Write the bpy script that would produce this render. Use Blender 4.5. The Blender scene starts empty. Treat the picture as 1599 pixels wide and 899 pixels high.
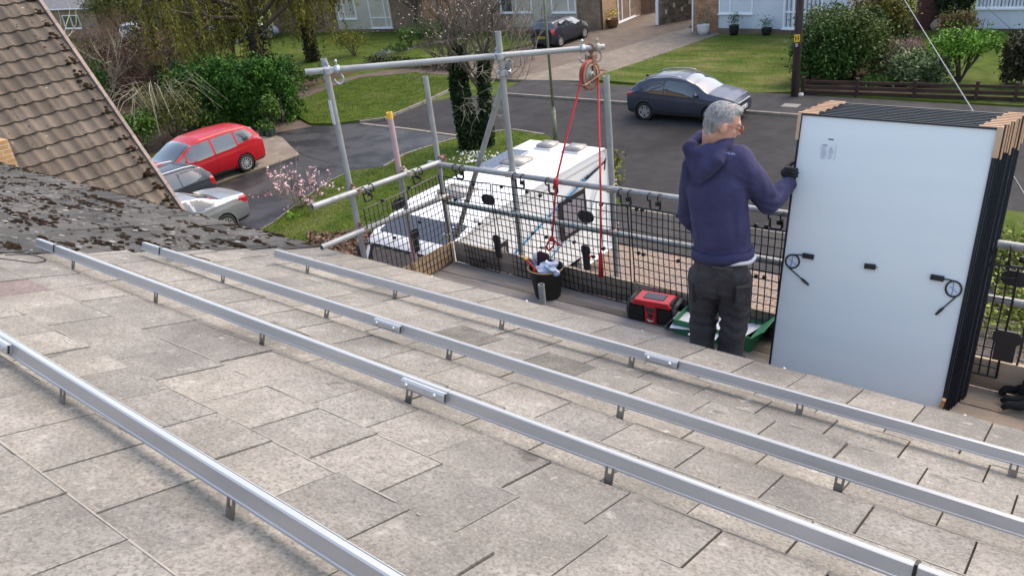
import bpy, bmesh, math, random
import numpy as np
from mathutils import Vector, Matrix, noise as mnoise
random.seed(7); rng = np.random.default_rng(7)
C = bpy.context.scene.collection
SC = bpy.context.scene
# ------------------------------------------------------------------ camera, sky, sun, exposure
CAM = np.array([0.0, 0.0, 8.2]); FPX = 1233.0; PX, PY = 799.5, 449.5
RM = np.array([[0.78963238, 0.19952855, -0.58023191], [0.60459320, -0.41427567, 0.68032546], [-0.10463161, -0.88801127, -0.44775909]])
cam_d = bpy.data.cameras.new('camera'); cam = bpy.data.objects.new('camera', cam_d); C.objects.link(cam)
cam_d.sensor_width = 36.0; cam_d.lens = 36.0 * FPX / 1599.0; cam_d.clip_start = 0.05; cam_d.clip_end = 2000
cam.matrix_world = Matrix(((RM[0][0], -RM[0][1], -RM[0][2], CAM[0]), (RM[1][0], -RM[1][1], -RM[1][2], CAM[1]),
                           (RM[2][0], -RM[2][1], -RM[2][2], CAM[2]), (0, 0, 0, 1)))
SC.camera = cam
SUN_EL, SUN_AZ = 54.0, 22.0          # azimuth clockwise from +Y
w = bpy.data.worlds.new('World'); SC.world = w; w.use_nodes = True
nt = w.node_tree; bg = nt.nodes['Background']
sky = nt.nodes.new('ShaderNodeTexSky'); sky.sky_type = 'NISHITA'; sky.sun_disc = False
sky.sun_elevation = math.radians(SUN_EL); sky.sun_rotation = math.radians(SUN_AZ); sky.air_density = 1.0; sky.dust_density = 2.0; sky.ozone_density = 0.6
nt.links.new(sky.outputs[0], bg.inputs[0]); bg.inputs[1].default_value = 0.15
sd = bpy.data.lights.new('sun', 'SUN'); sd.energy = 0.5; sd.angle = math.radians(40); sd.color = (1.0, 0.965, 0.92)
so = bpy.data.objects.new('sun', sd); C.objects.link(so); so.location = (20, 40, 60)
_d = Vector((math.sin(math.radians(SUN_AZ)) * math.cos(math.radians(SUN_EL)), math.cos(math.radians(SUN_AZ)) * math.cos(math.radians(SUN_EL)), math.sin(math.radians(SUN_EL))))
so.rotation_euler = _d.to_track_quat('Z', 'Y').to_euler()
SC.view_settings.view_transform = 'Standard'; SC.view_settings.look = 'None'
SC.view_settings.exposure = 1.7; SC.view_settings.gamma = 1.0; SC.view_settings.use_curve_mapping = False
SC.view_settings.use_white_balance = True; SC.view_settings.white_balance_temperature = 7600; SC.view_settings.white_balance_tint = 12
SC.cycles.max_bounces = 6; SC.cycles.diffuse_bounces = 3; SC.cycles.glossy_bounces = 3; SC.cycles.transmission_bounces = 3; SC.cycles.transparent_max_bounces = 6
SC.cycles.use_denoising = True
SC.render.film_transparent = False

# ------------------------------------------------------------------ measuring helpers (a ray of the survey camera onto a plane)
def ray(u, v): return RM @ np.array([u - PX, v - PY, FPX])
def gp(u, v, z=0.0):
    r = ray(u, v); p = CAM + r * ((z - CAM[2]) / r[2]); return Vector(p)
def py_(u, v, y):
    r = ray(u, v); return Vector(CAM + r * (y / r[1]))
TH = math.radians(21.83); HN = 0.987
RS = Vector((0, math.cos(TH), -math.sin(TH))); RN = Vector((0, math.sin(TH), math.cos(TH))); RX = Vector((1, 0, 0))
def W(x, s, n=0.0):                    # roof coordinates: along the eaves, down the slope, off the tiles
    return Vector((x, 0, 8.2)) + RS * s + RN * (n - HN)
def rp(u, v, n=0.0):
    r = Vector(ray(u, v)); k = (n - HN) / r.dot(RN); p = r * k; return p.x, p.dot(RS)

# ------------------------------------------------------------------ materials
MATS = {}
def mat(name, col, rough=0.6, metal=0.0, col2=None, scale=6.0, detail=5.0, lo=0.35, hi=0.65, bump=0.0, bscale=40.0, rnd=0.0, rcol=None,
        col3=None, scale3=1.0, lo3=0.55, hi3=0.7, coat=0.0, trans=0.0, spec=None, stretch=None, alpha=1.0, emit=None):
    if name in MATS: return MATS[name]
    m = bpy.data.materials.new(name); m.use_nodes = True; t = m.node_tree; N = t.nodes; L = t.links
    b = N['Principled BSDF']; b.inputs['Roughness'].default_value = rough; b.inputs['Metallic'].default_value = metal
    b.inputs['Base Color'].default_value = (*col, 1)
    if spec is not None: b.inputs['Specular IOR Level'].default_value = spec
    if coat: b.inputs['Coat Weight'].default_value = coat; b.inputs['Coat Roughness'].default_value = 0.06
    if trans: b.inputs['Transmission Weight'].default_value = trans
    if alpha < 1: b.inputs['Alpha'].default_value = alpha
    out = None
    tc = N.new('ShaderNodeTexCoord'); src = tc.outputs['Object']
    if stretch:
        mp = N.new('ShaderNodeMapping'); mp.inputs['Scale'].default_value = stretch; L.new(src, mp.inputs['Vector']); src = mp.outputs['Vector']
    def noise(sc, de):
        n = N.new('ShaderNodeTexNoise'); n.inputs['Scale'].default_value = sc; n.inputs['Detail'].default_value = de; n.inputs['Roughness'].default_value = 0.6
        L.new(src, n.inputs['Vector']); return n
    def mixc(fac, a, bcol):
        x = N.new('ShaderNodeMix'); x.data_type = 'RGBA'
        L.new(fac, x.inputs['Factor'])
        if isinstance(a, tuple): x.inputs['A'].default_value = (*a, 1)
        else: L.new(a, x.inputs['A'])
        if isinstance(bcol, tuple): x.inputs['B'].default_value = (*bcol, 1)
        else: L.new(bcol, x.inputs['B'])
        return x.outputs['Result']
    def rng_(v, a, c):
        r = N.new('ShaderNodeMapRange'); r.inputs['From Min'].default_value = a; r.inputs['From Max'].default_value = c; L.new(v, r.inputs['Value']); return r.outputs['Result']
    if col2 is not None:
        out = mixc(rng_(noise(scale, detail).outputs['Fac'], lo, hi), tuple(col), tuple(col2))
    if col3 is not None:
        out = mixc(rng_(noise(scale3, 5).outputs['Fac'], lo3, hi3), out if out is not None else tuple(col), tuple(col3))
    if rnd > 0:
        at = N.new('ShaderNodeAttribute'); at.attribute_name = 'rnd'
        if rcol is not None:
            out = mixc(at.outputs['Fac'], out if out is not None else tuple(col), tuple(rcol)) if rnd >= 1 else \
                mixc(rng_(at.outputs['Fac'], 0, 1 / rnd), out if out is not None else tuple(col), tuple(rcol))
        else:
            hv = N.new('ShaderNodeHueSaturation'); r = N.new('ShaderNodeMapRange'); r.inputs['To Min'].default_value = 1 - rnd; r.inputs['To Max'].default_value = 1 + rnd
            L.new(at.outputs['Fac'], r.inputs['Value']); L.new(r.outputs['Result'], hv.inputs['Value'])
            if out is not None: L.new(out, hv.inputs['Color'])
            else: hv.inputs['Color'].default_value = (*col, 1)
            out = hv.outputs['Color']
    if out is not None: L.new(out, b.inputs['Base Color'])
    if bump:
        bp = N.new('ShaderNodeBump'); bp.inputs['Strength'].default_value = bump; bp.inputs['Distance'].default_value = 0.02
        L.new(noise(bscale, 6).outputs['Fac'], bp.inputs['Height']); L.new(bp.outputs['Normal'], b.inputs['Normal'])
    if emit: b.inputs['Emission Color'].default_value = (*emit, 1); b.inputs['Emission Strength'].default_value = 1
    MATS[name] = m; return m

# ------------------------------------------------------------------ mesh building
def frame(d):
    d = Vector(d).normalized(); a = Vector((0, 0, 1)) if abs(d.z) < 0.9 else Vector((1, 0, 0))
    x = d.cross(a).normalized(); y = d.cross(x).normalized(); return x, y
class MB:
    def __init__(s): s.v = []; s.f = []; s.r = []
    def add(s, vs, fs, r=None):
        o = len(s.v); s.v += [tuple(q) for q in vs]; s.f += [tuple(i + o for i in q) for q in fs]
        r = random.random() if r is None else r
        s.r += [r] * len(fs); return s
    def box(s, c, size, M=None, r=None, bev=0.0):
        hx, hy, hz = size[0] / 2, size[1] / 2, size[2] / 2
        if bev <= 0:
            vs = [Vector((x * hx, y * hy, z * hz)) for x in (-1, 1) for y in (-1, 1) for z in (-1, 1)]
            fs = [(0, 1, 3, 2), (4, 6, 7, 5), (0, 4, 5, 1), (2, 3, 7, 6), (0, 2, 6, 4), (1, 5, 7, 3)]
        else:
            bm = bmesh.new(); bmesh.ops.create_cube(bm, size=1.0)
            for q in bm.verts: q.co = Vector((q.co.x * size[0], q.co.y * size[1], q.co.z * size[2]))
            bmesh.ops.bevel(bm, geom=bm.edges[:], offset=bev, segments=2, affect='EDGES')
            bm.verts.index_update(); vs = [q.co.copy() for q in bm.verts]; fs = [[q.index for q in f.verts] for f in bm.faces]; bm.free()
        if M is not None: vs = [M @ q for q in vs]
        c = Vector(c); return s.add([q + c for q in vs], fs, r)
    def obox(s, c, ax, ay, az, size, r=None):          # box on three unit axes
        M = Matrix((ax, ay, az)).transposed(); return s.box(c, size, M, r)
    def tube(s, p0, p1, r0, r1=None, n=10, cap=True, r=None):
        return s.path([p0, p1], [r0, r0 if r1 is None else r1], n, cap, r)
    def path(s, pts, rad, n=8, cap=True, r=None):
        pts = [Vector(q) for q in pts]
        if not hasattr(rad, '__len__'): rad = [rad] * len(pts)
        vs = []; fs = []; px = None
        for i, q in enumerate(pts):
            d = (pts[min(i + 1, len(pts) - 1)] - pts[max(i - 1, 0)])
            if d.length < 1e-9: d = Vector((0, 0, 1))
            d.normalize()
            if px is None: x, y = frame(d)
            else:
                x = px - d * px.dot(d)
                if x.length < 1e-6: x, y = frame(d)
                x.normalize(); y = d.cross(x)
            px = x
            for k in range(n):
                a = 2 * math.pi * k / n; vs.append(q + (x * math.cos(a) + y * math.sin(a)) * rad[i])
        for i in range(len(pts) - 1):
            for k in range(n):
                a = i * n + k; b = i * n + (k + 1) % n; fs.append((a, b, b + n, a + n))
        if cap: fs.append(tuple(range(n))[::-1]); fs.append(tuple((len(pts) - 1) * n + k for k in range(n)))
        return s.add(vs, fs, r)
    def pipe(s, p0, p1, ro, ri, n=14, r=None):           # open ended scaffold tube with a visible bore
        p0 = Vector(p0); p1 = Vector(p1); d = (p1 - p0).normalized(); x, y = frame(d); vs = []; fs = []
        for q, rr in ((p0, ri), (p0, ro), (p1, ro), (p1, ri)):
            for k in range(n):
                a = 2 * math.pi * k / n; vs.append(q + (x * math.cos(a) + y * math.sin(a)) * rr)
        for j in range(4):
            for k in range(n):
                a = j * n + k; b = j * n + (k + 1) % n; c = ((j + 1) % 4) * n; fs.append((a, b, c + (k + 1) % n, c + k))
        return s.add(vs, fs, r)
    def lathe(s, c, prof, n=24, ax=(0, 0, 1), r=None):   # profile of (radius, height)
        ax = Vector(ax).normalized(); x, y = frame(ax); c = Vector(c); vs = []; fs = []
        for rr, h in prof:
            for k in range(n):
                a = 2 * math.pi * k / n; vs.append(c + ax * h + (x * math.cos(a) + y * math.sin(a)) * rr)
        for i in range(len(prof) - 1):
            for k in range(n):
                a = i * n + k; b = i * n + (k + 1) % n; fs.append((a, b, b + n, a + n))
        return s.add(vs, fs, r)
    def prism(s, poly, z0, z1, r=None):                  # vertical prism over a ground polygon
        n = len(poly); ar = sum(poly[i][0] * poly[(i + 1) % n][1] - poly[(i + 1) % n][0] * poly[i][1] for i in range(n))
        if ar < 0: poly = poly[::-1]
        vs = [(p[0], p[1], z0) for p in poly] + [(p[0], p[1], z1) for p in poly]
        fs = [tuple(range(n, 2 * n))] + [(i, (i + 1) % n, n + (i + 1) % n, n + i) for i in range(n)]
        return s.add(vs, fs, r)
    def plate(s, c, ax, ay, pts, th, r=None):            # flat outline in the ax/ay plane with thickness
        ax = Vector(ax).normalized(); ay = Vector(ay).normalized(); nz = ax.cross(ay).normalized(); c = Vector(c); n = len(pts)
        vs = [c + ax * p[0] + ay * p[1] + nz * (th / 2) for p in pts] + [c + ax * p[0] + ay * p[1] - nz * (th / 2) for p in pts]
        fs = [tuple(range(n)), tuple(range(2 * n - 1, n - 1, -1))] + [(i, n + i, n + (i + 1) % n, (i + 1) % n) for i in range(n)]
        return s.add(vs, fs, r)
    def blob(s, c, rad, amp=0.25, seed=0.0, r=None, sub=2):
        bm = bmesh.new(); bmesh.ops.create_icosphere(bm, subdivisions=sub, radius=1.0); c = Vector(c); rad = Vector(rad) if hasattr(rad, '__len__') else Vector((rad,) * 3)
        vs = []
        for q in bm.verts:
            k = 1 + amp * mnoise.noise(q.co * 1.7 + Vector((seed, seed * 1.3, -seed)))
            vs.append(c + Vector((q.co.x * rad.x, q.co.y * rad.y, q.co.z * rad.z)) * k)
        fs = [[q.index for q in f.verts] for f in bm.faces]; bm.free(); return s.add(vs, fs, r)
    def build(s, name, m, parent=None, smooth=False, kind=None):
        me = bpy.data.meshes.new(name); me.from_pydata(s.v, [], s.f); me.update()
        a = me.attributes.new('rnd', 'FLOAT', 'FACE'); a.data.foreach_set('value', np.array(s.r, dtype=np.float32))
        me.materials.append(m)
        if smooth: me.polygons.foreach_set('use_smooth', np.ones(len(me.polygons), dtype=bool))
        o = bpy.data.objects.new(name, me); C.objects.link(o)
        if parent is not None:
            o.parent = parent; M = Matrix.LocRotScale(parent.location, parent.rotation_euler, None) if parent.parent is None else Matrix()
            o.matrix_parent_inverse = M.inverted()
        if kind: o['kind'] = kind
        return o
def tag(o, label, cat, group=None):
    o['label'] = label; o['category'] = cat
    if group: o['group'] = group
    return o
def thing(name, label, cat, loc=(0, 0, 0), group=None):
    o = bpy.data.objects.new(name, None); o.empty_display_size = 0.1; C.objects.link(o); o.location = loc
    return tag(o, label, cat, group)
def kids(o): return [c for c in bpy.data.objects if c.parent is o]
def copy_tree(o, loc=None, rz=None, label=None):         # copies a thing whose parts are modelled about its own origin
    c = o.copy(); C.objects.link(c)
    if loc is not None: c.location = loc
    if rz is not None: c.rotation_euler = (0, 0, rz)
    if label: c['label'] = label
    for ch in kids(o):
        d = ch.copy(); C.objects.link(d); d.parent = c
        for gch in kids(ch):
            e = gch.copy(); C.objects.link(e); e.parent = d
    return c
def smooth_angle(o, deg=40):
    me = o.data; me.polygons.foreach_set('use_smooth', np.ones(len(me.polygons), dtype=bool))
    try: me.set_sharp_from_angle(angle=math.radians(deg))
    except Exception: pass
    return o
def fast_mesh(name, verts, quads, rnd, m, parent=None, kind=None, tri=False):   # numpy arrays
    k = 3 if tri else 4
    me = bpy.data.meshes.new(name); nv, nf = len(verts), len(quads)
    me.vertices.add(nv); me.vertices.foreach_set('co', np.asarray(verts, dtype=np.float32).ravel())
    me.loops.add(nf * k); me.loops.foreach_set('vertex_index', np.asarray(quads, dtype=np.int32).ravel())
    me.polygons.add(nf); me.polygons.foreach_set('loop_start', np.arange(0, nf * k, k, dtype=np.int32)); me.polygons.foreach_set('loop_total', np.full(nf, k, dtype=np.int32))
    a = me.attributes.new('rnd', 'FLOAT', 'FACE'); a.data.foreach_set('value', np.asarray(rnd, dtype=np.float32))
    me.update(calc_edges=True); me.validate(); me.materials.append(m)
    o = bpy.data.objects.new(name, me); C.objects.link(o)
    if parent is not None: o.parent = parent; o.matrix_parent_inverse = Matrix.Translation(-parent.location)
    if kind: o['kind'] = kind
    return o
def leaves(name, cen, size, m, parent=None, asp=1.6, up=0.3, rnd=None, kind=None, hang=False):   # many small leaf blades at given centres
    n = len(cen); cen = np.asarray(cen); d = rng.normal(size=(n, 3))
    if hang: d = d * 0.35 + np.array([0, 0, -1.0])
    d /= np.linalg.norm(d, axis=1, keepdims=True)
    e = rng.normal(size=(n, 3)); e[:, 2] *= (1 - up); e -= d * (e * d).sum(1, keepdims=True); e /= np.linalg.norm(e, axis=1, keepdims=True)
    s = size * rng.uniform(0.6, 1.35, size=(n, 1)); a = d * s * asp * 0.5; b = e * s * 0.5
    v = np.stack([cen - a, cen + b * 0.9 - a * 0.1, cen + a, cen - b * 0.9 - a * 0.1], 1).reshape(-1, 3)
    q = np.arange(n * 4).reshape(n, 4)
    return fast_mesh(name, v, q, rng.random(n) if rnd is None else rnd, m, parent, kind)
def clumps(c, rad, k, per, spread, low=-0.2, shell=0.55):   # leaf centres in clumps through an ellipsoid
    c = np.array(c); rad = np.array(rad); u = rng.normal(size=(k, 3)); u /= np.linalg.norm(u, axis=1, keepdims=True)
    u[:, 2] = np.where(u[:, 2] < low, -u[:, 2] * 0.6, u[:, 2])
    u[:, :2] *= (1 / np.maximum(0.5, np.sqrt(np.maximum(0, 1 - u[:, 2:3] ** 2)))) ** 0.55
    rr = rng.uniform(shell, 1.0, size=(k, 1)); cc = c + u * rad * rr
    sp = spread * rng.uniform(0.5, 1.4, size=(k, 1))
    p = cc[:, None, :] + rng.normal(size=(k, per, 3)) * sp[:, None, :]
    tone = np.repeat(np.clip(rng.normal(0.5, 0.22, size=k), 0, 1), per)
    tone = np.clip(tone + rng.normal(0, 0.12, size=k * per), 0, 1)
    p = p.reshape(-1, 3); p[:, 2] = np.maximum(p[:, 2], 0.03)
    return p, tone
TRIM = mat('dark_trim', (0.018, 0.018, 0.019), 0.6); DARK = mat('dark_recess', (0.012, 0.012, 0.013), 0.7); RBL = mat('radio_black', (0.012, 0.012, 0.014), 0.55)
# ------------------------------------------------------------------ the setting: ground, lawns, road, paths
def struct(name, mb, m, smooth=False): return mb.build(name, m, None, smooth, 'structure')
def slab(name, poly, z0, z1, m): return struct(name, MB().prism(poly, z0, z1), m)
def px(*qs): return [tuple(gp(u, v))[:2] for u, v in qs]
ASPH = mat('asphalt', (0.026, 0.025, 0.0255), 0.85, spec=0.2, col2=(0.04, 0.038, 0.038), scale=1.6, detail=9, bump=0.35, bscale=60, col3=(0.017, 0.0165, 0.017), scale3=0.35, lo3=0.48, hi3=0.7)
ASPH2 = mat('old_asphalt', (0.034, 0.033, 0.034), 0.85, spec=0.2, col2=(0.056, 0.053, 0.051), scale=1.4, bump=0.3, bscale=50)
WET = mat('patched_asphalt', (0.016, 0.0155, 0.0165), 0.5, spec=0.3, col2=(0.046, 0.044, 0.044), scale=0.7, detail=7, lo=0.44, hi=0.54, bump=0.15, bscale=30)
GRASS = mat('grass', (0.035, 0.066, 0.008), 0.9, col2=(0.08, 0.112, 0.016), scale=1.6, detail=8, bump=0.9, bscale=22, col3=(0.11, 0.12, 0.04), scale3=0.45, lo3=0.52, hi3=0.75, spec=0.1)
GRASS2 = mat('dry_grass', (0.042, 0.074, 0.01), 0.9, col2=(0.085, 0.115, 0.018), scale=1.2, detail=8, bump=0.8, bscale=18, col3=(0.15, 0.14, 0.05), scale3=1.0, lo3=0.46, hi3=0.68, stretch=(0.45, 1.1, 1), spec=0.1)
SOIL = mat('soil', (0.045, 0.032, 0.022), 0.95, spec=0.1, col2=(0.11, 0.075, 0.05), scale=3, bump=0.8, bscale=14)
CONC = mat('concrete_drive', (0.2, 0.165, 0.125), 0.9, col2=(0.14, 0.115, 0.088), scale=0.8, bump=0.2, bscale=30, col3=(0.26, 0.215, 0.165), scale3=2.5)
KERB = mat('kerb_stone', (0.17, 0.15, 0.122), 0.9, col2=(0.24, 0.215, 0.178), scale=3, bump=0.2)
BROWNP = mat('brown_path', (0.07, 0.048, 0.036), 0.9, col2=(0.11, 0.08, 0.06), scale=1.4, bump=0.4, bscale=20)
def pavers_mat():
    m = mat('block_paving', (0.34, 0.25, 0.2), 0.9); t = m.node_tree; N = t.nodes; L = t.links; b = N['Principled BSDF']
    tc = N.new('ShaderNodeTexCoord'); br = N.new('ShaderNodeTexBrick'); br.inputs['Scale'].default_value = 1.0
    br.inputs['Brick Width'].default_value = 0.2; br.inputs['Row Height'].default_value = 0.1; br.inputs['Mortar Size'].default_value = 0.008
    br.inputs['Color1'].default_value = (0.34, 0.24, 0.18, 1); br.inputs['Color2'].default_value = (0.26, 0.2, 0.17, 1); br.inputs['Mortar'].default_value = (0.1, 0.085, 0.07, 1)
    L.new(tc.outputs['Object'], br.inputs['Vector'])
    n = N.new('ShaderNodeTexNoise'); n.inputs['Scale'].default_value = 1.3; L.new(tc.outputs['Object'], n.inputs['Vector'])
    x = N.new('ShaderNodeMix'); x.data_type = 'RGBA'; x.blend_type = 'MULTIPLY'; x.inputs['Factor'].default_value = 0.5
    L.new(br.outputs['Color'], x.inputs['A']); L.new(n.outputs['Color'], x.inputs['B'])
    mu = N.new('ShaderNodeMix'); mu.data_type = 'RGBA'; mu.inputs['Factor'].default_value = 0.6; L.new(x.outputs['Result'], mu.inputs['A']); L.new(br.outputs['Color'], mu.inputs['B'])
    L.new(mu.outputs['Result'], b.inputs['Base Color'])
    bp = N.new('ShaderNodeBump'); bp.inputs['Strength'].default_value = 0.6; bp.inputs['Distance'].default_value = 0.01; bp.invert = True
    L.new(br.outputs['Fac'], bp.inputs['Height']); L.new(bp.outputs['Normal'], b.inputs['Normal']); return m
PAVE = pavers_mat()
g = MB(); S_ = 420
g.add([(-S_, -S_, 0), (S_, -S_, 0), (S_, S_, 0), (-S_, S_, 0)], [(0, 1, 2, 3)]); struct('ground', g, GRASS)
# the road and the mouth of the side road
slab('road', [(-28.4, 20.9), (-26.4, 22.0), (-25.7, 24.4), (-25.0, 27.0), (-22.2, 27.55), (-16.2, 27.5), (90, 27.6), (90, 17.75), (-10.6, 17.75), (-12.8, 19.6), (-17.2, 22.45), (-20.2, 21.6)], -0.1, 0.008, ASPH)
FK = 27.55
slab('pavement', [(-23.0, FK + 0.14), (90, FK + 0.14), (90, 30.1), (-10.3, 30.2), (-19.3, 30.0), (-23.4, 30.4)], -0.1, 0.1, ASPH2)
for x0 in range(-23, 40, 1): pass
kb = MB()
x = -22.6
while x < 60:
    kb.box((x + 0.45, FK + 0.07, 0.0), (0.892, 0.14, 0.21), bev=0.012); x += 0.9
struct('kerb', kb, KERB)
slab('pavement', [(-13.5, 15.5), (90, 15.5), (90, 17.6), (-10.6, 17.6), (-12.9, 19.3), (-13.9, 18.6)], -0.1, 0.07, ASPH2)
kb = MB(); x = -10.5
while x < 60:
    kb.box((x + 0.45, 17.67, 0.0), (0.892, 0.13, 0.17), bev=0.012); x += 0.9
struct('kerb', kb, KERB)
slab('block_paving', [(-13.4, 4.2), (2.6, 4.2), (2.6, 15.5), (-13.4, 15.5)], -0.1, 0.05, PAVE)
slab('front_lawn', [(2.6, 4.2), (40, 4.2), (40, 15.5), (2.6, 15.5)], -0.1, 0.09, GRASS)
slab('verge', [(-3.2, 17.0), (60, 17.0), (60, 21.0), (-2.2, 21.0), (-3.0, 19.5)], -0.1, 0.075, GRASS)
# tree verge with its kerb
V1 = px((600, 262), (632, 243), (690, 224), (728, 213), (800, 205), (850, 213), (905, 245), (905, 300), (700, 300))
slab('verge', V1, -0.1, 0.1, GRASS)
def kerb_line(pts, wd=0.13, z1=0.12):
    k = MB()
    for a, b in zip(pts[:-1], pts[1:]):
        a = Vector(a); b = Vector(b); d = (b - a); n = max(1, int(round(d.length / 0.9)))
        for i in range(n):
            p = a + d * ((i + 0.5) / n); ang = math.atan2(d.y, d.x)
            k.box((p.x, p.y, z1 / 2 - 0.03), (d.length / n - 0.012, wd, z1 + 0.06), Matrix.Rotation(ang, 3, 'Z'), bev=0.01)
    return struct('kerb', k, KERB)
kerb_line(px((600, 264), (632, 245), (690, 226), (728, 215), (800, 206), (850, 214)))
V2 = px((447, 168), (520, 138), (560, 125), (650, 116), (700, 124), (716, 134), (680, 152), (638, 170), (600, 186), (562, 191), (520, 196), (485, 196), (460, 182))
slab('verge', V2, -0.1, 0.1, GRASS)
kerb_line(px((716, 136), (680, 154), (638, 172), (600, 188), (562, 193)))
# side drive apron between the two verges, and its channel line
slab('drive_apron', px((430, 206), (485, 198), (562, 194), (722, 216), (690, 224), (632, 243), (600, 264), (560, 268), (470, 242), (440, 225)), -0.05, 0.016, WET)
kerb_line(px((562, 193), (640, 202), (720, 213)), 0.16, 0.024)
slab('earth_path', px((400, 160), (432, 152), (470, 142), (560, 117), (640, 106), (722, 98), (722, 120), (650, 114), (560, 122), (445, 166), (458, 184), (488, 198), (430, 208), (410, 190)), -0.05, 0.02, BROWNP)
slab('concrete_drive', px((330, 215), (405, 205), (440, 215), (468, 242), (425, 258), (378, 272), (330, 290), (240, 330), (200, 260)), -0.05, 0.024, CONC)
slab('neighbour_drive', px((240, 345), (330, 292), (378, 274), (425, 259), (470, 243), (560, 268), (530, 276), (470, 310), (430, 345), (395, 368), (330, 420), (200, 420)), -0.05, 0.02, WET)
LN = px((388, 372), (432, 348), (470, 318), (520, 284), (548, 270), (600, 264), (650, 258), (760, 262), (760, 420), (600, 470), (420, 420))
slab('lawn', LN, -0.05, 0.09, GRASS)
kerb_line(px((388, 374), (430, 350), (468, 319), (518, 285), (548, 271)), 0.08, 0.1)
slab('flower_bed', px((470, 385), (520, 372), (560, 360), (590, 372), (640, 420), (560, 430), (480, 410)), 0.0, 0.13, SOIL)
# across the road
slab('lawn', px((915, 127), (1000, 98), (1120, 56), (1250, 57), (1252, 147), (1180, 149)), -0.05, 0.105, GRASS2)
slab('lawn', [(-10.2, 30.35), (16, 30.6), (16, 43.5), (-10.6, 43.0)], -0.05, 0.11, GRASS)
slab('garden_soil', px((1250, 146), (1262, 60), (1330, 30), (1440, 60), (1455, 128), (1470, 152)), -0.05, 0.115, SOIL)
slab('driveway', px((800, 128), (910, 130), (1000, 100), (1125, 56), (1075, 46), (905, 98)), -0.05, 0.11, CONC)
slab('driveway', px((700, 122), (800, 128), (905, 98), (1075, 46), (1150, 10), (1000, 18), (940, 46), (850, 70), (720, 100)), -0.05, 0.112, mat('brown_pavers', (0.105, 0.08, 0.06), 0.9, col2=(0.15, 0.115, 0.088), scale=1.5, bump=0.4, bscale=30))
slab('lawn', px((560, 110), (690, 62), (735, 60), (830, 62), (830, 72), (722, 96), (640, 104)), -0.05, 0.1, GRASS)
slab('lawn', px((420, 100), (440, 60), (620, 54), (700, 58), (560, 108), (440, 130)), -0.05, 0.09, GRASS)
slab('lawn', px((255, 80), (300, 52), (360, 50), (400, 66), (380, 90), (300, 95)), -0.05, 0.09, GRASS2)
# ------------------------------------------------------------------ our roof
def tile_mat(name, c1, c2, c3, spotc, bump=0.5):
    m = bpy.data.materials.new(name); m.use_nodes = True; t = m.node_tree; N = t.nodes; L = t.links; b = N['Principled BSDF']; b.inputs['Roughness'].default_value = 0.92
    b.inputs['Specular IOR Level'].default_value = 0.25
    tc = N.new('ShaderNodeTexCoord'); at = N.new('ShaderNodeAttribute'); at.attribute_name = 'rnd'
    off = N.new('ShaderNodeVectorMath'); off.operation = 'MULTIPLY_ADD'; off.inputs[1].default_value = (37, 19, 53)
    L.new(at.outputs['Fac'], off.inputs[0]); L.new(tc.outputs['Object'], off.inputs[2])
    def nz(s, d, v=None, r=0.62):
        n = N.new('ShaderNodeTexNoise'); n.inputs['Scale'].default_value = s; n.inputs['Detail'].default_value = d; n.inputs['Roughness'].default_value = r
        L.new(v or off.outputs[0], n.inputs['Vector']); return n.outputs['Fac']
    def mr(v, a, c, lo=0, hi=1):
        r = N.new('ShaderNodeMapRange'); r.inputs['From Min'].default_value = a; r.inputs['From Max'].default_value = c; r.inputs['To Min'].default_value = lo; r.inputs['To Max'].default_value = hi
        L.new(v, r.inputs['Value']); return r.outputs['Result']
    def mx(f, a, c, bt='MIX'):
        x = N.new('ShaderNodeMix'); x.data_type = 'RGBA'; x.blend_type = bt
        if hasattr(f, 'node'): L.new(f, x.inputs['Factor'])
        else: x.inputs['Factor'].default_value = f
        for k, q in (('A', a), ('B', c)):
            if isinstance(q, tuple): x.inputs[k].default_value = (*q, 1)
            else: L.new(q, x.inputs[k])
        return x.outputs['Result']
    col = mx(mr(nz(4.5, 6), 0.36, 0.64), c1, c2)
    col = mx(mr(nz(1.6, 4, tc.outputs['Object']), 0.45, 0.68), col, c3)           # broad damp/dirt areas
    col = mx(mr(nz(30, 7, None, 0.72), 0.42, 0.64, 0, 0.6), col, tuple(x * 0.66 for x in c1))
    col = mx(mr(nz(85, 5), 0.46, 0.66, 0, 0.85), col, tuple(x * 0.5 for x in c1))       # exposed aggregate
    col = mx(mr(nz(110, 4), 0.52, 0.68, 0, 0.6), col, tuple(min(1, x * 1.4) for x in c1))
    col = mx(mr(nz(11, 5), 0.62, 0.72, 0, 0.6), col, spotc)                        # lichen marks
    col = mx(mr(nz(7.3, 3), 0.66, 0.74, 0, 0.55), col, tuple(x * 0.42 for x in c3))
    hv = N.new('ShaderNodeHueSaturation'); L.new(mr(at.outputs['Fac'], 0, 1, 0.84, 1.1), hv.inputs['Value']); L.new(mr(at.outputs['Fac'], 0, 1, 0.92, 1.08), hv.inputs['Saturation']); L.new(col, hv.inputs['Color'])
    L.new(hv.outputs['Color'], b.inputs['Base Color'])
    bp = N.new('ShaderNodeBump'); bp.inputs['Strength'].default_value = bump; bp.inputs['Distance'].default_value = 0.006
    L.new(nz(90, 6), bp.inputs['Height']); L.new(bp.outputs['Normal'], b.inputs['Normal']); MATS[name] = m; return m
TILE = tile_mat('cleaned_concrete_tile', (0.25, 0.232, 0.203), (0.345, 0.324, 0.289), (0.148, 0.14, 0.126), (0.46, 0.43, 0.38))
TILEG = tile_mat('weathered_grey_tile', (0.08, 0.077, 0.072), (0.15, 0.145, 0.135), (0.036, 0.035, 0.033), (0.38, 0.365, 0.34))
TILEP = tile_mat('new_pinkish_tile', (0.2, 0.16, 0.148), (0.24, 0.195, 0.18), (0.17, 0.14, 0.128), (0.33, 0.27, 0.25))
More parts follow.
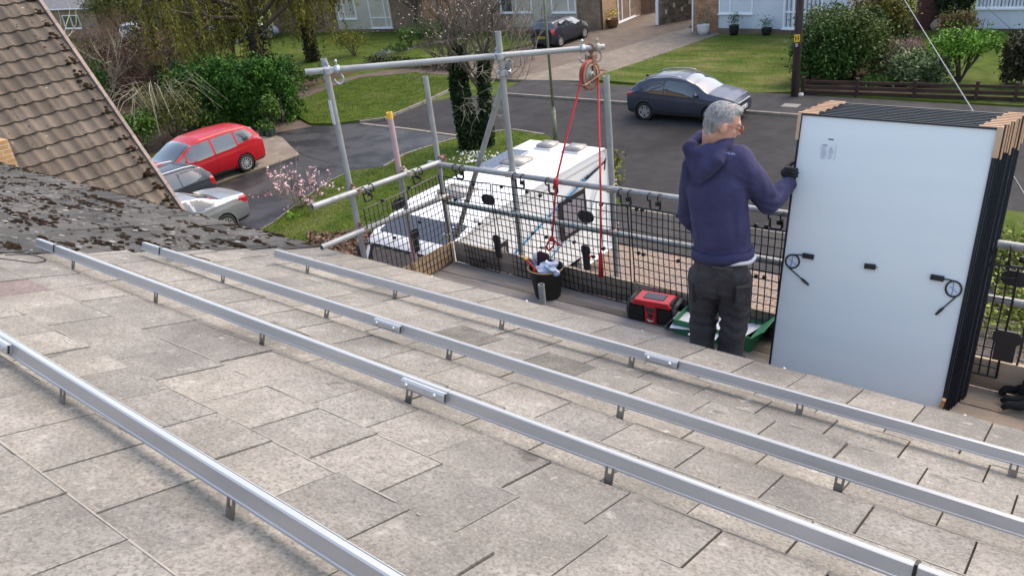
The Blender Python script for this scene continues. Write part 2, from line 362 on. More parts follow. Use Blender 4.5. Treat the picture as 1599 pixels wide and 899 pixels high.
TILED = tile_mat('dark_lichen_tile', (0.13, 0.125, 0.11), (0.3, 0.275, 0.235), (0.08, 0.078, 0.07), (0.42, 0.4, 0.34))
GAU, F0, TW, XB = 0.31, 1.82, 0.2985, -5.28
NEAR_OFF = {0: 0.0, 1: 0.2, 2: 0.07, 3: 0.176, 4: 0.055, 5: -0.065 + 0.3, 6: 0.117, 7: -0.006, 8: 0.05}
WORN = [None, MB()]; DIRT = MB()
def tile(mb, x, s0, s1, n0, n1, wd, th=0.02, sk=0.0):
    g = 0.0026 + random.random() * 0.0022; a, b = x + g, x + wd - g; dn = random.gauss(0, 0.0012); sl = random.gauss(0, 0.0016); c = 0.008
    f = s1 + random.gauss(0, 0.003)
    top = [W(a, s0, n0 + dn), W(b, s0, n0 + dn), W(b, f - c, n1 + dn + sl), W(a, f - c, n1 + dn - sl)]
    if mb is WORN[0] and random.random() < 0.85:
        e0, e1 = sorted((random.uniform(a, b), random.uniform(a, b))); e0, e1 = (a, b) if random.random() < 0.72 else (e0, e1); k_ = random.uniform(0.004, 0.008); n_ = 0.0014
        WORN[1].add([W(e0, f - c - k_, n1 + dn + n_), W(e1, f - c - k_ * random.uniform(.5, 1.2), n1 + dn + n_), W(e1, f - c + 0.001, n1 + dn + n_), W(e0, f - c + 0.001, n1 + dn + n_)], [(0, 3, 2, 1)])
    ch = [W(b - c * 0.4, f, n1 - c + dn + sl), W(a + c * 0.4, f, n1 - c + dn - sl)]
    bot = [W(a, s0, n0 - th), W(b, s0, n0 - th), W(b, f, n1 - th), W(a, f, n1 - th)]
    vs = top + ch + bot; fs = [(0, 3, 2, 1), (3, 5, 4, 2), (5, 9, 8, 4), (0, 6, 9, 5, 3), (1, 2, 4, 8, 7), (0, 1, 7, 6), (6, 7, 8, 9)]
    mb.add(vs, fs)
    d0, d1 = -0.008, n1 - 0.0075; DIRT.add([W(x - 0.006, s0, d0), W(a + 0.001, s0, d0), W(a + 0.001, f - 0.004, d1), W(x - 0.006, f - 0.004, d1)], [(0, 3, 2, 1)])
def lay_course(mb, k, xa, xb, special, n1=0.023):
    s1 = F0 + GAU * k; s0 = s1 - GAU - 0.08
    if k == 8: s1 = 4.43; s0 = 3.93
    o = NEAR_OFF.get(k, (0.15 if k % 2 else 0.0) + random.uniform(-0.03, 0.03)); x = math.floor((xa - o) / TW) * TW + o
    while x < xb:
        q = special(k, x) or mb
        if x + TW > xa and x < xb:
            xs, xe = max(x, xa), min(x + TW, xb)
            if xe - xs > 0.02: tile(q, xs, s0, s1, -0.004, n1 + (random.gauss(0, 0.003) if n1 > 0.025 else 0), xe - xs)
        x += TW
house = thing('house', 'house whose cleaned pale concrete roof carries the four rails', 'house', W(0, 0, 0))
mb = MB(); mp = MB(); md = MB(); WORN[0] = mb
pink = {}
for (u, v) in ((40, 447),):
    x_, s_ = rp(u, v, 0.015); pink[(int(math.ceil((s_ - F0) / GAU)), round(x_, 2))] = mp
for (u, v) in ((890, 578), (720, 530)):
    x_, s_ = rp(u, v, 0.015); pink[(int(math.ceil((s_ - F0) / GAU)), round(x_, 2))] = md
def special(k, x):
    for (kk, xx), q in pink.items():
        if kk == k and x <= xx < x + TW: return q
    return None
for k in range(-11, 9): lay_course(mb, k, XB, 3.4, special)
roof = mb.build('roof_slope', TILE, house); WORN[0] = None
DIRT.build('joint_dirt', mat('joint_dirt', (0.035, 0.026, 0.019), 0.98, spec=0.1, col2=(0.06, 0.045, 0.033), scale=20), house, False, 'stuff'); DIRT = MB()
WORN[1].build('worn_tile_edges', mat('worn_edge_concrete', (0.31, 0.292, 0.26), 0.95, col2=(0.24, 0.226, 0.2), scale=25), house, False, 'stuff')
for q, mm in ((mp, TILEP), (md, TILED)):
    if True:
        for k_ in range(len(q.v) // 10): z_ = MB(); z_.add(q.v[k_ * 10:k_ * 10 + 10], [tuple(i - k_ * 10 for i in f) for f in q.f[k_ * 7:k_ * 7 + 7]]); z_.build('replaced_tile' if q is mp else 'lichen_tile', mm, roof)
# far slope, walls, fascia and gutter of our house
ridge_s = F0 + GAU * -11 - GAU - 0.05; rz = W(0, ridge_s, 0)
BRK = None
def brick_mat(name, c1, c2, mortar, sx=0.225, sz=0.075):
    m = mat(name, c1, 0.9); t = m.node_tree; N = t.nodes; L = t.links; b = N['Principled BSDF']; tc = N.new('ShaderNodeTexCoord')
    sp = N.new('ShaderNodeSeparateXYZ'); L.new(tc.outputs['Object'], sp.inputs[0]); ad = N.new('ShaderNodeMath'); ad.operation = 'ADD'; L.new(sp.outputs['X'], ad.inputs[0]); L.new(sp.outputs['Y'], ad.inputs[1])
    cb = N.new('ShaderNodeCombineXYZ'); L.new(ad.outputs[0], cb.inputs['X']); L.new(sp.outputs['Z'], cb.inputs['Y'])
    br = N.new('ShaderNodeTexBrick'); br.inputs['Scale'].default_value = 1.0; br.inputs['Brick Width'].default_value = sx; br.inputs['Row Height'].default_value = sz; br.inputs['Mortar Size'].default_value = 0.008
    br.inputs['Color1'].default_value = (*c1, 1); br.inputs['Color2'].default_value = (*c2, 1); br.inputs['Mortar'].default_value = (*mortar, 1); br.inputs['Bias'].default_value = -0.1
    L.new(cb.outputs[0], br.inputs['Vector'])
    n = N.new('ShaderNodeTexNoise'); n.inputs['Scale'].default_value = 2.2; n.inputs['Detail'].default_value = 6; L.new(tc.outputs['Object'], n.inputs['Vector'])
    r = N.new('ShaderNodeMapRange'); r.inputs['From Min'].default_value = 0.3; r.inputs['From Max'].default_value = 0.7; r.inputs['To Min'].default_value = 0.7; r.inputs['To Max'].default_value = 1.2; L.new(n.outputs['Fac'], r.inputs['Value'])
    hv = N.new('ShaderNodeHueSaturation'); L.new(r.outputs['Result'], hv.inputs['Value']); L.new(br.outputs['Color'], hv.inputs['Color']); L.new(hv.outputs['Color'], b.inputs['Base Color'])
    bp = N.new('ShaderNodeBump'); bp.inputs['Strength'].default_value = 0.4; bp.inputs['Distance'].default_value = 0.01; bp.invert = True; L.new(br.outputs['Fac'], bp.inputs['Height']); L.new(bp.outputs['Normal'], b.inputs['Normal']); return m
BUFF = brick_mat('buff_brick', (0.42, 0.27, 0.15), (0.35, 0.21, 0.115), (0.4, 0.36, 0.3))
RUST = brick_mat('rust_brick', (0.36, 0.17, 0.075), (0.28, 0.125, 0.06), (0.33, 0.28, 0.22))
BROWNB = brick_mat('brown_brick', (0.25, 0.155, 0.095), (0.2, 0.12, 0.075), (0.26, 0.22, 0.18))
WHITE = mat('white_upvc', (0.78, 0.79, 0.8), 0.35)
eave = W(0, 4.43, 0)
def house_shell(parent, x0, x1, m_roof):
    a0 = W(x0, ridge_s, -0.05); a1 = W(x1, ridge_s, -0.05); b0 = a0 + Vector((0, -8.5, -3.4)); b1 = a1 + Vector((0, -8.5, -3.4))
    MB().add([a0, a1, b1, b0, a0 - Vector((0, 0, .12)), a1 - Vector((0, 0, .12)), b1 - Vector((0, 0, .12)), b0 - Vector((0, 0, .12))],
             [(0, 1, 2, 3), (7, 6, 5, 4), (0, 4, 5, 1), (3, 2, 6, 7), (0, 3, 7, 4), (1, 5, 6, 2)]).build('rear_roof_slope', m_roof, parent)
    wy0, wy1 = b0.y + 0.4, 3.25; ztop = 5.42; t = MB()
    e0, e1 = x0 + 0.02, x1 - 0.02
    sec = [(wy0, 0), (wy1, 0), (wy1, ztop), (a0.y, a0.z - 0.35), (wy0, b0.z - 0.25)]
    vs = [(e0, y, z) for y, z in sec] + [(e1, y, z) for y, z in sec]; n = 5
    t.add(vs, [tuple(range(n))[::-1], tuple(range(n, 2 * n))] + [(i, (i + 1) % n, n + (i + 1) % n, n + i) for i in range(n)]); t.build('wall', BROWNB, parent)
    d = MB(); p = [W(x0, ridge_s, -0.022), W(x1, ridge_s, -0.022), W(x1, 4.38, -0.022), W(x0, 4.38, -0.022)]; q = [v - RN * 0.03 for v in p]
    d.add(p + q, [(0, 3, 2, 1), (4, 5, 6, 7), (0, 4, 7, 3), (1, 2, 6, 5), (3, 7, 6, 2), (0, 1, 5, 4)]).build('roof_deck', mat('roofing_felt', (0.05, 0.045, 0.04), 0.9), parent)
    f = MB(); f.box(((x0 + x1) / 2, eave.y - 0.06, eave.z - 0.125), (x1 - x0, 0.022, 0.17)); f.build('fascia', WHITE, parent)
    s = MB(); s.box(((x0 + x1) / 2, (eave.y - 0.075 + wy1) / 2, eave.z - 0.2), (x1 - x0, eave.y - 0.09 - wy1, 0.012)); s.build('soffit', WHITE, parent)
    gz = eave.z - 0.045; gy = eave.y + 0.015; gm = MB(); pr = [(0.056 * math.cos(a), 0.056 * math.sin(a)) for a in [math.pi + math.pi * i / 8 for i in range(9)]]; pi_ = [(0.05 * math.cos(a), 0.05 * math.sin(a)) for a in [2 * math.pi - math.pi * i / 8 for i in range(9)]]
    ring = pr + pi_; n = len(ring)
    gm.add([(x0, gy + y, gz + z) for y, z in ring] + [(x1, gy + y, gz + z) for y, z in ring], [(i, (i + 1) % n, n + (i + 1) % n, n + i) for i in range(n)])
    gt = gm.build('gutter', mat('white_gutter', (0.62, 0.62, 0.6), 0.4), parent)
    c = MB(); x = x0 + 0.3
    while x < x1:
        c.path([(x, gy + 0.062 * math.cos(a), gz + 0.062 * math.sin(a)) for a in [math.pi + math.pi * i / 6 for i in range(7)]] + [(x, gy + 0.066, gz + 0.014), (x, gy + 0.05, gz + 0.018)], 0.008, 6); x += 0.92
    c.build('bracket', WHITE, gt)
house_shell(house, XB, 3.4, TILE)
nb = thing('house', 'adjoining house with grey weathered tiles covered in dark moss cushions', 'house', W(-9, 0, 0))
mb = MB()
for k in range(-11, 9): lay_course(mb, k, -14.0, XB - 0.004, lambda k, x: None, 0.031)
# trim the joint between the two roofs: the half tiles at the party line stop at XB
mroof = mb.build('mossy_roof_slope', TILEG, nb); DIRT.build('joint_dirt', MATS['joint_dirt'], nb, False, 'stuff')
house_shell(nb, -14.0, XB - 0.006, TILEG)
ms = MB(); MOSS = mat('moss', (0.017, 0.011, 0.007), 0.98, spec=0.1, col2=(0.036, 0.022, 0.013), scale=9, bump=1.0, bscale=60, rnd=0.4, rcol=(0.03, 0.019, 0.008))
for i in range(9000):
    x_ = random.uniform(-12.5, XB - 0.02); k = random.randint(-8, 8); s1 = F0 + GAU * k if k < 8 else 4.43
    s_ = s1 - abs(random.gauss(0, 0.06)) if random.random() < 0.7 else s1 - random.uniform(0, GAU)
    if mnoise.noise(Vector((x_ * 1.1, s_ * 1.3, 4.2))) < -0.25 and random.random() < .8: continue
    a = random.uniform(0.009, 0.029) * (1.7 if random.random() < 0.1 else 1)
    p = W(x_, s_, 0.027 - (s1 - s_) * 0.08); ms.blob(p, (a * random.uniform(1.0, 2.2), a * random.uniform(0.6, 1.0), a * random.uniform(0.35, 0.7)), 0.5, random.uniform(0, 90), sub=1)
ms.build('moss', MOSS, nb, True, 'stuff')
lm = MB()
for i in range(520):
    x_ = random.uniform(-12.0, XB - 0.1); k = random.randint(-6, 8); s1 = F0 + GAU * k if k < 8 else 4.43; s_ = s1 - random.uniform(0.03, GAU * 0.8); a = random.uniform(0.008, 0.032)
    lm.add([W(x_ + a * 1.5 * math.cos(6.283 * q / 10) * random.uniform(.7, 1.2), s_ + a * 0.7 * math.sin(6.283 * q / 10) * random.uniform(.7, 1.2), 0.0335 - (s1 - s_ - 0.7 * a * math.sin(6.283 * q / 10)) * 0.088) for q in range(10)], [tuple(range(9, -1, -1))])
lm.build('lichen', mat('grey_lichen', (0.22, 0.21, 0.19), 0.95, rnd=0.35), nb, False, 'stuff')
# ------------------------------------------------------------------ neighbour's steep pantile roof at the left
PANT = mat('aged_pantile', (0.095, 0.074, 0.055), 0.92, col2=(0.14, 0.113, 0.088), scale=2.2, detail=8, bump=0.5, bscale=70, col3=(0.058, 0.046, 0.038), scale3=1.1, lo3=0.5, hi3=0.7, rnd=0.22)
nh = thing('house', 'steep brown pantiled house roof with a pink mortar verge', 'house', (-17, 8, 0))
VA = py_(60, 0, 8.5); VB = py_(290, 335, 8.5); sd_ = (VB - VA).normalized(); nn_ = Vector((-sd_.z, 0, sd_.x)); nn_ = nn_ if nn_.x > 0 else -nn_
PG, PT0 = 0.345, VA + sd_ * -0.345 * 9
PL = lambda y, d, n=0.0: Vector((PT0.x, y, PT0.z)) + sd_ * d + nn_ * n
NCR = 28
def prof_p(y):
    t = (y / 0.3) % 1.0; return 0.042 * max(0.0, math.cos((t - 0.5) * math.pi * 2) * 0.5 + 0.5) ** 2.2 + 0.004 * math.sin(t * 6.28)
pm = MB(); ys = np.arange(-6.0, 8.46, 0.03)
for c_ in range(NCR):
    d0 = PG * c_ - 0.03; d1 = PG * (c_ + 1)
    for t0 in range(0, len(ys) - 1, 10):
        seg = ys[t0:t0 + 11]; j = random.gauss(0, 0.003); r_ = random.random(); vs = []; fs = []; k = len(seg)
        for y in seg: vs.append(PL(y, d0, prof_p(y) - 0.016)); 
        for y in seg: vs.append(PL(y, d1 + j, prof_p(y) + 0.028))
        for y in seg: vs.append(PL(y, d1 + j, prof_p(y) - 0.014))
        for q in range(k - 1): fs += [(q, q + 1, k + q + 1, k + q), (k + q, k + q + 1, 2 * k + q + 1, 2 * k + q)]
        pm.add(vs, fs, r_)
pant = pm.build('pantile_slope', PANT, nh)
smooth_angle(pant, 35)
vm = MB(); VPK = mat('pink_mortar_verge', (0.25, 0.19, 0.165), 0.9, col2=(0.31, 0.245, 0.215), scale=6, bump=0.3, rnd=0.15)
for c_ in range(NCR):
    d0 = PG * c_ + 0.004; d1 = PG * (c_ + 1) - 0.004; a = PL(8.47, (d0 + d1) / 2, 0.0); vm.obox(a + Vector((0, 0.04, 0)) + nn_ * 0.02, sd_, Vector((0, 1, 0)), nn_, (d1 - d0, 0.075, 0.09))
vm.build('verge', VPK, nh)
mm = MB()
for i in range(2300):
    c_ = random.randint(0, NCR - 1); y = 8.36 - abs(random.gauss(0, 0.07)) if random.random() < 0.12 else random.uniform(2, 8.4)
    a = random.uniform(0.012, 0.03) * (2.4 if y > 8.2 else 1.0); d = PG * (c_ + 1) - abs(random.gauss(0, 0.08)) + (0.02 if random.random() < .3 else 0)
    mm.blob(PL(y, d, prof_p(y) + 0.0), (a * random.uniform(.7, 1.2), a * random.uniform(0.8, 1.5), a * .55), 0.5, random.uniform(0, 60), sub=1)
mm.build('moss', MOSS, nh, True, 'stuff')
lm = MB()
for i in range(120):
    c_ = random.randint(0, NCR - 1); y = random.uniform(-1, 8.3); d = PG * c_ + random.uniform(0.06, 0.3); a = random.uniform(0.012, 0.035); n_ = 9; bz_ = -0.012 + 0.028 * ((d - PG * c_ + 0.03) / (PG + 0.03))
    cc = PL(y, d, prof_p(y) + bz_ + 0.0035); lm.add([cc] + [PL(y + a * math.cos(6.283 * k / n_) * random.uniform(.6, 1.2), d + a * math.sin(6.283 * k / n_) * random.uniform(.6, 1.2), prof_p(y + a * math.cos(6.283 * k / n_)) + bz_ + 0.003) for k in range(n_)], [(0, 1 + k, 1 + (k + 1) % n_) for k in range(n_)])
lm.build('lichen', mat('pale_lichen', (0.4, 0.37, 0.31), 0.95, rnd=0.3), nh, False, 'stuff')
dk = MB(); D1 = PG * NCR; dk.obox(PL(1.2, D1 / 2, -0.05), sd_, Vector((0, 1, 0)), nn_, (D1, 14.5, 0.06)); dk.build('roof_deck', MATS['roofing_felt'], nh)
rdg = PL(0, 0, 0); far_e = Vector((rdg.x - 4.6, 0, rdg.z - 4.6 * math.tan(math.radians(52))))
q = MB(); q.add([(rdg.x, -6, rdg.z), (rdg.x, 8.5, rdg.z), (far_e.x, 8.5, far_e.z), (far_e.x, -6, far_e.z)], [(0, 1, 2, 3)]); q.add([(rdg.x, -6, rdg.z - .1), (rdg.x, 8.5, rdg.z - .1), (far_e.x, 8.5, far_e.z - .1), (far_e.x, -6, far_e.z - .1)], [(3, 2, 1, 0)]); q.build('far_slope', PANT, nh)
ev_ = PL(0, D1, -0.1); q = MB(); sec = [(ev_.x - 0.35, 0), (ev_.x - 0.35, ev_.z + 0.2), (rdg.x, rdg.z - 0.25), (far_e.x + 0.3, far_e.z), (far_e.x + 0.3, 0)]; n = 5
q.add([(x, -5.8, z) for x, z in sec] + [(x, 8.3, z) for x, z in sec], [tuple(range(n)), tuple(range(2 * n - 1, n - 1, -1))] + [(i, n + i, n + (i + 1) % n, (i + 1) % n) for i in range(n)]); q.build('wall', BUFF, nh)
bp_ = Vector(CAM) + Vector(ray(2, 262)).normalized() * 15.0; q = MB(); q.box((bp_.x - 0.1, bp_.y + 0.05, bp_.z - 2.2), (0.34, 0.34, 5.2)); 
ch_ = q.build('brick_pier', brick_mat('yellow_brick', (0.5, 0.29, 0.12), (0.44, 0.25, 0.1), (0.5, 0.42, 0.32))); tag(ch_, 'yellow brick pier at the left edge between the two roofs', 'brick pier')
# ------------------------------------------------------------------ houses across the road
class Facade:
    def __init__(s, p0, p1):
        s.p0 = Vector((p0[0], p0[1], 0)); d = Vector((p1[0] - p0[0], p1[1] - p0[1], 0)); s.len = d.length; s.ax = d.normalized(); s.out = Vector((s.ax.y, -s.ax.x, 0))
    def loc(s, u, v):                       # sight line onto the facade: (along, height)
        r = Vector(ray(u, v)); o_ = Vector(CAM); k = (s.p0 - o_).dot(s.out) / r.dot(s.out); q = o_ + r * k; return (q - s.p0).dot(s.ax), q.z
    def P(s, a, z, d=0.0): return s.p0 + s.ax * a + s.out * d + Vector((0, 0, z))
    def panel(s, nm, a0, a1, z0, z1, d0, d1, m, par):
        q = MB(); q.obox(s.P((a0 + a1) / 2, (z0 + z1) / 2, (d0 + d1) / 2), s.ax, s.out, Vector((0, 0, 1)), (a1 - a0, d1 - d0, z1 - z0)); return q.build(nm, m, par)
    def window(s, a0, a1, z0, z1, par, mull=(), bars=(), blinds=0, fw=0.07, cur=()):
        q = MB(); Z = Vector((0, 0, 1))
        for (x0, x1, y0, y1) in [(a0, a0 + fw, z0, z1), (a1 - fw, a1, z0, z1), (a0 + fw, a1 - fw, z0, z0 + fw), (a0 + fw, a1 - fw, z1 - fw, z1)] + [(m - fw / 2, m + fw / 2, z0 + fw, z1 - fw) for m in mull]:
            q.obox(s.P((x0 + x1) / 2, (y0 + y1) / 2, 0.02), s.ax, s.out, Z, (x1 - x0, 0.08, y1 - y0))
        ed = [a0 + fw] + [m for m in mull] + [a1 - fw]
        for b in bars:
            for x0, x1 in zip(ed[:-1], ed[1:]): q.obox(s.P((x0 + x1) / 2, b, 0.018), s.ax, s.out, Z, (x1 - x0 - (fw if mull else 0), 0.06, fw))
        q.obox(s.P((a0 + a1) / 2, z0 - 0.03, 0.05), s.ax, s.out, Z, (a1 - a0 + 0.1, 0.14, 0.05))
        w_ = q.build('window', WHITE, par); s.panel('pane', a0 + fw * .8, a1 - fw * .8, z0 + fw * .8, z1 - fw * .8, -0.03, -0.012, WGL, w_)
        if blinds or cur:
            q = MB()
            n = blinds
            for k in range(n):
                x = a0 + fw + (a1 - a0 - 2 * fw) * (k + 0.5) / n; q.obox(s.P(x, (z0 + z1) / 2, -0.008), s.ax, s.out, Z, ((a1 - a0) / n * 0.34, 0.006, z1 - z0 - 2 * fw))
            for x0, x1 in cur: q.obox(s.P((x0 + x1) / 2, (z0 + z1) / 2, -0.0085), s.ax, s.out, Z, (x1 - x0, 0.005, z1 - z0 - 2 * fw))
            q.build('blind', BLD, w_)
        return w_
WGL = mat('window_glass', (0.03, 0.038, 0.042), 0.06, spec=0.7, coat=0.5, col2=(0.06, 0.075, 0.08), scale=0.7); BLD = mat('vertical_blind', (0.3, 0.33, 0.34), 0.8, rnd=0.3)
WCL = mat('white_cladding', (0.55, 0.6, 0.65), 0.55, col2=(0.5, 0.555, 0.61), scale=1.5); CREAM = mat('cream_render', (0.5, 0.46, 0.39), 0.9, col2=(0.44, 0.4, 0.33), scale=1.2); PLIN = mat('brown_plinth', (0.16, 0.11, 0.085), 0.9, col2=(0.2, 0.15, 0.12), scale=4); RTILE = mat('brown_roof_tiles', (0.16, 0.1, 0.075), 0.9, rnd=0.2, col2=(0.2, 0.14, 0.11), scale=3)
def block(par, F, a0, a1, depth, h, m, nm='wall', zb=0.0):
    q = MB(); q.obox(F.P((a0 + a1) / 2, (h + zb) / 2, -depth / 2 - 0.03), F.ax, F.out, Vector((0, 0, 1)), (a1 - a0, depth, h - zb)); return q.build(nm, m, par)
def gable(par, F, a0, a1, depth, h, rise, m):
    q = MB(); o_ = 0.35; A = [F.P(a0 - o_, h, 0.35), F.P(a1 + o_, h, 0.35), F.P(a1 + o_, h + rise, -depth / 2), F.P(a0 - o_, h + rise, -depth / 2), F.P(a1 + o_, h, -depth - 0.4), F.P(a0 - o_, h, -depth - 0.4)]
    q.add(A, [(0, 1, 2, 3), (3, 2, 4, 5)]); q.add([v + Vector((0, 0, -0.15)) for v in A], [(3, 2, 1, 0), (5, 4, 2, 3)]); r_ = q.build('roof', m, par)
    return r_
# white clad house
F1 = Facade(gp(1082.5, 52, 0), gp(1256, 56, 0)); L1 = F1.len * 1.35
h1 = thing('house', 'white clad house with a rust brick panel and a telegraph pole before it', 'house', F1.P(4, 0))
ab = F1.loc(1122, 50)[0]; block(h1, F1, 0, L1, 8, 5.2, mat('inner_wall', (0.3, 0.28, 0.26), 0.9)); gable(h1, F1, 0, L1, 8, 5.2, 2.2, RTILE)
F1.panel('brick_panel', 0, ab, 0, 5.2, -0.03, 0.1, RUST, h1); F1.panel('plinth', ab, L1, 0.0, F1.loc(1180, 45)[1], -0.03, 0.05, PLIN, h1)
zp = F1.loc(1180, 45)[1]; F1.panel('cladding', ab, L1, zp, 5.2, -0.03, 0.04, WCL, h1); 
a0 = F1.loc(1123.5, 20)[0]; a1 = F1.loc(1176, 20)[0]; zz = F1.loc(1150, 21.5)[1]
wF = Facade(F1.P(0, 0, 0.045), F1.P(L1, 0, 0.045))
wF.window(a0, a1, zz, zz + 1.35, h1, mull=(F1.loc(1141, 10)[0],), cur=((F1.loc(1159, 10)[0], F1.loc(1173, 10)[0]), (F1.loc(1126, 10)[0], F1.loc(1136, 10)[0])))
a0 = F1.loc(1224, 20)[0]; a1 = F1.loc(1285, 20)[0]; wF.window(a0, a1, zp + 0.04, zp + 2.1, h1, mull=(F1.loc(1241, 10)[0],), bars=(F1.loc(1250, 19)[1],), blinds=9)
dp_ = MB().tube(F1.P(0.03, 0, 0.13), F1.P(0.03, 5.2, 0.13), 0.04); dp_.build('downpipe', WHITE, h1)
# house with the buff brick corner and patio door
Cc = gp(938, 47.5, 0.11); Cc.z = 0; dwall = (gp(1001, 23, 0.11) - gp(945, 46, 0.11)); dwall.z = 0; dwall.normalize()
F2 = Facade((Cc.x - 11.0, Cc.y - 0.4), (Cc.x, Cc.y)); F3 = Facade((Cc.x, Cc.y), (Cc.x + dwall.x * 7, Cc.y + dwall.y * 7))
h2 = thing('house', 'brick house with a white patio door and drainpipe behind the dark hatchback', 'house', F2.P(5, 0))
block(h2, F2, 0, 11, 7.0, 5.2, BROWNB); gable(h2, F2, 0, 11, 7.0, 5.2, 2.2, RTILE)
F3.panel('buff_wall', 0.12, 7, 0, 5.2, 0.0, 0.06, mat('warm_buff_brick', (0.42, 0.28, 0.16), 0.9, col2=(0.36, 0.22, 0.12), scale=9, bump=0.3), h2)
q = MB(); q.tube(F3.P(0.08, 0, 0.1), F3.P(0.08, 5.2, 0.1), 0.045); q.build('drainpipe', TRIM, h2)
w3 = Facade(F3.P(0, 0, 0.065), F3.P(7, 0, 0.065)); d0 = F3.loc(963, 30)[0]; d1 = F3.loc(994, 22)[0]
pd_ = w3.window(d0, d1, 0.14, 2.2, h2, mull=((d0 * 0.42 + d1 * 0.58), (d0 * 0.8 + d1 * 0.2)), fw=0.09)
pd_.name = 'patio_door'
w2 = Facade(F2.P(0, 0, 0.035), F2.P(11, 0, 0.035)); e0 = F2.loc(862, 15)[0]; e1 = F2.loc(900, 15)[0]; zc_ = F2.loc(880, 20)[1]
F2.panel('cream_panel', F2.loc(800, 15)[0], e1 + 0.02, 0.3, 3.0, -0.03, 0.032, CREAM, h2); w2.window(e0, e1, zc_, zc_ + 1.3, h2, mull=(e0 * 0.3 + e1 * 0.7,))
f0 = F2.loc(783, 20)[0]; f1 = F2.loc(832, 18)[0]; w2.window(f0, f1, F2.loc(810, 20)[1], F2.loc(810, 20)[1] + 1.3, h2, mull=((f0 + f1) / 2,))
# house behind the drooping trees
F4 = Facade(gp(430, 52, 0), gp(665, 50, 0)); h3 = thing('house', 'brick and cream house behind the drooping yellow trees', 'house', F4.P(5, 0)); L4 = F4.len
block(h3, F4, 0, L4, 7, 5.0, BROWNB); gable(h3, F4, 0, L4, 7, 5.0, 2.2, RTILE)
w4 = Facade(F4.P(0, 0, 0.035), F4.P(L4, 0, 0.035)); F4.panel('cream_panel', F4.loc(527, 30)[0], F4.loc(612, 30)[0], F4.loc(570, 46)[1], 3.2, -0.03, 0.032, CREAM, h3)
w4.window(F4.loc(528, 15)[0], F4.loc(556, 15)[0], F4.loc(540, 30)[1], F4.loc(540, 30)[1] + 1.5, h3, mull=(F4.loc(536, 10)[0],)); w4.window(F4.loc(577, 15)[0], F4.loc(609, 15)[0], F4.loc(590, 45)[1] + 0.05, F4.loc(590, 45)[1] + 2.4, h3, mull=(F4.loc(600, 10)[0],), bars=(F4.loc(590, 28)[1],))
# far right house and the red brown garage
F5 = Facade(gp(1521, 49, 0), gp(1640, 50, 0)); h4 = thing('house', 'white panelled house with striped blinds at the top right corner', 'house', F5.P(3, 0)); L5 = F5.len * 1.6
block(h4, F5, 0, L5, 8, 5.2, BROWNB); gable(h4, F5, 0, L5, 8, 5.2, 2.2, RTILE); F5.panel('cladding', 0, L5, 0.12, 3.0, -0.03, 0.03, WCL, h4); w5 = Facade(F5.P(0, 0, 0.035), F5.P(L5, 0, 0.035))
w5.window(F5.loc(1524, 8)[0], L5 * 0.8, F5.loc(1560, 13)[1], F5.loc(1560, 13)[1] + 1.4, h4, mull=(F5.loc(1549, 5)[0],), blinds=26)
F6 = Facade(gp(1428, 51, 0), gp(1464, 50, 0)); gr = thing('garage', 'dark red brown timber garage front beyond the shrubs', 'garage', F6.P(1, 0)); REDB = mat('red_brown_boards', (0.085, 0.022, 0.016), 0.7, col2=(0.06, 0.018, 0.014), scale=2, stretch=(6, 6, 0.3)); block(gr, F6, 0, F6.len, 6, 2.6, mat('garage_wall', (0.13, 0.1, 0.08), 0.9)); q = MB()
for k in range(9): q.obox(F6.P(F6.len * (k + 0.5) / 9, 1.25, 0.0), F6.ax, F6.out, Vector((0, 0, 1)), (F6.len / 9 - 0.012, 0.04, 2.5))
q.build('door', REDB, gr)
q = MB(); q.box(F6.P(F6.len / 2, 2.68, -3.0), (F6.len + 0.4, 6.6, 0.12), Matrix.Rotation(math.atan2(F6.ax.y, F6.ax.x), 3, 'Z')); q.build('roof', RTILE, gr)
# far left houses beyond the trees
for k, (u0, u1, v, lab) in enumerate(((40, 160, 60, 'grey roofed house far off behind the bare brown bushes'), (230, 330, 46, 'pale far house glimpsed through the yellow green trees'))):
    Fk = Facade(gp(u0, v, 0), gp(u1, v, 0)); hk_ = thing('house', lab, 'house', Fk.P(3, 0)); block(hk_, Fk, 0, Fk.len, 6, 2.7, CREAM if k else BROWNB); gable(hk_, Fk, 0, Fk.len, 6, 2.7, 2.0, mat('grey_slates', (0.16, 0.15, 0.155), 0.85, col2=(0.2, 0.19, 0.19), scale=2))
    wk = Facade(Fk.P(0, 0, 0.02), Fk.P(Fk.len, 0, 0.02)); 
    for t in (0.2, 0.6): wk.window(Fk.len * t, Fk.len * (t + 0.2), 0.9, 2.1, hk_, mull=(Fk.len * (t + 0.1),))
    q = MB(); q.tube(Fk.P(-0.3, 2.66, 0.42), Fk.P(Fk.len + 0.3, 2.66, 0.42), 0.06); q.build('gutter', mat('pale_gutter', (0.45, 0.47, 0.5), 0.4), hk_)
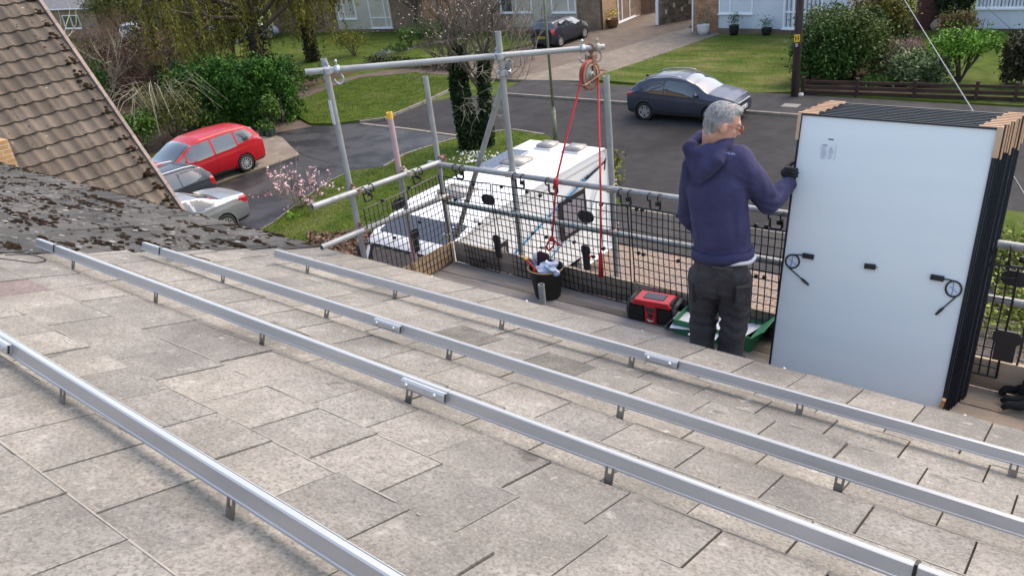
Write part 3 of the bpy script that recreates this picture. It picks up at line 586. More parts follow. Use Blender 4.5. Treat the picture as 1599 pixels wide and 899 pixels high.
# stone wall with a white post, slatted gate
a = gp(1030, 39, 0.11); b = gp(1081, 29, 0.11); Fw = Facade(a, b); sw = thing('stone_wall', 'rough stone garden wall running back from a white post', 'wall', Fw.P(1, 0))
sm_ = MB(); STN = mat('mixed_stone', (0.14, 0.1, 0.07), 0.95, rnd=1.0, rcol=(0.26, 0.2, 0.14), bump=0.6, bscale=18, col2=(0.1, 0.075, 0.055), scale=5); ww = Fw.len
z_ = 0.1
while z_ < 2.05:
    x_ = 0.0; h_ = random.uniform(0.12, 0.24)
    while x_ < ww:
        l_ = random.uniform(0.18, 0.5); 
        sm_.obox(Fw.P(x_ + l_ / 2, z_ + h_ / 2, random.uniform(-0.02, 0.02)), Fw.ax, Fw.out, Vector((0, 0, 1)), (l_ - 0.02, 0.3, h_ - 0.02), r=min(1, max(0, random.gauss(0.4, 0.3)))); x_ += l_
    z_ += h_
sm_.build('masonry', STN, sw); Fw.panel('mortar_core', 0.02, ww, 0.1, 2.0, -0.12, 0.12, mat('mortar', (0.16, 0.14, 0.11), 0.95), sw)
q = MB(); 
for k in range(4): q.obox(Fw.P(ww * (0.15 + 0.24 * k), 0.8 + 0.3 * (k % 2), 0.165), Fw.ax, Fw.out, Vector((0, 0, 1)), (0.14, 0.04, 0.24))
q.build('pale_stone', mat('pale_stone', (0.5, 0.46, 0.38), 0.9), sw)
q = MB(); bp0 = gp(1027, 39, 0.11); q.box((bp0.x, bp0.y, 0.75), (0.17, 0.17, 1.4), bev=0.012); q.lathe((bp0.x, bp0.y, 1.45), [(0.11, 0), (0.1, 0.05), (0.001, 0.1)], 4); tag(q.build('gate_post', WHITE), 'white painted gate post at the end of the stone wall', 'gate post')
a = gp(1001, 24, 0.11); b = gp(1024, 20, 0.11); Fg = Facade(a, b); q = MB()
for k in range(10): q.obox(Fg.P(Fg.len * (k + 0.5) / 10, 1.0, 0), Fg.ax, Fg.out, Vector((0, 0, 1)), (Fg.len / 10 - 0.02, 0.025, 1.8))
for z_ in (0.4, 1.5): q.obox(Fg.P(Fg.len / 2, z_, -0.03), Fg.ax, Fg.out, Vector((0, 0, 1)), (Fg.len, 0.03, 0.1))
tag(q.build('slatted_gate', mat('brown_gate_wood', (0.13, 0.075, 0.05), 0.8, rnd=0.25)), 'tall brown slatted side gate beside the patio door', 'gate')
# low brown fence
a = gp(1251, 147.5, 0.1); b = gp(1640, 161.5, 0.1); Ff = Facade(a, b); fe = thing('fence', 'low dark brown post and rail fence along the pavement', 'fence', Ff.P(3, 0)); FW = mat('brown_fence_wood', (0.035, 0.015, 0.011), 0.8, col2=(0.055, 0.024, 0.017), scale=3, stretch=(0.5, 0.5, 6), rnd=0.2)
zt = 0.62
for u in (1253, 1337, 1427, 1524, 1586, 1636):
    aa = Ff.loc(u, 150)[0]; q = MB(); q.obox(Ff.P(aa, zt / 2 + 0.04, 0.0), Ff.ax, Ff.out, Vector((0, 0, 1)), (0.11, 0.1, zt + 0.14)); q.obox(Ff.P(aa, zt + 0.125, 0.0), Ff.ax, Ff.out, Vector((0, 0, 1)), (0.13, 0.12, 0.03)); q.build('post', FW, fe)
for z_, h_ in ((0.14, 0.2), (0.37, 0.14), (0.58, 0.1)):
    q = MB(); q.obox(Ff.P(Ff.len / 2, z_, -0.068), Ff.ax, Ff.out, Vector((0, 0, 1)), (Ff.len, 0.035, h_)); q.build('rail', FW, fe)
# telegraph pole with its plate, wires
tp0 = gp(1241, 150, 0.1); tpm = thing('telegraph_pole', 'dark creosoted telegraph pole with a yellow H plate beside the lawn', 'telegraph pole', tp0); CRE = mat('creosoted_wood', (0.045, 0.028, 0.026), 0.85, col2=(0.12, 0.09, 0.085), scale=5, stretch=(6, 6, 0.25), lo=0.45, hi=0.75, bump=0.4)
ptp = Vector((tp0.x + 0.02, tp0.y, 8.7)); MB().tube(tp0 - Vector((0, 0, 0.1)), ptp, 0.15, 0.115, 16).build('pole', CRE, tpm, True)
toC = Vector((CAM[0] - tp0.x, CAM[1] - tp0.y, 0)).normalized(); tcx = Vector((-toC.y, toC.x, 0))
zc_ = (lambda r: None)
def z_at(base, v):                         # height on a vertical over base that shows at image row v
    lo, hi = -1.0, 14.0
    for _ in range(40):
        m_ = (lo + hi) / 2; c_ = RM.T @ (np.array([base.x, base.y, m_]) - CAM); vv = PY + FPX * c_[1] / c_[2]
        if vv > v: lo = m_
        else: hi = m_
    return (lo + hi) / 2
zs0, zs1 = z_at(tp0, 64.5), z_at(tp0, 53.0); zc_ = (zs0 + zs1) / 2
cpl = Vector((tp0.x, tp0.y, zc_)) + toC * 0.155 - tcx * 0.03
q = MB(); q.obox(cpl, tcx, toC, Vector((0, 0, 1)), (0.2, 0.012, zs1 - zs0)); pl_ = q.build('sign_plate', mat('hydrant_yellow', (0.75, 0.46, 0.03), 0.5), tpm)
q = MB(); f_ = cpl + toC * 0.008
for du, dz, sx, sz in ((-0.048, 0, 0.026, 0.17), (0.048, 0, 0.026, 0.17), (0, 0, 0.07, 0.026)): q.obox(f_ + tcx * du + Vector((0, 0, dz)), tcx, toC, Vector((0, 0, 1)), (sx, 0.006, sz))
q.build('letter_h', DARK, pl_); q = MB(); q.obox(cpl - Vector((0, 0, 0.24)) , tcx, toC, Vector((0, 0, 1)), (0.09, 0.012, 0.13)); q.build('pale_notice', mat('pale_notice', (0.35, 0.32, 0.3), 0.7), tpm)
q = MB(); q.blob(tp0 + Vector((0.2, 0.05, 0.04)), (0.14, 0.1, 0.09), 0.3); q.build('footing', mat('pale_footing', (0.5, 0.47, 0.43), 0.9), tpm)
WIRE = mat('grey_wire', (0.2, 0.21, 0.22), 0.6)
def span(p0, p1, sag, label, r=0.011):
    p0 = Vector(p0); p1 = Vector(p1); o = MB().path([p0.lerp(p1, t) - Vector((0, 0, sag * 4 * t * (1 - t))) for t in [k / 24 for k in range(25)]], r, 6).build('overhead_wire', WIRE, None, True); tag(o, label, 'wire')
e1_ = py_(1700, 466, 3.85); span(ptp - Vector((0, 0, 0.25)), e1_, 0.0, 'grey overhead wire running down past the solar panel stack to our eaves', 0.0045)
fb = F5.P(L5 * 0.4, 3.6, 0.1); span(ptp - Vector((0, 0, 0.3)), py_(1580, 47, 43.0), 0.0, 'thin overhead wire running across the white house at the top right', 0.012)
# lamp post
lp0 = gp(868, 222, 0.1); lpm = thing('street_lamp', 'tall slim olive green street lamp behind the motorhome', 'street lamp', lp0); OLV = mat('olive_paint', (0.13, 0.15, 0.09), 0.6, col2=(0.2, 0.21, 0.16), scale=6); q = MB(); q.tube(lp0, lp0 + Vector((0, 0, 1.15)), 0.075, 0.075, 14); q.lathe(lp0 + Vector((0, 0, 1.15)), [(0.075, 0), (0.07, 0.03), (0.045, 0.12)], 14); q.build('base', OLV, lpm, True)
q = MB(); q.tube(lp0 + Vector((0, 0, 1.2)), lp0 + Vector((0, 0, 7.6)), 0.046, 0.036, 12); q.path([lp0 + Vector((0, 0, 7.6)), lp0 + Vector((0.05, 0.3, 7.85)), lp0 + Vector((0.1, 0.8, 7.95))], 0.03, 8); q.build('column', OLV, lpm, True); q = MB(); q.box(lp0 + Vector((0.13, 1.05, 7.95)), (0.2, 0.55, 0.1), bev=0.04); q.build('lamp_head', mat('lamp_head_grey', (0.4, 0.4, 0.4), 0.5), lpm, True)
# a pavement cover and pots
q = MB(); cv = gp(1235, 165, 0.1); q.box((cv.x, cv.y, 0.103), (0.6, 0.45, 0.012)); tag(q.build('access_cover', mat('pale_cover', (0.2, 0.19, 0.17), 0.8)), 'pale rectangular access cover in the pavement by the telegraph pole', 'cover')
q = MB(); cv = gp(620, 246, 0.016); q.lathe((cv.x, cv.y, 0.017), [(0.001, 0.008), (0.27, 0.008), (0.3, 0.006), (0.3, 0)], 24); tag(q.build('manhole_cover', TRIM), 'round dark manhole cover in the wet side drive', 'cover')
for wf_, L_h, hp in ((wF, L1, h1), (w2, 11, h2), (w4, L4, h3), (w5, L5, h4)):          # upper storey windows
    for t in (0.18, 0.62): wf_.window(L_h * t, L_h * t + 1.7, 3.35, 4.55, hp, mull=(L_h * t + 0.85,))
# ------------------------------------------------------------------ mounting rails
ALU = mat('mill_aluminium', (0.56, 0.56, 0.555), 0.4, 0.65, col2=(0.46, 0.46, 0.46), scale=3, stretch=(0.15, 2, 2), col3=(0.54, 0.535, 0.52), scale3=4)
STEEL = mat('stainless_hook', (0.3, 0.29, 0.28), 0.4, 0.9, col2=(0.22, 0.21, 0.2), scale=30)
DARK = mat('dark_recess', (0.012, 0.012, 0.013), 0.7)
BOLT = mat('bright_bolt', (0.7, 0.7, 0.7), 0.25, 1.0)
BLKP = mat('black_plastic', (0.012, 0.012, 0.013), 0.45)
NT, NBt, RWD = 0.115, 0.064, 0.033
def rail_profile(top=NT, bot=NBt, wd=RWD):   # (s, n) outline seen on the cut end
    h = wd / 2; return [(-h, bot), (-h - 0.004, bot), (-h - 0.004, bot + 0.006), (-h, bot + 0.008), (-h, top - 0.004), (-h + 0.004, top), (0.006, top), (0.006, top - 0.003), (0.0095, top - 0.003), (0.0095, top), (h - 0.004, top), (h, top - 0.004), (h, bot)]
def extrude(mb, prof, x0, x1, s0, s1):
    n = len(prof); vs = [W(x0, s0 + a, b) for a, b in prof] + [W(x1, s1 + a, b) for a, b in prof]
    mb.add(vs, [(i, n + i, n + (i + 1) % n, (i + 1) % n) for i in range(n)] + [tuple(range(n)), tuple(range(2 * n - 1, n - 1, -1))])
def rail(label, x0, x1, s0, s1, hooks, splices, caps):
    o = thing('mounting_rail', label, 'rail', W(x0, s0, 0), 'aluminium mounting rails on the roof')
    S = lambda x: s0 + (s1 - s0) * (x - x0) / (x1 - x0)
    b = MB(); cuts = [x0] + [q[1] - 0.0 for q in splices if x0 < q[1] < x1] + [x1]
    for a, c in zip(cuts[:-1], cuts[1:]): extrude(b, rail_profile(), a + 0.001, c - 0.001, S(a), S(c))
    bar = b.build('bar', ALU, o)
    for hx in hooks:
        h = MB(); s_ = S(hx) - RWD / 2 - 0.006; wd = 0.031
        # strap rising from between the tiles, with a slot near the top
        for dx, ww in ((-0.0115, 0.008), (0.0115, 0.008)):
            h.add(*strap(hx + dx, s_, ww, 0.046, 0.068))
        h.add(*strap(hx, s_, wd, 0.004, 0.046))
        h.build('roof_hook', STEEL, o)
    for xa, xb_ in splices:
        p = MB(); s_ = S((xa + xb_) / 2); h = RWD / 2
        prof = [(-h - 0.001, NBt + 0.01), (-h - 0.019, NBt + 0.01), (-h - 0.022, NBt + 0.014), (-h - 0.022, NT - 0.015), (-h - 0.016, NT - 0.006), (-h - 0.001, NT - 0.006)]
        extrude(p, prof, xa, xb_, S(xa), S(xb_)); sp = p.build('splice', ALU, o)
        e = MB()
        for nn in (NBt + 0.017, NBt + 0.027, NBt + 0.037): e.lathe(W(xb_ + 0.0006, S(xb_) - h - 0.011, nn), [(0.0001, 0), (0.0048, 0), (0.0048, 0.001), (0.0001, 0.001)], 10, (1, 0, 0))
        e.build('splice_bore', DARK, sp)
        for fx in (0.14, 0.8):
            t = MB(); c = W(xa + (xb_ - xa) * fx, S(xa) - h - 0.022, NBt + 0.026); t.lathe(c, [(0.0001, 0.007), (0.006, 0.006), (0.0085, 0.002), (0.0085, -0.001)], 12, -RS); t.build('bolt', BOLT, sp)
    for cx in caps:
        c = MB(); c.obox(W(cx, S(cx), (NT + NBt) / 2), RX, RS, RN, (0.009, RWD + 0.007, NT - NBt + 0.006)); c.build('cable_tie', BLKP, o)
    return o
def strap(x, s, wd, n0, n1, th=0.005):
    vs = []
    for a in (0, th):
        vs += [W(x - wd / 2, s + a, n0), W(x + wd / 2, s + a, n0), W(x + wd / 2, s + a, n1), W(x - wd / 2, s + a, n1)]
    return vs, [(0, 1, 2, 3), (7, 6, 5, 4), (0, 4, 5, 1), (1, 5, 6, 2), (2, 6, 7, 3), (3, 7, 4, 0)]
hh = RWD / 2
rail('aluminium rail nearest the eaves, lowest of the four on the roof', -4.7, 2.6, 3.521 + hh, 3.625 + hh, [-4.32, -3.47, -2.617, -1.78, -0.929, -0.101, 0.75, 1.6], [(-1.71, -1.53)], [])
rail('second aluminium rail up from the eaves, starting beside the mossy tiles', -5.06, 2.6, 2.735 + hh, 2.79 + hh, [-4.123, -3.18, -2.311, -1.393, -0.545, 0.35, 1.25], [(-2.81, -2.63)], [-4.84])
rail('long aluminium rail crossing the middle of the roof, black tie near its lower end', -5.23, 2.6, 2.15 + hh, 2.146 + hh, [-4.72, -3.805, -2.9, -1.975, -1.088, -0.15, 0.8], [(-2.01, -1.79)], [-4.98, -0.21])
rail('aluminium rail nearest the camera, highest up the roof slope', -5.2, 2.2, 1.22 + hh, 1.02 + hh, [-4.4, -3.5, -2.556, -1.585, -0.6], [(-3.15, -2.985)], [])
# cables lying on the tiles
CBL = mat('black_cable', (0.015, 0.014, 0.015), 0.5)
def wire(name, pts, r, label, cat, n=6, m=None):
    q = []
    for i in range(len(pts) - 1):
        p0, p1, p2, p3 = [Vector(pts[max(0, min(len(pts) - 1, i + d))]) for d in (-1, 0, 1, 2)]
        for t in [k / 8 for k in range(8)]:
            q.append(0.5 * ((2 * p1) + (p2 - p0) * t + (2 * p0 - 5 * p1 + 4 * p2 - p3) * t * t + (3 * p1 - p0 - 3 * p2 + p3) * t ** 3))
    q.append(Vector(pts[-1])); o = MB().path(q, r, n).build(name, m or CBL, None, True); return tag(o, label, cat)
on = lambda u, v, n=0.026: W(*rp(u, v, n), n)
wire('cable', [on(-40, 392), on(0, 394), on(40, 395), on(78, 395), on(80, 392), on(58, 395), on(20, 397.5), on(9, 398), on(40, 397), on(62, 401), on(71, 406), on(62, 409), on(48, 410), on(20, 406), on(-30, 401)], 0.0035, 'thin black cable looped on the pale tiles at the left edge', 'cable')
wire('cable', [on(254, 399), on(262, 403), on(272, 406), on(282, 408)], 0.004, 'short black cable end lying under the second rail', 'cable')
wire('cable', [on(296, 397), on(308, 402), on(320, 404), on(328, 407)], 0.004, 'short black cable end beyond the second rail by the mossy tiles', 'cable')
# ------------------------------------------------------------------ scaffold
GALV = mat('galvanised_tube', (0.34, 0.355, 0.355), 0.55, 0.35, col2=(0.26, 0.27, 0.27), scale=4, col3=(0.22, 0.21, 0.2), scale3=9, lo3=0.58, hi3=0.72, bump=0.05, bscale=80)
GALVG = mat('green_grey_tube', (0.27, 0.31, 0.3), 0.55, 0.4, col2=(0.2, 0.26, 0.25), scale=4)
PINK = mat('pink_painted_tube', (0.52, 0.3, 0.33), 0.6, 0.1, col2=(0.4, 0.33, 0.33), scale=7)
YEL = mat('yellow_paint', (0.75, 0.42, 0.04), 0.5)
CPL = mat('coupler_steel', (0.5, 0.54, 0.58), 0.4, 0.75, col2=(0.34, 0.36, 0.38), scale=25)
RUSTM = mat('rusty_coupler', (0.17, 0.075, 0.04), 0.8, 0.2, col2=(0.3, 0.22, 0.17), scale=20, bump=0.4)
PR = 0.0242; ZP = 5.1; YO = 4.95; YP = 5.0
sc = thing('scaffold', 'tubular steel scaffold round the eaves with guard rails and hoist arm', 'scaffold', (-3.1, YP, 0))
def pole(name, p0, p1, m=GALV, group=None):
    return smooth_angle(MB().pipe(p0, p1, PR, PR - 0.004, 16).build(name, m, sc), 50)
XCR = -4.97
pole('standard', (XCR - 0.0, YP + 0.0, 0.02), (XCR, YP, 6.83)); pole('standard', (-4.135, YP, 0.02), (-4.1, YP, 7.22)); pole('standard', (-3.1, YP, 0.02), (-3.125, YP, 6.915))
pole('standard', (-0.95, YP, 0.02), (-0.95, YP, 6.4)); pole('standard', (1.2, YP, 0.02), (1.2, YP, 6.4))
pole('standard', (-5.02, 3.97, 0.02), (-5.0, 3.97, 7.2)); ip = pole('standard', (XCR - 0.06, 4.56, 0.02), (XCR - 0.055, 4.56, 6.42))
pk = smooth_angle(MB().pipe((XCR - 0.055, 4.56, 6.1), (XCR - 0.055, 4.56, 6.61), PR + 0.001, PR - 0.004, 16).build('pink_tube_end', PINK, ip), 50)
MB().pipe((XCR - 0.055, 4.56, 6.57), (XCR - 0.055, 4.56, 6.625), PR + 0.002, PR - 0.006, 16).build('yellow_tube_band', YEL, ip)
MB().pipe((XCR - 0.056, 4.56, 5.2), (XCR - 0.056, 4.56, 5.5), PR + 0.001, PR - 0.004, 16).build('pink_tube_foot', PINK, ip)
st_ = py_(845, 444, 4.06); pole('standard', (st_.x, st_.y, 0.02), (st_.x, st_.y, st_.z)); pole('standard', (-1.4, 3.9, 0.02), (-1.4, 3.9, 5.0)); pole('standard', (1.2, 3.9, 0.02), (1.2, 3.9, 5.0))
XR = XCR + 0.05
pole('guard_rail', (XR - 0.12, YO, 6.05), (2.5, YO, 6.085)); pole('guard_rail', (XR, YO, 5.69), (-3.0, YO, 5.685), GALVG); pole('guard_rail', (-3.0, YO, 5.685), (2.5, YO, 5.75))
pole('guard_rail', (XR, 3.5, 6.17), (XR, 5.03, 6.06)); pole('guard_rail', (XR, 3.5, 5.825), (XR, 5.0, 5.73))
a0 = py_(470, 116, 3.9); a1 = py_(943, 59.5, 5.1)
i0 = py_(512, 110, 3.93); i1 = py_(772, 88, 4.95); dd = (i1 - i0).normalized()
def along(u, v):        # point of the arm line nearest to a sight line
    r = Vector(ray(u, v)).normalized(); o_ = Vector(CAM); w0 = i0 - o_; b_ = dd.dot(r); d_ = dd.dot(w0); e_ = r.dot(w0)
    return i0 + dd * ((b_ * e_ - d_) / (1 - b_ * b_))
A0, A1 = along(477, 116), along(943, 60)
pole('hoist_arm', A0, A1)
pole('brace', (-4.06, YP + 0.06, 6.98), (-4.95, YP + 0.075, 5.28)); 
# transoms carrying the boards and ledgers below
for x in (-4.85, -4.1, -3.05, -1.9, -0.9, 0.2, 1.2): pole('transom', (x, 3.72, ZP - 0.066), (x, 5.12, ZP - 0.066))
pole('ledger', (-5.1, YP + 0.05, ZP - 0.118), (2.5, YP + 0.05, ZP - 0.118)); pole('ledger', (-5.1, 3.87, ZP - 0.118), (2.5, 3.87, ZP - 0.118))
def coupler(c, d1, d2, m=CPL):       # two clamp bands, a saddle and the swing bolts
    c = Vector(c); d1 = Vector(d1).normalized(); d2 = Vector(d2).normalized(); nrm = d1.cross(d2).normalized(); mb = MB()
    for d, o_ in ((d1, -0.026), (d2, 0.026)):
        x, y = nrm, d.cross(nrm); q = c + nrm * o_
        mb.lathe(q - d * 0.022, [(PR + 0.001, 0), (PR + 0.008, 0.002), (PR + 0.008, 0.042), (PR + 0.001, 0.044)], 16, d)
        e = q + y * (PR + 0.02); mb.tube(e - x * 0.025, e + x * 0.038, 0.006); mb.lathe(e + x * 0.03, [(0.0001, 0.014), (0.011, 0.013), (0.011, 0), (0.0001, 0)], 6, x); mb.box(e, (0.02, 0.022, 0.024), bev=0.003)
        e = q - y * (PR + 0.012); mb.lathe(e - d * 0.016, [(0.0001, 0), (0.008, 0), (0.008, 0.032), (0.0001, 0.032)], 10, d)
    return smooth_angle(mb.build('coupler', m, sc), 40)
vz = (0, 0, 1)
coupler(i0 + Vector((0.0, 0, 0.0)), vz, dd, CPL); coupler((-4.1, YP - 0.02, 7.035), vz, dd, CPL); coupler((-4.09, YP + 0.02, 6.9), vz, (0.46, 0, 0.88), CPL)
coupler((XR - 0.03, 3.97, 6.137), vz, (0, 1, -0.07), RUSTM); coupler((XR - 0.03, 3.97, 5.795), vz, (0, 1, -0.06), RUSTM); coupler((XR - 0.02, 4.56, 6.095), vz, (0, 1, -0.07), mat('pale_coupler', (0.36, 0.32, 0.27), 0.7, 0.3))
coupler((XR, 5.0, 6.06), (1, 0, 0), (0, 1, 0), RUSTM); coupler((XR, 4.98, 5.715), vz, (0, 1, 0), RUSTM)
for x in (-4.115, -3.11): coupler((x, (YP + YO) / 2, 6.055), vz, (1, 0, 0), mat('pale_coupler', (0.36, 0.32, 0.27), 0.7, 0.3)); coupler((x, (YP + YO) / 2, 5.69), vz, (1, 0, 0), CPL if x < -4 else mat('faded_red_coupler', (0.4, 0.25, 0.25), 0.7, 0.2))
coupler((XCR - 0.03, 4.56, 5.24), vz, (0, 1, 0), mat('pale_coupler', (0.36, 0.32, 0.27), 0.7, 0.3)); coupler((XCR, YP, 5.33), vz, (1, 0, 0), CPL); coupler((-0.95, YP - 0.02, 6.07), vz, (1, 0, 0), CPL)
# fittings hanging open on the arm beside the pulley
pc = along(917, 66)
def open_clip(q, m):
    mb = MB(); q = Vector(q); x = dd; mb.lathe(q - x * 0.02, [(PR + 0.001, 0), (PR + 0.009, 0.002), (PR + 0.009, 0.038), (PR + 0.001, 0.04)], 16, x)
    mb.tube(q + Vector((0, 0, PR)), q + Vector((0, 0, PR + 0.05)), 0.007); mb.lathe(q + Vector((0, 0, PR + 0.03)), [(0.0001, 0.014), (0.011, 0.013), (0.011, 0), (0.0001, 0)], 6)
    mb.path([q + Vector((0, 0, -PR - 0.005)) + (x * math.cos(a) * 0.034 + Vector((0, 0, 1)) * (math.sin(a) * 0.04 - 0.04)) for a in [math.radians(t) for t in range(60, -200, -20)]], 0.008, 6)
    return mb.build('coupler', m, sc, True)
open_clip(along(909, 66.5), CPL); open_clip(along(932, 62.5), mat('pale_coupler', (0.36, 0.32, 0.27), 0.7, 0.3))
open_clip(i0 + dd * 0.07, CPL)
# sole plate stickers: the short pale plate on the inner pole
MB().box((-5.0, 3.97 - PR - 0.004, 6.79), (0.03, 0.006, 0.19)).build('tag_holder', mat('pale_plate', (0.5, 0.53, 0.55), 0.5), sc)
# ------------------------------------------------------------------ boards
def wood(name, c1, c2, c3, st):
    return mat(name, c1, 0.85, col2=c2, scale=3.2, detail=7, stretch=st, bump=0.35, bscale=16, col3=c3, scale3=0.9, lo3=0.5, hi3=0.62, rnd=0.16)
GREYW = wood('grey_board', (0.19, 0.165, 0.145), (0.28, 0.25, 0.225), (0.1, 0.085, 0.072), (0.35, 5, 5)); FRESHW = wood('fresh_toe_board', (0.6, 0.37, 0.2), (0.68, 0.47, 0.28), (0.48, 0.28, 0.14), (5, 0.5, 5))
TOEW = wood('old_toe_board', (0.28, 0.22, 0.175), (0.36, 0.3, 0.25), (0.16, 0.125, 0.1), (0.4, 5, 5)); PALEW = wood('pale_board', (0.36, 0.27, 0.19), (0.44, 0.35, 0.26), (0.25, 0.18, 0.12), (0.4, 5, 5))
def board(name, c, size, m, label, cat, grp, rz=0.0):
    o = MB().box((0, 0, 0), size, bev=0.004).build(name, m); o.location = c; o.rotation_euler = (0, 0, rz); return tag(o, label, cat, grp)
ROWS = ['outermost', 'second outermost', 'middle', 'second innermost', 'innermost']
for i in range(5):
    y = 4.815 - i * 0.229
    for j, (x0, x1) in enumerate(((-4.9, -1.42 + 0.1 * (i % 2)), (-1.41 + 0.1 * (i % 2), 2.4))):
        board('scaffold_board', ((x0 + x1) / 2, y, ZP - 0.019 + random.uniform(-0.002, 0.002)), (x1 - x0 - 0.006, 0.222, 0.038), GREYW if j == 0 else PALEW,
              f'{ROWS[i]} weathered grey walkway board of the left run' if j == 0 else f'{ROWS[i]} paler walkway board of the right run by the solar panels', 'board', 'scaffold walkway boards')
board('toe_board', ((-4.86 - 3.45) / 2, 4.945 - 0.005, ZP + 0.1), (1.4, 0.036, 0.2), TOEW, 'old toe board at the left corner of the walkway front', 'toe board', 'toe boards round the scaffold')
board('toe_board', (-2.2, 4.94, ZP + 0.098), (2.5, 0.036, 0.195), wood('dirty_toe_board', (0.26, 0.21, 0.16), (0.36, 0.3, 0.24), (0.14, 0.11, 0.09), (0.4, 5, 5)), 'dirty pale toe board behind the radio and the man', 'toe board', 'toe boards round the scaffold')
board('toe_board', (0.75, 4.94, ZP + 0.105), (3.2, 0.036, 0.21), PALEW, 'pale toe board to the right of the solar panels', 'toe board', 'toe boards round the scaffold')
board('toe_board', (-4.885, 4.66, ZP + 0.1), (0.036, 0.54, 0.2), FRESHW, 'fresh orange pine toe board across the walkway end', 'toe board', 'toe boards round the scaffold')
board('toe_board', (-4.9, 4.1, ZP + 0.1), (0.036, 0.52, 0.2), FRESHW, 'fresh pine toe board end beside the eaves', 'toe board', 'toe boards round the scaffold')
board('timber_offcut', (-2.95, 4.02, ZP + 0.012), (0.7, 0.09, 0.024), wood('split_timber', (0.2, 0.12, 0.08), (0.28, 0.19, 0.13), (0.12, 0.07, 0.05), (0.4, 5, 5)), 'split brown timber strip lying on the boards by the eaves', 'timber', None, -0.06)
# ------------------------------------------------------------------ black mesh guards hung on the rails
GRD = mat('guard_mesh_black', (0.008, 0.008, 0.009), 0.5); PLT = mat('guard_plate', (0.014, 0.015, 0.018), 0.5, col2=(0.022, 0.023, 0.027), scale=8)
def guard(label, org, ax, width, top, height, ovals, tombs, hooks, bosses, sag=0.0, nrm=None):
    """org: point under the rail at the left end; ax: run of the rail"""
    org = Vector(org); ax = Vector(ax).normalized(); up = Vector((0, 0, 1)); nz = ax.cross(up).normalized()
    o = thing('mesh_guard', label, 'mesh guard', org, 'black plastic mesh guards hung on the guard rails')
    P = lambda u, v: org + ax * u + up * v + nz * (0.02 * math.sin(u / max(width, 0.1) * 3.1 + v) * (1 if sag == 0 else 1 + sag)) + up * (0.014 * mnoise.noise(Vector((u * 2.3 + org.x, v * 1.5, 0)))) + ax * (0.012 * mnoise.noise(Vector((v * 2.6, u * 1.7 + org.x, 3)))) + nz * (0.02 * mnoise.noise(Vector((u * 2.1, v * 2.3, org.x))))
    m = MB(); nx = max(2, int(round(width / 0.047))); ny = max(2, int(round(height / 0.066))); b = top - height
    for i in range(nx + 1):
        u = width * i / nx; m.path([P(u, b + height * k / 8) for k in range(9)], 0.0065 if i in (0, nx) else 0.0043, 4)
    for j in range(ny + 1):
        v = b + height * j / ny; m.path([P(width * k / 12, v) for k in range(13)], 0.0065 if j in (0, ny) else 0.0041, 4)
    m.build('mesh', GRD, o)
    for u, v in bosses:
        q = MB(); q.lathe(P(u, v) - nz * 0.012, [(0.0001, 0), (0.014, 0), (0.016, 0.012), (0.014, 0.024), (0.0001, 0.024)], 10, nz); q.build('boss', GRD, o, True)
    for u, v in ovals:
        pts = [(0.052 * (1 if math.cos(a) > 0 else -1) * 0.5 + 0.05 * math.cos(a), 0.05 * math.sin(a)) for a in [2 * math.pi * (k + 0.5) / 28 for k in range(28)]]
        MB().plate(P(u, v) - nz * 0.006, ax, up, pts, 0.006).build('oval_plate', PLT, o)
    for u, v in tombs:
        pts = [(-0.03, -0.13), (0.03, -0.13), (0.032, 0.0), (0.042, 0.03), (0.04, 0.075), (0.025, 0.09), (-0.025, 0.09), (-0.04, 0.075), (-0.042, 0.03), (-0.032, 0.0)]
        MB().plate(P(u, v) - nz * 0.008, ax, up, pts, 0.012).build('end_clip', PLT, o)
    for u, rz_ in hooks:      # a ring round the tube with a U loop below it
        q = MB(); c = org + ax * u + up * rz_
        for du in (-0.042, 0.042):
            cc = c + ax * du; q.path([cc + (nz * math.cos(a) + up * math.sin(a)) * (PR + 0.007) for a in [math.radians(t) for t in range(-100, 200, 30)]], 0.006, 6)
        q.path([c + ax * -0.042 - nz * 0.012 - up * PR, c + ax * -0.042 - nz * 0.01 - up * 0.085, c + ax * -0.03 - nz * 0.008 - up * 0.1, c + ax * 0.03 - nz * 0.008 - up * 0.1, c + ax * 0.042 - nz * 0.01 - up * 0.085, c + ax * 0.042 - nz * 0.012 - up * PR], 0.009, 6)
        q.box(c + ax * 0.02 - nz * 0.012 - up * 0.05, (0.03, 0.022, 0.03)); q.build('hook', GRD, o, True)
    return o
YG = YO - 0.034
gx = lambda u, v: py_(u, v, YG)
def fguard(label, x0, x1, ovals, tombs, hooks, bosses, bot=5.11):
    T = 5.955; return guard(label, (x0, YG, 0), (1, 0, 0), x1 - x0, T, T - bot, [(gx(*q).x - x0, gx(*q).z) for q in ovals], [(gx(*q).x - x0, gx(*q).z) for q in tombs], [(gx(*q).x - x0, 6.055) for q in hooks], [(gx(*q).x - x0, gx(*q).z) for q in bosses])
xa = XR + 0.07
fguard('black mesh guard at the corner pole, in front of the motorhome nose', xa, -4.3, [(763, 312)], [(777, 380)], [(716, 268)], [(741, 287), (782, 293), (750, 349), (712, 312), (716, 401), (757, 405)])
fguard('black mesh guard in the middle, behind the bucket', -4.285, -2.93, [(917, 337)], [(917, 398)], [(810, 280), (862, 290)], [(824, 300), (845, 305), (831, 364), (853, 370), (899, 377), (893, 312), (941, 318), (946, 387), (930, 400)])
fguard('black mesh guard behind the man and the radio', -2.915, -1.6, [], [], [(976, 308), (1022, 314), (1212, 330)], [(994, 326), (1003, 327), (1060, 335), (997, 396), (1005, 398), (1061, 407), (1180, 350), (1196, 352), (1182, 430), (1195, 432)])
fguard('black mesh guard just right of the solar panels', -1.58, -0.36, [], [], [(1540, 372)], [], 5.2)
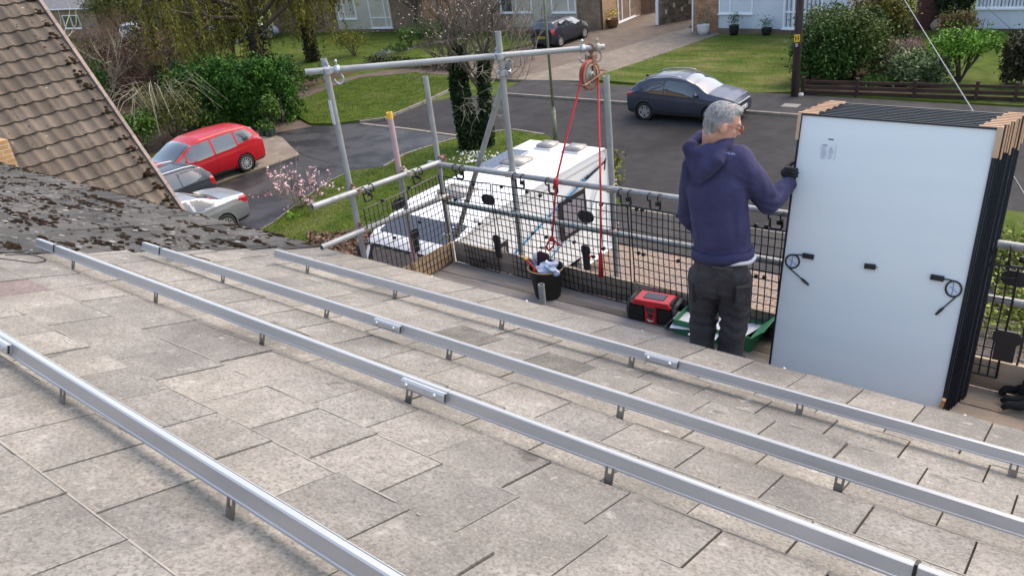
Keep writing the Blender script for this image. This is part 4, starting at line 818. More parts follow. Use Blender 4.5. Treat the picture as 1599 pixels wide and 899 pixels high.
fguard('black mesh guard at the right edge of the walkway', -0.27, 1.0, [(1585, 437)], [], [(1595, 380)], [], 5.2)
fq = gx(1570, 540); cl = MB().plate((fq.x, YG - 0.01, fq.z), (1, 0, 0), (0, 0, 1), [(-0.055, -0.1), (0.055, -0.1), (0.055, 0.02), (0.075, 0.04), (0.075, 0.09), (0.05, 0.11), (-0.05, 0.11), (-0.075, 0.09), (-0.075, 0.04), (-0.055, 0.02)], 0.016).build('guard_clip', PLT)
tag(cl, 'black tombstone shaped clip joining the two guards right of the panels', 'clip')
rt = lambda u, v: (lambda p: (p.y, p.z))(Vector(CAM + ray(u, v) * ((XR + 0.034 - CAM[0]) / ray(u, v)[0])))
yr0 = 3.98
guard('black mesh guard across the walkway end beside the eaves', (XR + 0.034, yr0, 0), (0, 1, 0), 0.9, 5.98, 0.86, [(rt(620, 318)[0] - yr0, rt(620, 318)[1])], [(rt(646, 372)[0] - yr0, rt(646, 372)[1])], [(0.07, 6.13), (0.65, 6.085)], [(rt(596, 312)[0] - yr0, rt(596, 312)[1]), (rt(634, 292)[0] - yr0, rt(634, 292)[1]), (rt(651, 346)[0] - yr0, rt(651, 346)[1]), (rt(615, 372)[0] - yr0, rt(615, 372)[1])], 0.8)
# ------------------------------------------------------------------ hoist wheel and rope
RUSTW = mat('rusty_iron', (0.19, 0.085, 0.055), 0.85, 0.2, col2=(0.32, 0.2, 0.14), scale=14, bump=0.3); RIM = mat('wheel_rim_paint', (0.36, 0.27, 0.2), 0.75, col2=(0.25, 0.12, 0.08), scale=10); WEB = mat('wheel_web_paint', (0.24, 0.3, 0.28), 0.7, col2=(0.3, 0.2, 0.14), scale=9)
wq = along(922, 64.5); hub = wq + Vector((0, 0, -0.285))
hub = Vector(CAM) + Vector(ray(921, 117)).normalized() * (wq - Vector(CAM)).length * 0.995
gw = thing('pulley_wheel', 'rusty gin wheel pulley hanging from the end of the hoist arm', 'pulley', wq)
wx = Vector((math.cos(math.radians(17)), math.sin(math.radians(17)), 0)); wn = Vector((-wx.y, wx.x, 0)); R_ = 0.118
wx = Vector((0.05, 1.0, 0)).normalized(); wn = Vector((wx.y, -wx.x, 0))
m = MB(); m.lathe(hub - wn * 0.02, [(R_ - 0.03, 0), (R_, -0.004), (R_ + 0.004, 0.004), (R_ - 0.01, 0.014), (R_ - 0.012, 0.026), (R_ + 0.004, 0.036), (R_, 0.044), (R_ - 0.03, 0.04), (R_ - 0.03, 0)], 36, wn); m.build('wheel', RUSTW, gw, True)
m = MB(); m.lathe(hub - wn * 0.014, [(0.001, 0), (R_ - 0.029, 0.004), (R_ - 0.029, 0.024), (0.001, 0.028)], 32, wn)
m.lathe(hub - wn * 0.024, [(0.028, 0), (0.03, 0.0), (0.03, 0.05), (0.001, 0.05)], 16, wn); m.build('web', WEB, gw, True)
m = MB(); m.lathe(hub - wn * 0.0225, [(R_ - 0.045, 0), (R_ - 0.03, -0.002), (R_ - 0.03, 0.002), (R_ - 0.045, 0.003)], 36, wn); m.lathe(hub + wn * 0.0225, [(R_ - 0.045, 0), (R_ - 0.03, 0.002), (R_ - 0.03, -0.002), (R_ - 0.045, -0.003)], 36, wn); m.build('rim_band', RIM, gw, True)
m = MB(); topy = wq - Vector((0, 0, 0.075)); zz = Vector((0, 0, 1))
for s_ in (-1, 1):
    c0 = hub + wn * s_ * 0.036; c1 = topy + wn * s_ * 0.036; m.obox((c0 + c1) / 2, wx, wn, zz, (0.034, 0.007, (c1 - c0).length + 0.03))
    m.lathe(c0, [(0.0001, 0.014), (0.013, 0.012), (0.013, -0.002)], 10, wn * s_)
m.obox(topy, wx, wn, zz, (0.05, 0.086, 0.03)); m.tube(topy, wq - Vector((0, 0, PR + 0.01)), 0.012)
m.path([wq + (wn * math.cos(a) + zz * math.sin(a)) * (PR + 0.01) for a in [math.radians(t) for t in range(-90, 271, 30)]], 0.009, 6); m.build('yoke', RUSTW, gw)
m = MB(); b0 = hub - wx * 0.15 - zz * 0.05 + wn * 0.05; b1 = hub + wx * 0.17 - zz * 0.0 + wn * 0.05; m.tube(b0, b1, 0.008); m.tube(b0, b0 - wn * 0.1, 0.007); m.tube(b1, b1 - wn * 0.1, 0.007); m.build('rope_guide', RUSTW, gw)
ROPE = mat('red_rope', (0.55, 0.025, 0.035), 0.8, col2=(0.45, 0.02, 0.03), scale=60, bump=0.6, bscale=150)
tl = hub - wx * (R_ - 0.004); tr = hub + wx * (R_ - 0.004)
kn = py_(862, 373, YG - 0.03); rb = MB(); arc = [hub - wx * math.cos(a) * (R_ - 0.002) + zz * math.sin(a) * (R_ - 0.002) for a in [math.pi * k / 12 for k in range(13)]]
l1 = py_(868, 285, YG - 0.05)
dn = py_(938, 300, YG - 0.045); d2 = py_(938, 395, YG - 0.06); d3 = py_(939, 432, YG - 0.05)
rb.path([kn, kn.lerp(l1, 0.5) + Vector((0.002, 0, 0)), l1, l1.lerp(tl, 0.4) + Vector((-0.004, 0, 0)), l1.lerp(tl, 0.8)] + arc + [tr.lerp(dn, 0.35), tr.lerp(dn, 0.8), dn, d2, d3], 0.0085, 8)
rp_ = rb.build('rope', ROPE, None, True); tag(rp_, 'red hoist rope run over the pulley wheel with a knotted loop', 'rope')
k = MB(); k.blob(kn, (0.026, 0.02, 0.024), 0.3, 3.0); kl = MB().blob(l1, (0.02, 0.02, 0.04), 0.3, 5).build('knot', ROPE, rp_, True); 
lp = [kn, py_(856, 378, YG - 0.03), py_(853, 386, YG - 0.03), py_(857, 391, YG - 0.03), py_(864, 385, YG - 0.03), py_(866, 377, YG - 0.03), kn]; k.path(lp, 0.0085, 8)
k.path([kn, py_(869, 379, YG - 0.03), py_(875, 383, YG - 0.03)], 0.0085, 8); k.build('knot', ROPE, rp_, True)
k = MB(); k.path([d2 + Vector((-0.006, 0, 0)), d3 + Vector((-0.018, 0, -0.0))], 0.009, 6); k.path([d2 + Vector((0.006, 0, 0)), d3 + Vector((0.012, 0, 0.0))], 0.009, 6); k.path([d2, d2.lerp(d3, .5) + Vector((0, -.02, 0)), d3 + Vector((0, -0.025, 0.01))], 0.01, 6); k.build('rope_tail', ROPE, rp_, True)
hk = MB(); q0 = py_(843, 386, YG - 0.02); hk.tube(q0, py_(856, 387, YG - 0.02), 0.007); tag(hk.build('hook', BLKP), 'small black hook held in the loop of the red rope', 'hook')
# ------------------------------------------------------------------ bucket and what is in it
bc = gp(858, 468, ZP); bc = gp(850, 466, ZP); bc = Vector((bc.x, bc.y + 0.06, ZP))
bk = thing('bucket', 'black builder bucket full of tools standing on the scaffold boards', 'bucket', bc)
RUB = mat('black_rubber', (0.016, 0.017, 0.017), 0.6, col2=(0.03, 0.031, 0.03), scale=12, col3=(0.16, 0.15, 0.13), scale3=14, lo3=0.66, hi3=0.72)
MB().lathe(bc, [(0.001, 0.004), (0.1, 0.004), (0.108, 0.01), (0.142, 0.255), (0.152, 0.256), (0.153, 0.27), (0.145, 0.275), (0.136, 0.262), (0.104, 0.02), (0.001, 0.016)], 32).build('pail', RUB, bk, True)
hm = MB(); hm.path([bc + Vector((0.15 * math.cos(a), 0.153 * math.sin(a) , 0.265 + 0.014 * abs(math.sin(a)))) for a in [math.radians(t) for t in range(190, 371, 15)]], 0.006, 6); hm.build('handle', mat('tan_handle', (0.34, 0.2, 0.08), 0.6), bk, True)
tp = MB(); tp.box(bc + Vector((-0.05, 0.03, 0.25)), (0.115, 0.045, 0.27), Matrix.Rotation(0.12, 3, 'Y'), bev=0.014); tg = tag(tp.build('tool_pouch', mat('maroon_cloth', (0.04, 0.014, 0.018), 0.9, bump=0.4)), 'dark maroon tool pouch standing up in the black bucket', 'pouch')
CLR = mat('clear_bag', (0.5, 0.56, 0.66), 0.2, col2=(0.3, 0.38, 0.52), scale=22, detail=2, spec=0.7)
bg_ = MB(); bg_.blob(bc + Vector((0.055, -0.03, 0.28)), (0.085, 0.065, 0.05), 0.9, 3.0, sub=3); tag(bg_.build('plastic_bag', CLR), 'crumpled clear plastic bag of bolts in the black bucket', 'bag')
bg_ = MB(); bg_.blob(bc + Vector((-0.115, 0.04, 0.26)), (0.035, 0.05, 0.085), 0.8, 8.0, sub=3); tag(bg_.build('plastic_sheet', CLR), 'clear plastic wrapping tucked behind the maroon pouch', 'wrapping')
h_ = MB(); h_.tube(bc + Vector((-0.03, -0.08, 0.262)), bc + Vector((-0.2, 0.0, 0.30)), 0.01); h_.box(bc + Vector((-0.02, -0.08, 0.262)), (0.1, 0.04, 0.03), bev=0.008); 
hb = h_.build('hand_tool', mat('red_grip', (0.45, 0.03, 0.02), 0.5)); tag(hb, 'red and black tool handle sticking out of the bucket', 'tool'); yb = MB().tube(bc + Vector((-0.19, -0.003, 0.298)), bc + Vector((-0.225, 0.012, 0.305)), 0.013); yb.build('end_band', YEL, hb)
# ------------------------------------------------------------------ site radio
rc = Vector((-2.66, 4.80, ZP)); ra = math.radians(6); rd = thing('site_radio', 'red and black site radio standing on the scaffold boards', 'radio', rc)
RM3 = Matrix.Rotation(ra, 3, 'Z'); RED = mat('radio_red', (0.55, 0.02, 0.03), 0.4, col2=(0.45, 0.02, 0.03), scale=12); RBL = mat('radio_black', (0.012, 0.012, 0.014), 0.55)
def rl(x, y, z): return rc + RM3 @ Vector((x, y, z))
Wd, Dp, Ht = 0.385, 0.19, 0.18
b = MB(); b.box(rl(0, 0, Ht * 0.46), (Wd - 0.03, Dp - 0.02, Ht * 0.88), RM3, bev=0.02); b.build('body', RBL, rd)
b = MB(); b.box(rl(0, 0, Ht * 0.9), (Wd * 0.76, Dp * 0.92, 0.04), RM3, bev=0.008); b.box(rl(0.0, -Dp * 0.5 + 0.005, Ht * 0.46), (0.095, 0.02, Ht * 0.9), RM3, bev=0.006); b.box(rl(0, -Dp * 0.5 + 0.012, Ht * 0.86), (Wd * 0.86, 0.02, 0.026), RM3, bev=0.006); b.build('red_shell', RED, rd)
for s_ in (-1, 1):
    b = MB(); b.box(rl(s_ * 0.115, -Dp * 0.5 + 0.004, Ht * 0.42), (0.115, 0.012, Ht * 0.66), RM3, bev=0.004); b.build('speaker_grille', mat('speaker_cloth', (0.006, 0.006, 0.007), 0.8, bump=0.5, bscale=300), rd)
    b = MB(); b.tube(rl(s_ * (Wd / 2 - 0.01), -Dp / 2 + 0.015, Ht * 0.82), rl(s_ * (Wd / 2 - 0.01), Dp / 2 - 0.015, Ht * 0.86), 0.018)
    for yy in (-1, 1): b.path([rl(s_ * (Wd / 2 - 0.012), yy * (Dp / 2 - 0.015), 0.012), rl(s_ * (Wd / 2 - 0.002), yy * (Dp / 2 - 0.012), Ht * 0.5), rl(s_ * (Wd / 2 - 0.01), yy * (Dp / 2 - 0.015), Ht * 0.85)], 0.016, 8)
    b.build('corner_bar', mat('grey_rubber', (0.03, 0.034, 0.034), 0.6), rd, True)
    b = MB(); b.box(rl(s_ * (Wd / 2 - 0.055), 0, Ht * 0.925), (0.035, Dp * 0.62, 0.02), RM3, bev=0.004); b.build('grip_recess', DARK, rd)
b = MB(); b.box(rl(0, 0.01, Ht * 0.9 + 0.0205), (0.17, 0.095, 0.006), RM3, bev=0.003); b.build('top_cover', mat('slate_cover', (0.03, 0.034, 0.042), 0.35), rd)
b = MB(); b.box(rl(0, -Dp * 0.5 - 0.006, Ht * 0.68), (0.07, 0.004, 0.035), RM3); b.build('display', mat('display_glass', (0.05, 0.045, 0.045), 0.15), rd)
b = MB(); b.lathe(rl(0, -Dp * 0.5 - 0.004, Ht * 0.42), [(0.0001, 0.012), (0.016, 0.011), (0.02, 0.0)], 16, RM3 @ Vector((0, -1, 0))); b.build('dial', RBL, rd, True)
b = MB(); b.plate(rl(0, -Dp * 0.5 - 0.0065, Ht * 0.155), RM3 @ Vector((1, 0, 0)), (0, 0, 1), [(-0.032, 0.008), (-0.01, 0.006), (0.004, -0.002), (0.03, 0.01), (0.012, -0.012), (0.0, -0.006), (-0.012, -0.014), (-0.018, -0.004)], 0.002); b.build('white_mark', WHITE, rd)
ae = MB().path([rl(-0.13, 0.06, Ht * 0.86), rl(-0.17, 0.09, Ht * 1.15), rl(-0.215, 0.11, Ht * 1.35)], 0.005, 6); ae.build('aerial', RBL, rd)
# ------------------------------------------------------------------ green carton with papers
tc_ = Vector((-2.14, 4.74, ZP)); tr_ = thing('open_carton', 'open green carton with white paper lying behind the man', 'carton', tc_)
GRNC = mat('green_card', (0.02, 0.17, 0.08), 0.6, col2=(0.03, 0.21, 0.1), scale=5); INC = mat('card_inside', (0.26, 0.25, 0.22), 0.85)
q = MB(); x0, x1, y0, y1, hz = -2.43, -1.83, 4.66, 5.0 - 0.09, 0.12
q.box(((x0 + x1) / 2, y0, ZP + hz / 2), (x1 - x0, 0.006, hz)); q.box(((x0 + x1) / 2, y1, ZP + hz / 2), (x1 - x0, 0.006, hz)); q.box((x0, (y0 + y1) / 2, ZP + hz / 2), (0.006, y1 - y0 - 0.01, hz)); q.box((x1, (y0 + y1) / 2, ZP + hz / 2), (0.006, y1 - y0 - 0.01, hz)); q.build('carton_side', GRNC, tr_)
q = MB(); q.box(((x0 + x1) / 2, (y0 + y1) / 2, ZP + 0.004), (x1 - x0 - 0.014, y1 - y0 - 0.014, 0.006)); q.build('carton_base', INC, tr_)
q = MB(); q.box((x1 + 0.05, (y0 + y1) / 2, ZP + hz + 0.04), (0.13, y1 - y0 + 0.05, 0.005), Matrix.Rotation(-0.75, 3, 'Y')); q.build('flap', GRNC, tr_)
q = MB(); q.box((x0 - 0.045, y0 + 0.06, ZP + hz - 0.05), (0.13, 0.12, 0.005), Matrix.Rotation(-0.9, 3, 'Y')); q.build('flap', INC, tr_)
PAPER = mat('white_paper', (0.62, 0.65, 0.72), 0.7)
for i, (x, y, rz_) in enumerate(((-2.36, 4.75, 0.2), (-1.98, 4.8, -0.3), (-2.17, 4.72, 0.05))):
    o = MB().box((0, 0, 0), (0.21, 0.3 if i else 0.24, 0.003)).build('paper_sheet', PAPER); o.location = (x, y, ZP + 0.075 + 0.006 * i); o.rotation_euler = (0.05, -0.04, rz_)
    tag(o, ['white paper sheet in the carton left of the man', 'white paper sheet in the carton right of the man', 'white paper sheet seen between the legs of the man'][i], 'paper', 'papers in the green carton')
q = MB(); q.box((-1.93, 4.85, ZP + 0.045), (0.13, 0.09, 0.075), Matrix.Rotation(0.3, 3, 'Z'), bev=0.01); tag(q.build('black_box', RBL), 'small black box in the carton by the panel edge', 'box')
# ------------------------------------------------------------------ dark work bag at the right edge
wb = MB(); base = gp(1592, 622, ZP) + Vector((0.12, 0.03, 0))
wbm = mat('black_fabric', (0.008, 0.008, 0.009), 0.85, bump=0.4)
wb.blob(base + Vector((0.06, 0.0, 0.12)), (0.19, 0.15, 0.15), 0.45, 2.0, sub=3)
wbo = wb.build('work_bag', wbm, None, True); tag(wbo, 'black fabric bag slumped on the boards at the right edge', 'bag')
st = MB()
for a, e in (((1585, 598), (1564, 604)), ((1583, 607), (1561, 615)), ((1590, 625), (1563, 626)), ((1590, 634), (1564, 637))):
    p = gp(*a, ZP + 0.04); r_ = gp(*e, ZP + 0.02); st.path([p + Vector((0.05, 0, 0.03)), p, p.lerp(r_, 0.6) + Vector((0, 0, 0.02)), r_], [0.03, 0.028, 0.024, 0.014], 8)
st.build('strap', wbm, wbo, True)
# ------------------------------------------------------------------ solar panels leaning on the rail
FR = mat('black_panel_frame', (0.012, 0.017, 0.026), 0.4, 0.3); EDG = mat('grey_frame_edge', (0.07, 0.085, 0.1), 0.4, 0.5); BSH = mat('white_backsheet', (0.74, 0.8, 0.8), 0.25, col2=(0.71, 0.775, 0.778), scale=2.0, stretch=(0.35, 4, 4), coat=0.15); CELL = mat('dark_cells', (0.008, 0.012, 0.03), 0.12)
CARD = mat('brown_card_corner', (0.5, 0.31, 0.19), 0.8, col2=(0.56, 0.37, 0.24), scale=9)
PW, PH, PD = 1.062, 1.725, 0.031
NAMES = ['foremost', 'second', 'third', 'fourth', 'fifth', 'sixth', 'seventh', 'eighth', 'ninth', 'rearmost']
ptop = Vector((-1.092, 4.80, 6.80)); pbot = Vector((-1.092 - 0.008, 4.475, 5.108)); up_p = (ptop - pbot).normalized(); px_ = Vector((1, 0.012, 0.0)).normalized(); pn = px_.cross(up_p).normalized()   # pn points to the road side? fixed below
if pn.y > 0: pn = -pn           # towards the house
px_ = (px_ - up_p * px_.dot(up_p)).normalized()
for i in range(10):
    off = Vector((0.0095 * i + random.uniform(-0.004, 0.004), 0, 0)) - pn * (PD + 0.0015) * i; upi = up_p; c0 = Vector((pbot.x, pbot.y, ZP + 0.004)) + off
    c0.z = ZP + 0.003 + 0.0
    P = lambda x, y, z=0.0: c0 + px_ * x + upi * y - pn * z          # x across, y up, z into the stack
    t = thing('solar_panel', f'{NAMES[i]} of the ten solar panels leaning in a stack' + (', white back in full view' if i == 0 else ''), 'solar panel', c0, 'solar panels stacked on the scaffold')
    f = MB(); hw = PW / 2; fw = 0.026
    f.obox(P(-hw + 0.0055, PH / 2, PD / 2), px_, upi, pn, (0.011, PH, PD)); f.obox(P(hw - 0.0055, PH / 2, PD / 2), px_, upi, pn, (0.011, PH, PD))
    f.obox(P(0, 0.0055, PD / 2), px_, upi, pn, (PW - 0.022, 0.011, PD)); f.obox(P(0, PH - 0.0055, PD / 2), px_, upi, pn, (PW - 0.022, 0.011, PD))
    fr = f.build('frame', FR, t)
    b = MB(); b.obox(P(0, PH / 2, PD - 0.02 if i else 0.012), px_, upi, pn, (PW - 0.0224, PH - 0.0224, 0.004)); b.build('backsheet', BSH, t)
    b = MB(); b.obox(P(0, PH / 2, PD - 0.003), px_, upi, pn, (PW - 0.0226, PH - 0.0226, 0.004)); b.build('glass', CELL, t)
    b = MB(); b.obox(P(hw + 0.0012, PH / 2, PD - 0.005 if i in (0, 5, 9) else 0.004), px_, upi, pn, (0.002, PH - 0.01, 0.004)); b.build('edge_strip', EDG if i in (0, 5, 9) else FR, t)
    for s_ in (-1, 1):
        k = MB(); cl_ = 0.16 if i % 3 == 0 else 0.15 + 0.02 * (i % 3)
        zc = PD / 2; th = PD + 0.004 - (0.004 if i not in (0, 9) else 0)
        k.obox(P(s_ * (hw + 0.004), PH - cl_ / 2 + 0.004, zc), px_, upi, pn, (0.006, cl_, th - 0.003)); k.obox(P(s_ * (hw - 0.05 + 0.007), PH + 0.004, zc), px_, upi, pn, (0.115 - 0.02 * (i % 2), 0.006, th - 0.003))
        if i == 0: k.obox(P(s_ * (hw - 0.004 + 0.007), PH - cl_ / 2 + 0.001, -0.003), px_, upi, pn, (0.02 if s_ < 0 else 0.03, cl_, 0.003))
        k.build('card_corner', CARD, t)
    if i == 0:
        # junction boxes, leads with coiled cable, and the printed label, each surveyed on the back
        def onp(u, v, z=0.0):
            r = Vector(ray(u, v)); o_ = Vector(CAM); q = P(0, PH / 2, 0.010 - z); k = (q - o_).dot(pn) / r.dot(pn); return o_ + r * k
        def jbox(u0, v0, u1, v1):
            a = onp(u0, v0, 0.01); e = onp(u1, v1, 0.01); d = (e - a).normalized(); dy = pn.cross(d).normalized(); q = MB(); q.obox((a + e) / 2, d, dy, pn, ((e - a).length, 0.03, 0.02)); q.obox((a + e) / 2 + pn * 0.0105, d, dy, pn, ((e - a).length * 0.8, 0.022, 0.004)); return q
        for jj in ((1253.5, 398.5, 1270.5, 401.5), (1350, 415, 1367, 417), (1453, 432, 1474, 435.5)):
            jb = jbox(*jj).build('junction_box', BLKP, t)
        nb_ = MB(); nb_.tube(onp(1366, 417, .006), onp(1371, 418, .006), 0.002); nb_.build('stub_lead', BLKP, t)
        for cen, rad, pa, pb, ent in (((1237.5, 408), 10.6, (1232, 418), (1263, 445), (1253, 398)), ((1489, 451), 12.4, (1493, 463), (1461, 491), (1474, 436))):
            q = MB(); pts = [onp(cen[0] + rad * math.cos(a), cen[1] + rad * 0.98 * math.sin(a), 0.006) for a in [2 * math.pi * k / 24 for k in range(25)]]; q.path(pts, 0.0055, 6, False)
            q.path([onp(*ent, 0.008), onp((ent[0] * .55 + cen[0] * .45), (ent[1] * 0.9 + (cen[1] - rad) * 0.1), 0.007), onp(cen[0], cen[1] - rad, 0.007)], 0.004, 6); q.path([onp(*pa, 0.007), onp((pa[0] + pb[0]) / 2, (pa[1] + pb[1]) / 2, 0.007), onp(*pb, 0.007)], 0.0038, 6)
            mid = onp(pa[0] * .4 + pb[0] * .6, pa[1] * .4 + pb[1] * .6, 0.007); e = onp(*pb, 0.007); q.path([mid, mid.lerp(e, 0.3), mid.lerp(e, 0.7), e], [0.005, 0.009, 0.008, 0.006], 8); ld = q.build('lead', BLKP, t, True)
            q = MB(); q.path([onp(cen[0] + 1, cen[1] - rad, .008), onp(cen[0] - 1, cen[1] + 1, .009), onp(cen[0] - 3.5, cen[1] + rad * 0.85, .008)], 0.0022, 5); q.path([onp(cen[0] - 6, cen[1] - 4, .008), onp(cen[0] + 6, cen[1] + 6, .008)], 0.0016, 5); q.build('blue_tie', mat('blue_tie', (0.05, 0.2, 0.55), 0.5), ld)
        q = MB(); cs = [onp(1283, 225, .0005), onp(1306, 227, .0005), onp(1303.5, 250, .0005), onp(1281, 248, .0005)]; q.add(cs, [(0, 3, 2, 1)]); sk = q.build('rating_label', mat('label_paper', (0.68, 0.72, 0.76), 0.4), t)
        INK = mat('label_ink', (0.3, 0.32, 0.36), 0.6); q = MB()
        def bar(u0, v0, u1, v1, th): 
            a = onp(u0, v0, .0011); e = onp(u1, v1, .0011); d = (e - a).normalized(); dy = pn.cross(d).normalized(); q.obox((a + e) / 2, d, dy, pn, ((e - a).length, th, 0.0006))
        for r_ in range(11):
            v_ = 229.5 + r_ * 1.75; x_ = 1284.5 - r_ * 0.2; bar(x_, v_, x_ + random.uniform(4, 9), v_ + 0.5, 0.0024); bar(x_ + 11, v_ + 0.7, x_ + 11 + random.uniform(2, 8), v_ + 1.3, 0.0024)
        bar(1283, 225.2, 1281, 248, 0.001); bar(1306, 227.2, 1303.5, 250, 0.001); q.build('label_print', INK, sk)
        q = MB(); bar(1293.5, 217.5, 1302, 218.5, 0.009); bar(1302.5, 228, 1304.5, 228.2, 0.014) if False else None; bar(1285, 226.5, 1292, 227.3, 0.006); q.build('label_heading', mat('heading_ink', (0.16, 0.17, 0.2), 0.6), sk)
q = MB(); q.box((-0.575, 4.475, ZP + 0.07), (0.02, 0.03, 0.14), Matrix.Rotation(0.16, 3, 'Y')); q.box((-0.64, 4.44, ZP + 0.011), (0.14, 0.07, 0.022)); tag(q.build('timber_wedge', mat('raw_timber', (0.5, 0.27, 0.12), 0.8, col2=(0.42, 0.22, 0.1), scale=8)), 'raw timber wedge at the foot of the solar panel stack', 'wedge')
# ------------------------------------------------------------------ the man
def capsule_path(mb, pts, rads, n=16, flat=None):
    """closed tapered limb with rounded ends; flat = (axis vector, factor) squashes the section"""
    pts = [Vector(p) for p in pts]; P = []; Rr = []
    d0 = (pts[0] - pts[1]).normalized(); d1 = (pts[-1] - pts[-2]).normalized()
    for k in (0.95, 0.7, 0.35): P.append(pts[0] + d0 * rads[0] * k * 0.9); Rr.append(rads[0] * math.sqrt(max(0.02, 1 - k * k)))
    P += pts; Rr += list(rads)
    for k in (0.35, 0.7, 0.95): P.append(pts[-1] + d1 * rads[-1] * k * 0.9); Rr.append(rads[-1] * math.sqrt(max(0.02, 1 - k * k)))
    m = MB(); m.path(P, Rr, n)
    if flat:
        ax, f = Vector(flat[0]).normalized(), flat[1]; L_ = []
        for q in m.v:
            q = Vector(q); best = None
            for a, b in zip(pts[:-1], pts[1:]):
                t = max(0, min(1, (q - a).dot(b - a) / (b - a).length_squared)); c = a + (b - a) * t
                if best is None or (q - c).length < (q - best).length: best = c
            dv = q - best; L_.append(best + dv + ax * dv.dot(ax) * (f - 1))
        m.v = [tuple(q) for q in L_]
    mb.add(m.v, m.f)
def organic(name, mb, m, parent, voxel=0.012, smooth=6, wrinkle=None):
    me = bpy.data.meshes.new(name + '_tmp'); me.from_pydata(mb.v, [], mb.f); me.update(); o = bpy.data.objects.new(name + '_tmp', me); C.objects.link(o)
    bm = bmesh.new(); bm.from_mesh(me); bmesh.ops.recalc_face_normals(bm, faces=bm.faces); bm.to_mesh(me); bm.free()
    r = o.modifiers.new('r', 'REMESH'); r.mode = 'VOXEL'; r.voxel_size = voxel
    s = o.modifiers.new('s', 'SMOOTH'); s.factor = 0.5; s.iterations = smooth
    dg = bpy.context.evaluated_depsgraph_get(); ev = o.evaluated_get(dg); new = bpy.data.meshes.new_from_object(ev); bpy.data.objects.remove(o); new.name = name
    if wrinkle:
        new.update(); co = [v.co.copy() for v in new.vertices]; nr = [v.normal.copy() for v in new.vertices]
        for v, c, q in zip(new.vertices, co, nr): v.co = c + q * wrinkle(c)
    new.materials.clear(); new.materials.append(m); new.polygons.foreach_set('use_smooth', np.ones(len(new.polygons), dtype=bool)); new.update()
    ob = bpy.data.objects.new(name, new); C.objects.link(ob)
    if parent is not None: ob.parent = parent
    return ob
NAVY = mat('navy_fleece', (0.03, 0.029, 0.08), 0.95, col2=(0.044, 0.043, 0.108), scale=7, bump=0.35, bscale=170, col3=(0.022, 0.02, 0.06), scale3=3.0)
TROU = mat('charcoal_workwear', (0.034, 0.031, 0.034), 0.9, col2=(0.056, 0.052, 0.053), scale=6, bump=0.3, bscale=120, col3=(0.16, 0.145, 0.125), scale3=7, lo3=0.66, hi3=0.8)
SKIN = mat('skin', (0.5, 0.25, 0.17), 0.5, col2=(0.56, 0.3, 0.22), scale=14, bump=0.08, bscale=220)
HAIR = mat('grey_hair', (0.3, 0.29, 0.28), 0.7, col2=(0.085, 0.08, 0.078), scale=22, stretch=(1, 1, 0.35), lo=0.4, hi=0.72, bump=0.5, bscale=160)
YM = 4.30
M_ = lambda u, v, dy=0.0: py_(u, v, YM + dy)
hd = (Vector((0.79, 0.61, 0))).normalized(); hs = Vector((hd.y, -hd.x, 0)); up_ = Vector((0, 0, 1))     # facing of the head, its right side
hf = (hd * 0.93 - up_ * 0.36).normalized(); hu = hs.cross(hf).normalized(); hu = hu if hu.z > 0 else -hu
HC = M_(1129, 193)                     # centre of the head
H = lambda f, s, u: HC + hf * f + hs * s + hu * u
mb = MB()
def ell(mb, c, ax, rad, n=2):
    bm = bmesh.new(); bmesh.ops.create_icosphere(bm, subdivisions=3, radius=1)
    vs = [c + ax[0] * (q.co.x * rad[0]) + ax[1] * (q.co.y * rad[1]) + ax[2] * (q.co.z * rad[2]) for q in bm.verts]; fs = [[q.index for q in f.verts] for f in bm.faces]; bm.free(); mb.add(vs, fs)
AX = (hf, hs, hu)
ell(mb, H(-0.008, 0, 0.028), AX, (0.098, 0.077, 0.098)); ell(mb, H(0.035, 0, -0.035), AX, (0.062, 0.06, 0.085)); ell(mb, H(0.052, 0, -0.098), AX, (0.036, 0.036, 0.026))
ell(mb, H(0.02, 0, -0.075), AX, (0.055, 0.052, 0.04)); ell(mb, H(0.08, 0, 0.028), AX, (0.018, 0.055, 0.018)); ell(mb, H(0.088, 0, -0.06), AX, (0.014, 0.026, 0.016))
capsule_path(mb, [H(0.088, 0, 0.008), H(0.108, 0, -0.028)], [0.01, 0.014], 10); ell(mb, H(0.112, 0, -0.034), AX, (0.014, 0.016, 0.011))
for s_ in (-1, 1):
    ell(mb, H(-0.012, s_ * 0.083, -0.014), AX, (0.022, 0.012, 0.036)); ell(mb, H(0.062, s_ * 0.04, -0.025), AX, (0.022, 0.02, 0.022))
neck0 = M_(1112, 228, -0.01); capsule_path(mb, [H(-0.045, 0, -0.06), neck0, M_(1110, 245, -0.01)], [0.058, 0.06, 0.07], 16)
# wrist and forearm skin, running up inside the sleeve so the body stays one surface
SH_R = M_(1154, 250, 0.02); EL_R = M_(1203, 318, 0.16); WR_R = M_(1234, 283, 0.40); HA_R = py_(1241, 268, 4.735)
SH_L = M_(1084, 262, 0.0); EL_L = M_(1077, 335, 0.12); WR_L = M_(1098, 370, 0.36)
PEL = M_(1124, 410, 0.0); CH = M_(1117, 290, 0.0)
capsule_path(mb, [M_(1112, 245, -0.01), CH, PEL], [0.08, 0.1, 0.085]); capsule_path(mb, [SH_R, EL_R, WR_R], [0.06, 0.045, 0.03]); capsule_path(mb, [CH, SH_R], [0.09, 0.06]); capsule_path(mb, [CH, SH_L], [0.09, 0.06]); capsule_path(mb, [SH_L, EL_L, WR_L], [0.06, 0.045, 0.03])
HIPR = M_(1145, 425, 0.0); HIPL = M_(1102, 425, 0.0)
FTR = Vector((HIPR.x - 0.03, YM + 0.02, ZP + 0.09)); FTL = Vector((HIPL.x - 0.02, YM - 0.02, ZP + 0.09))
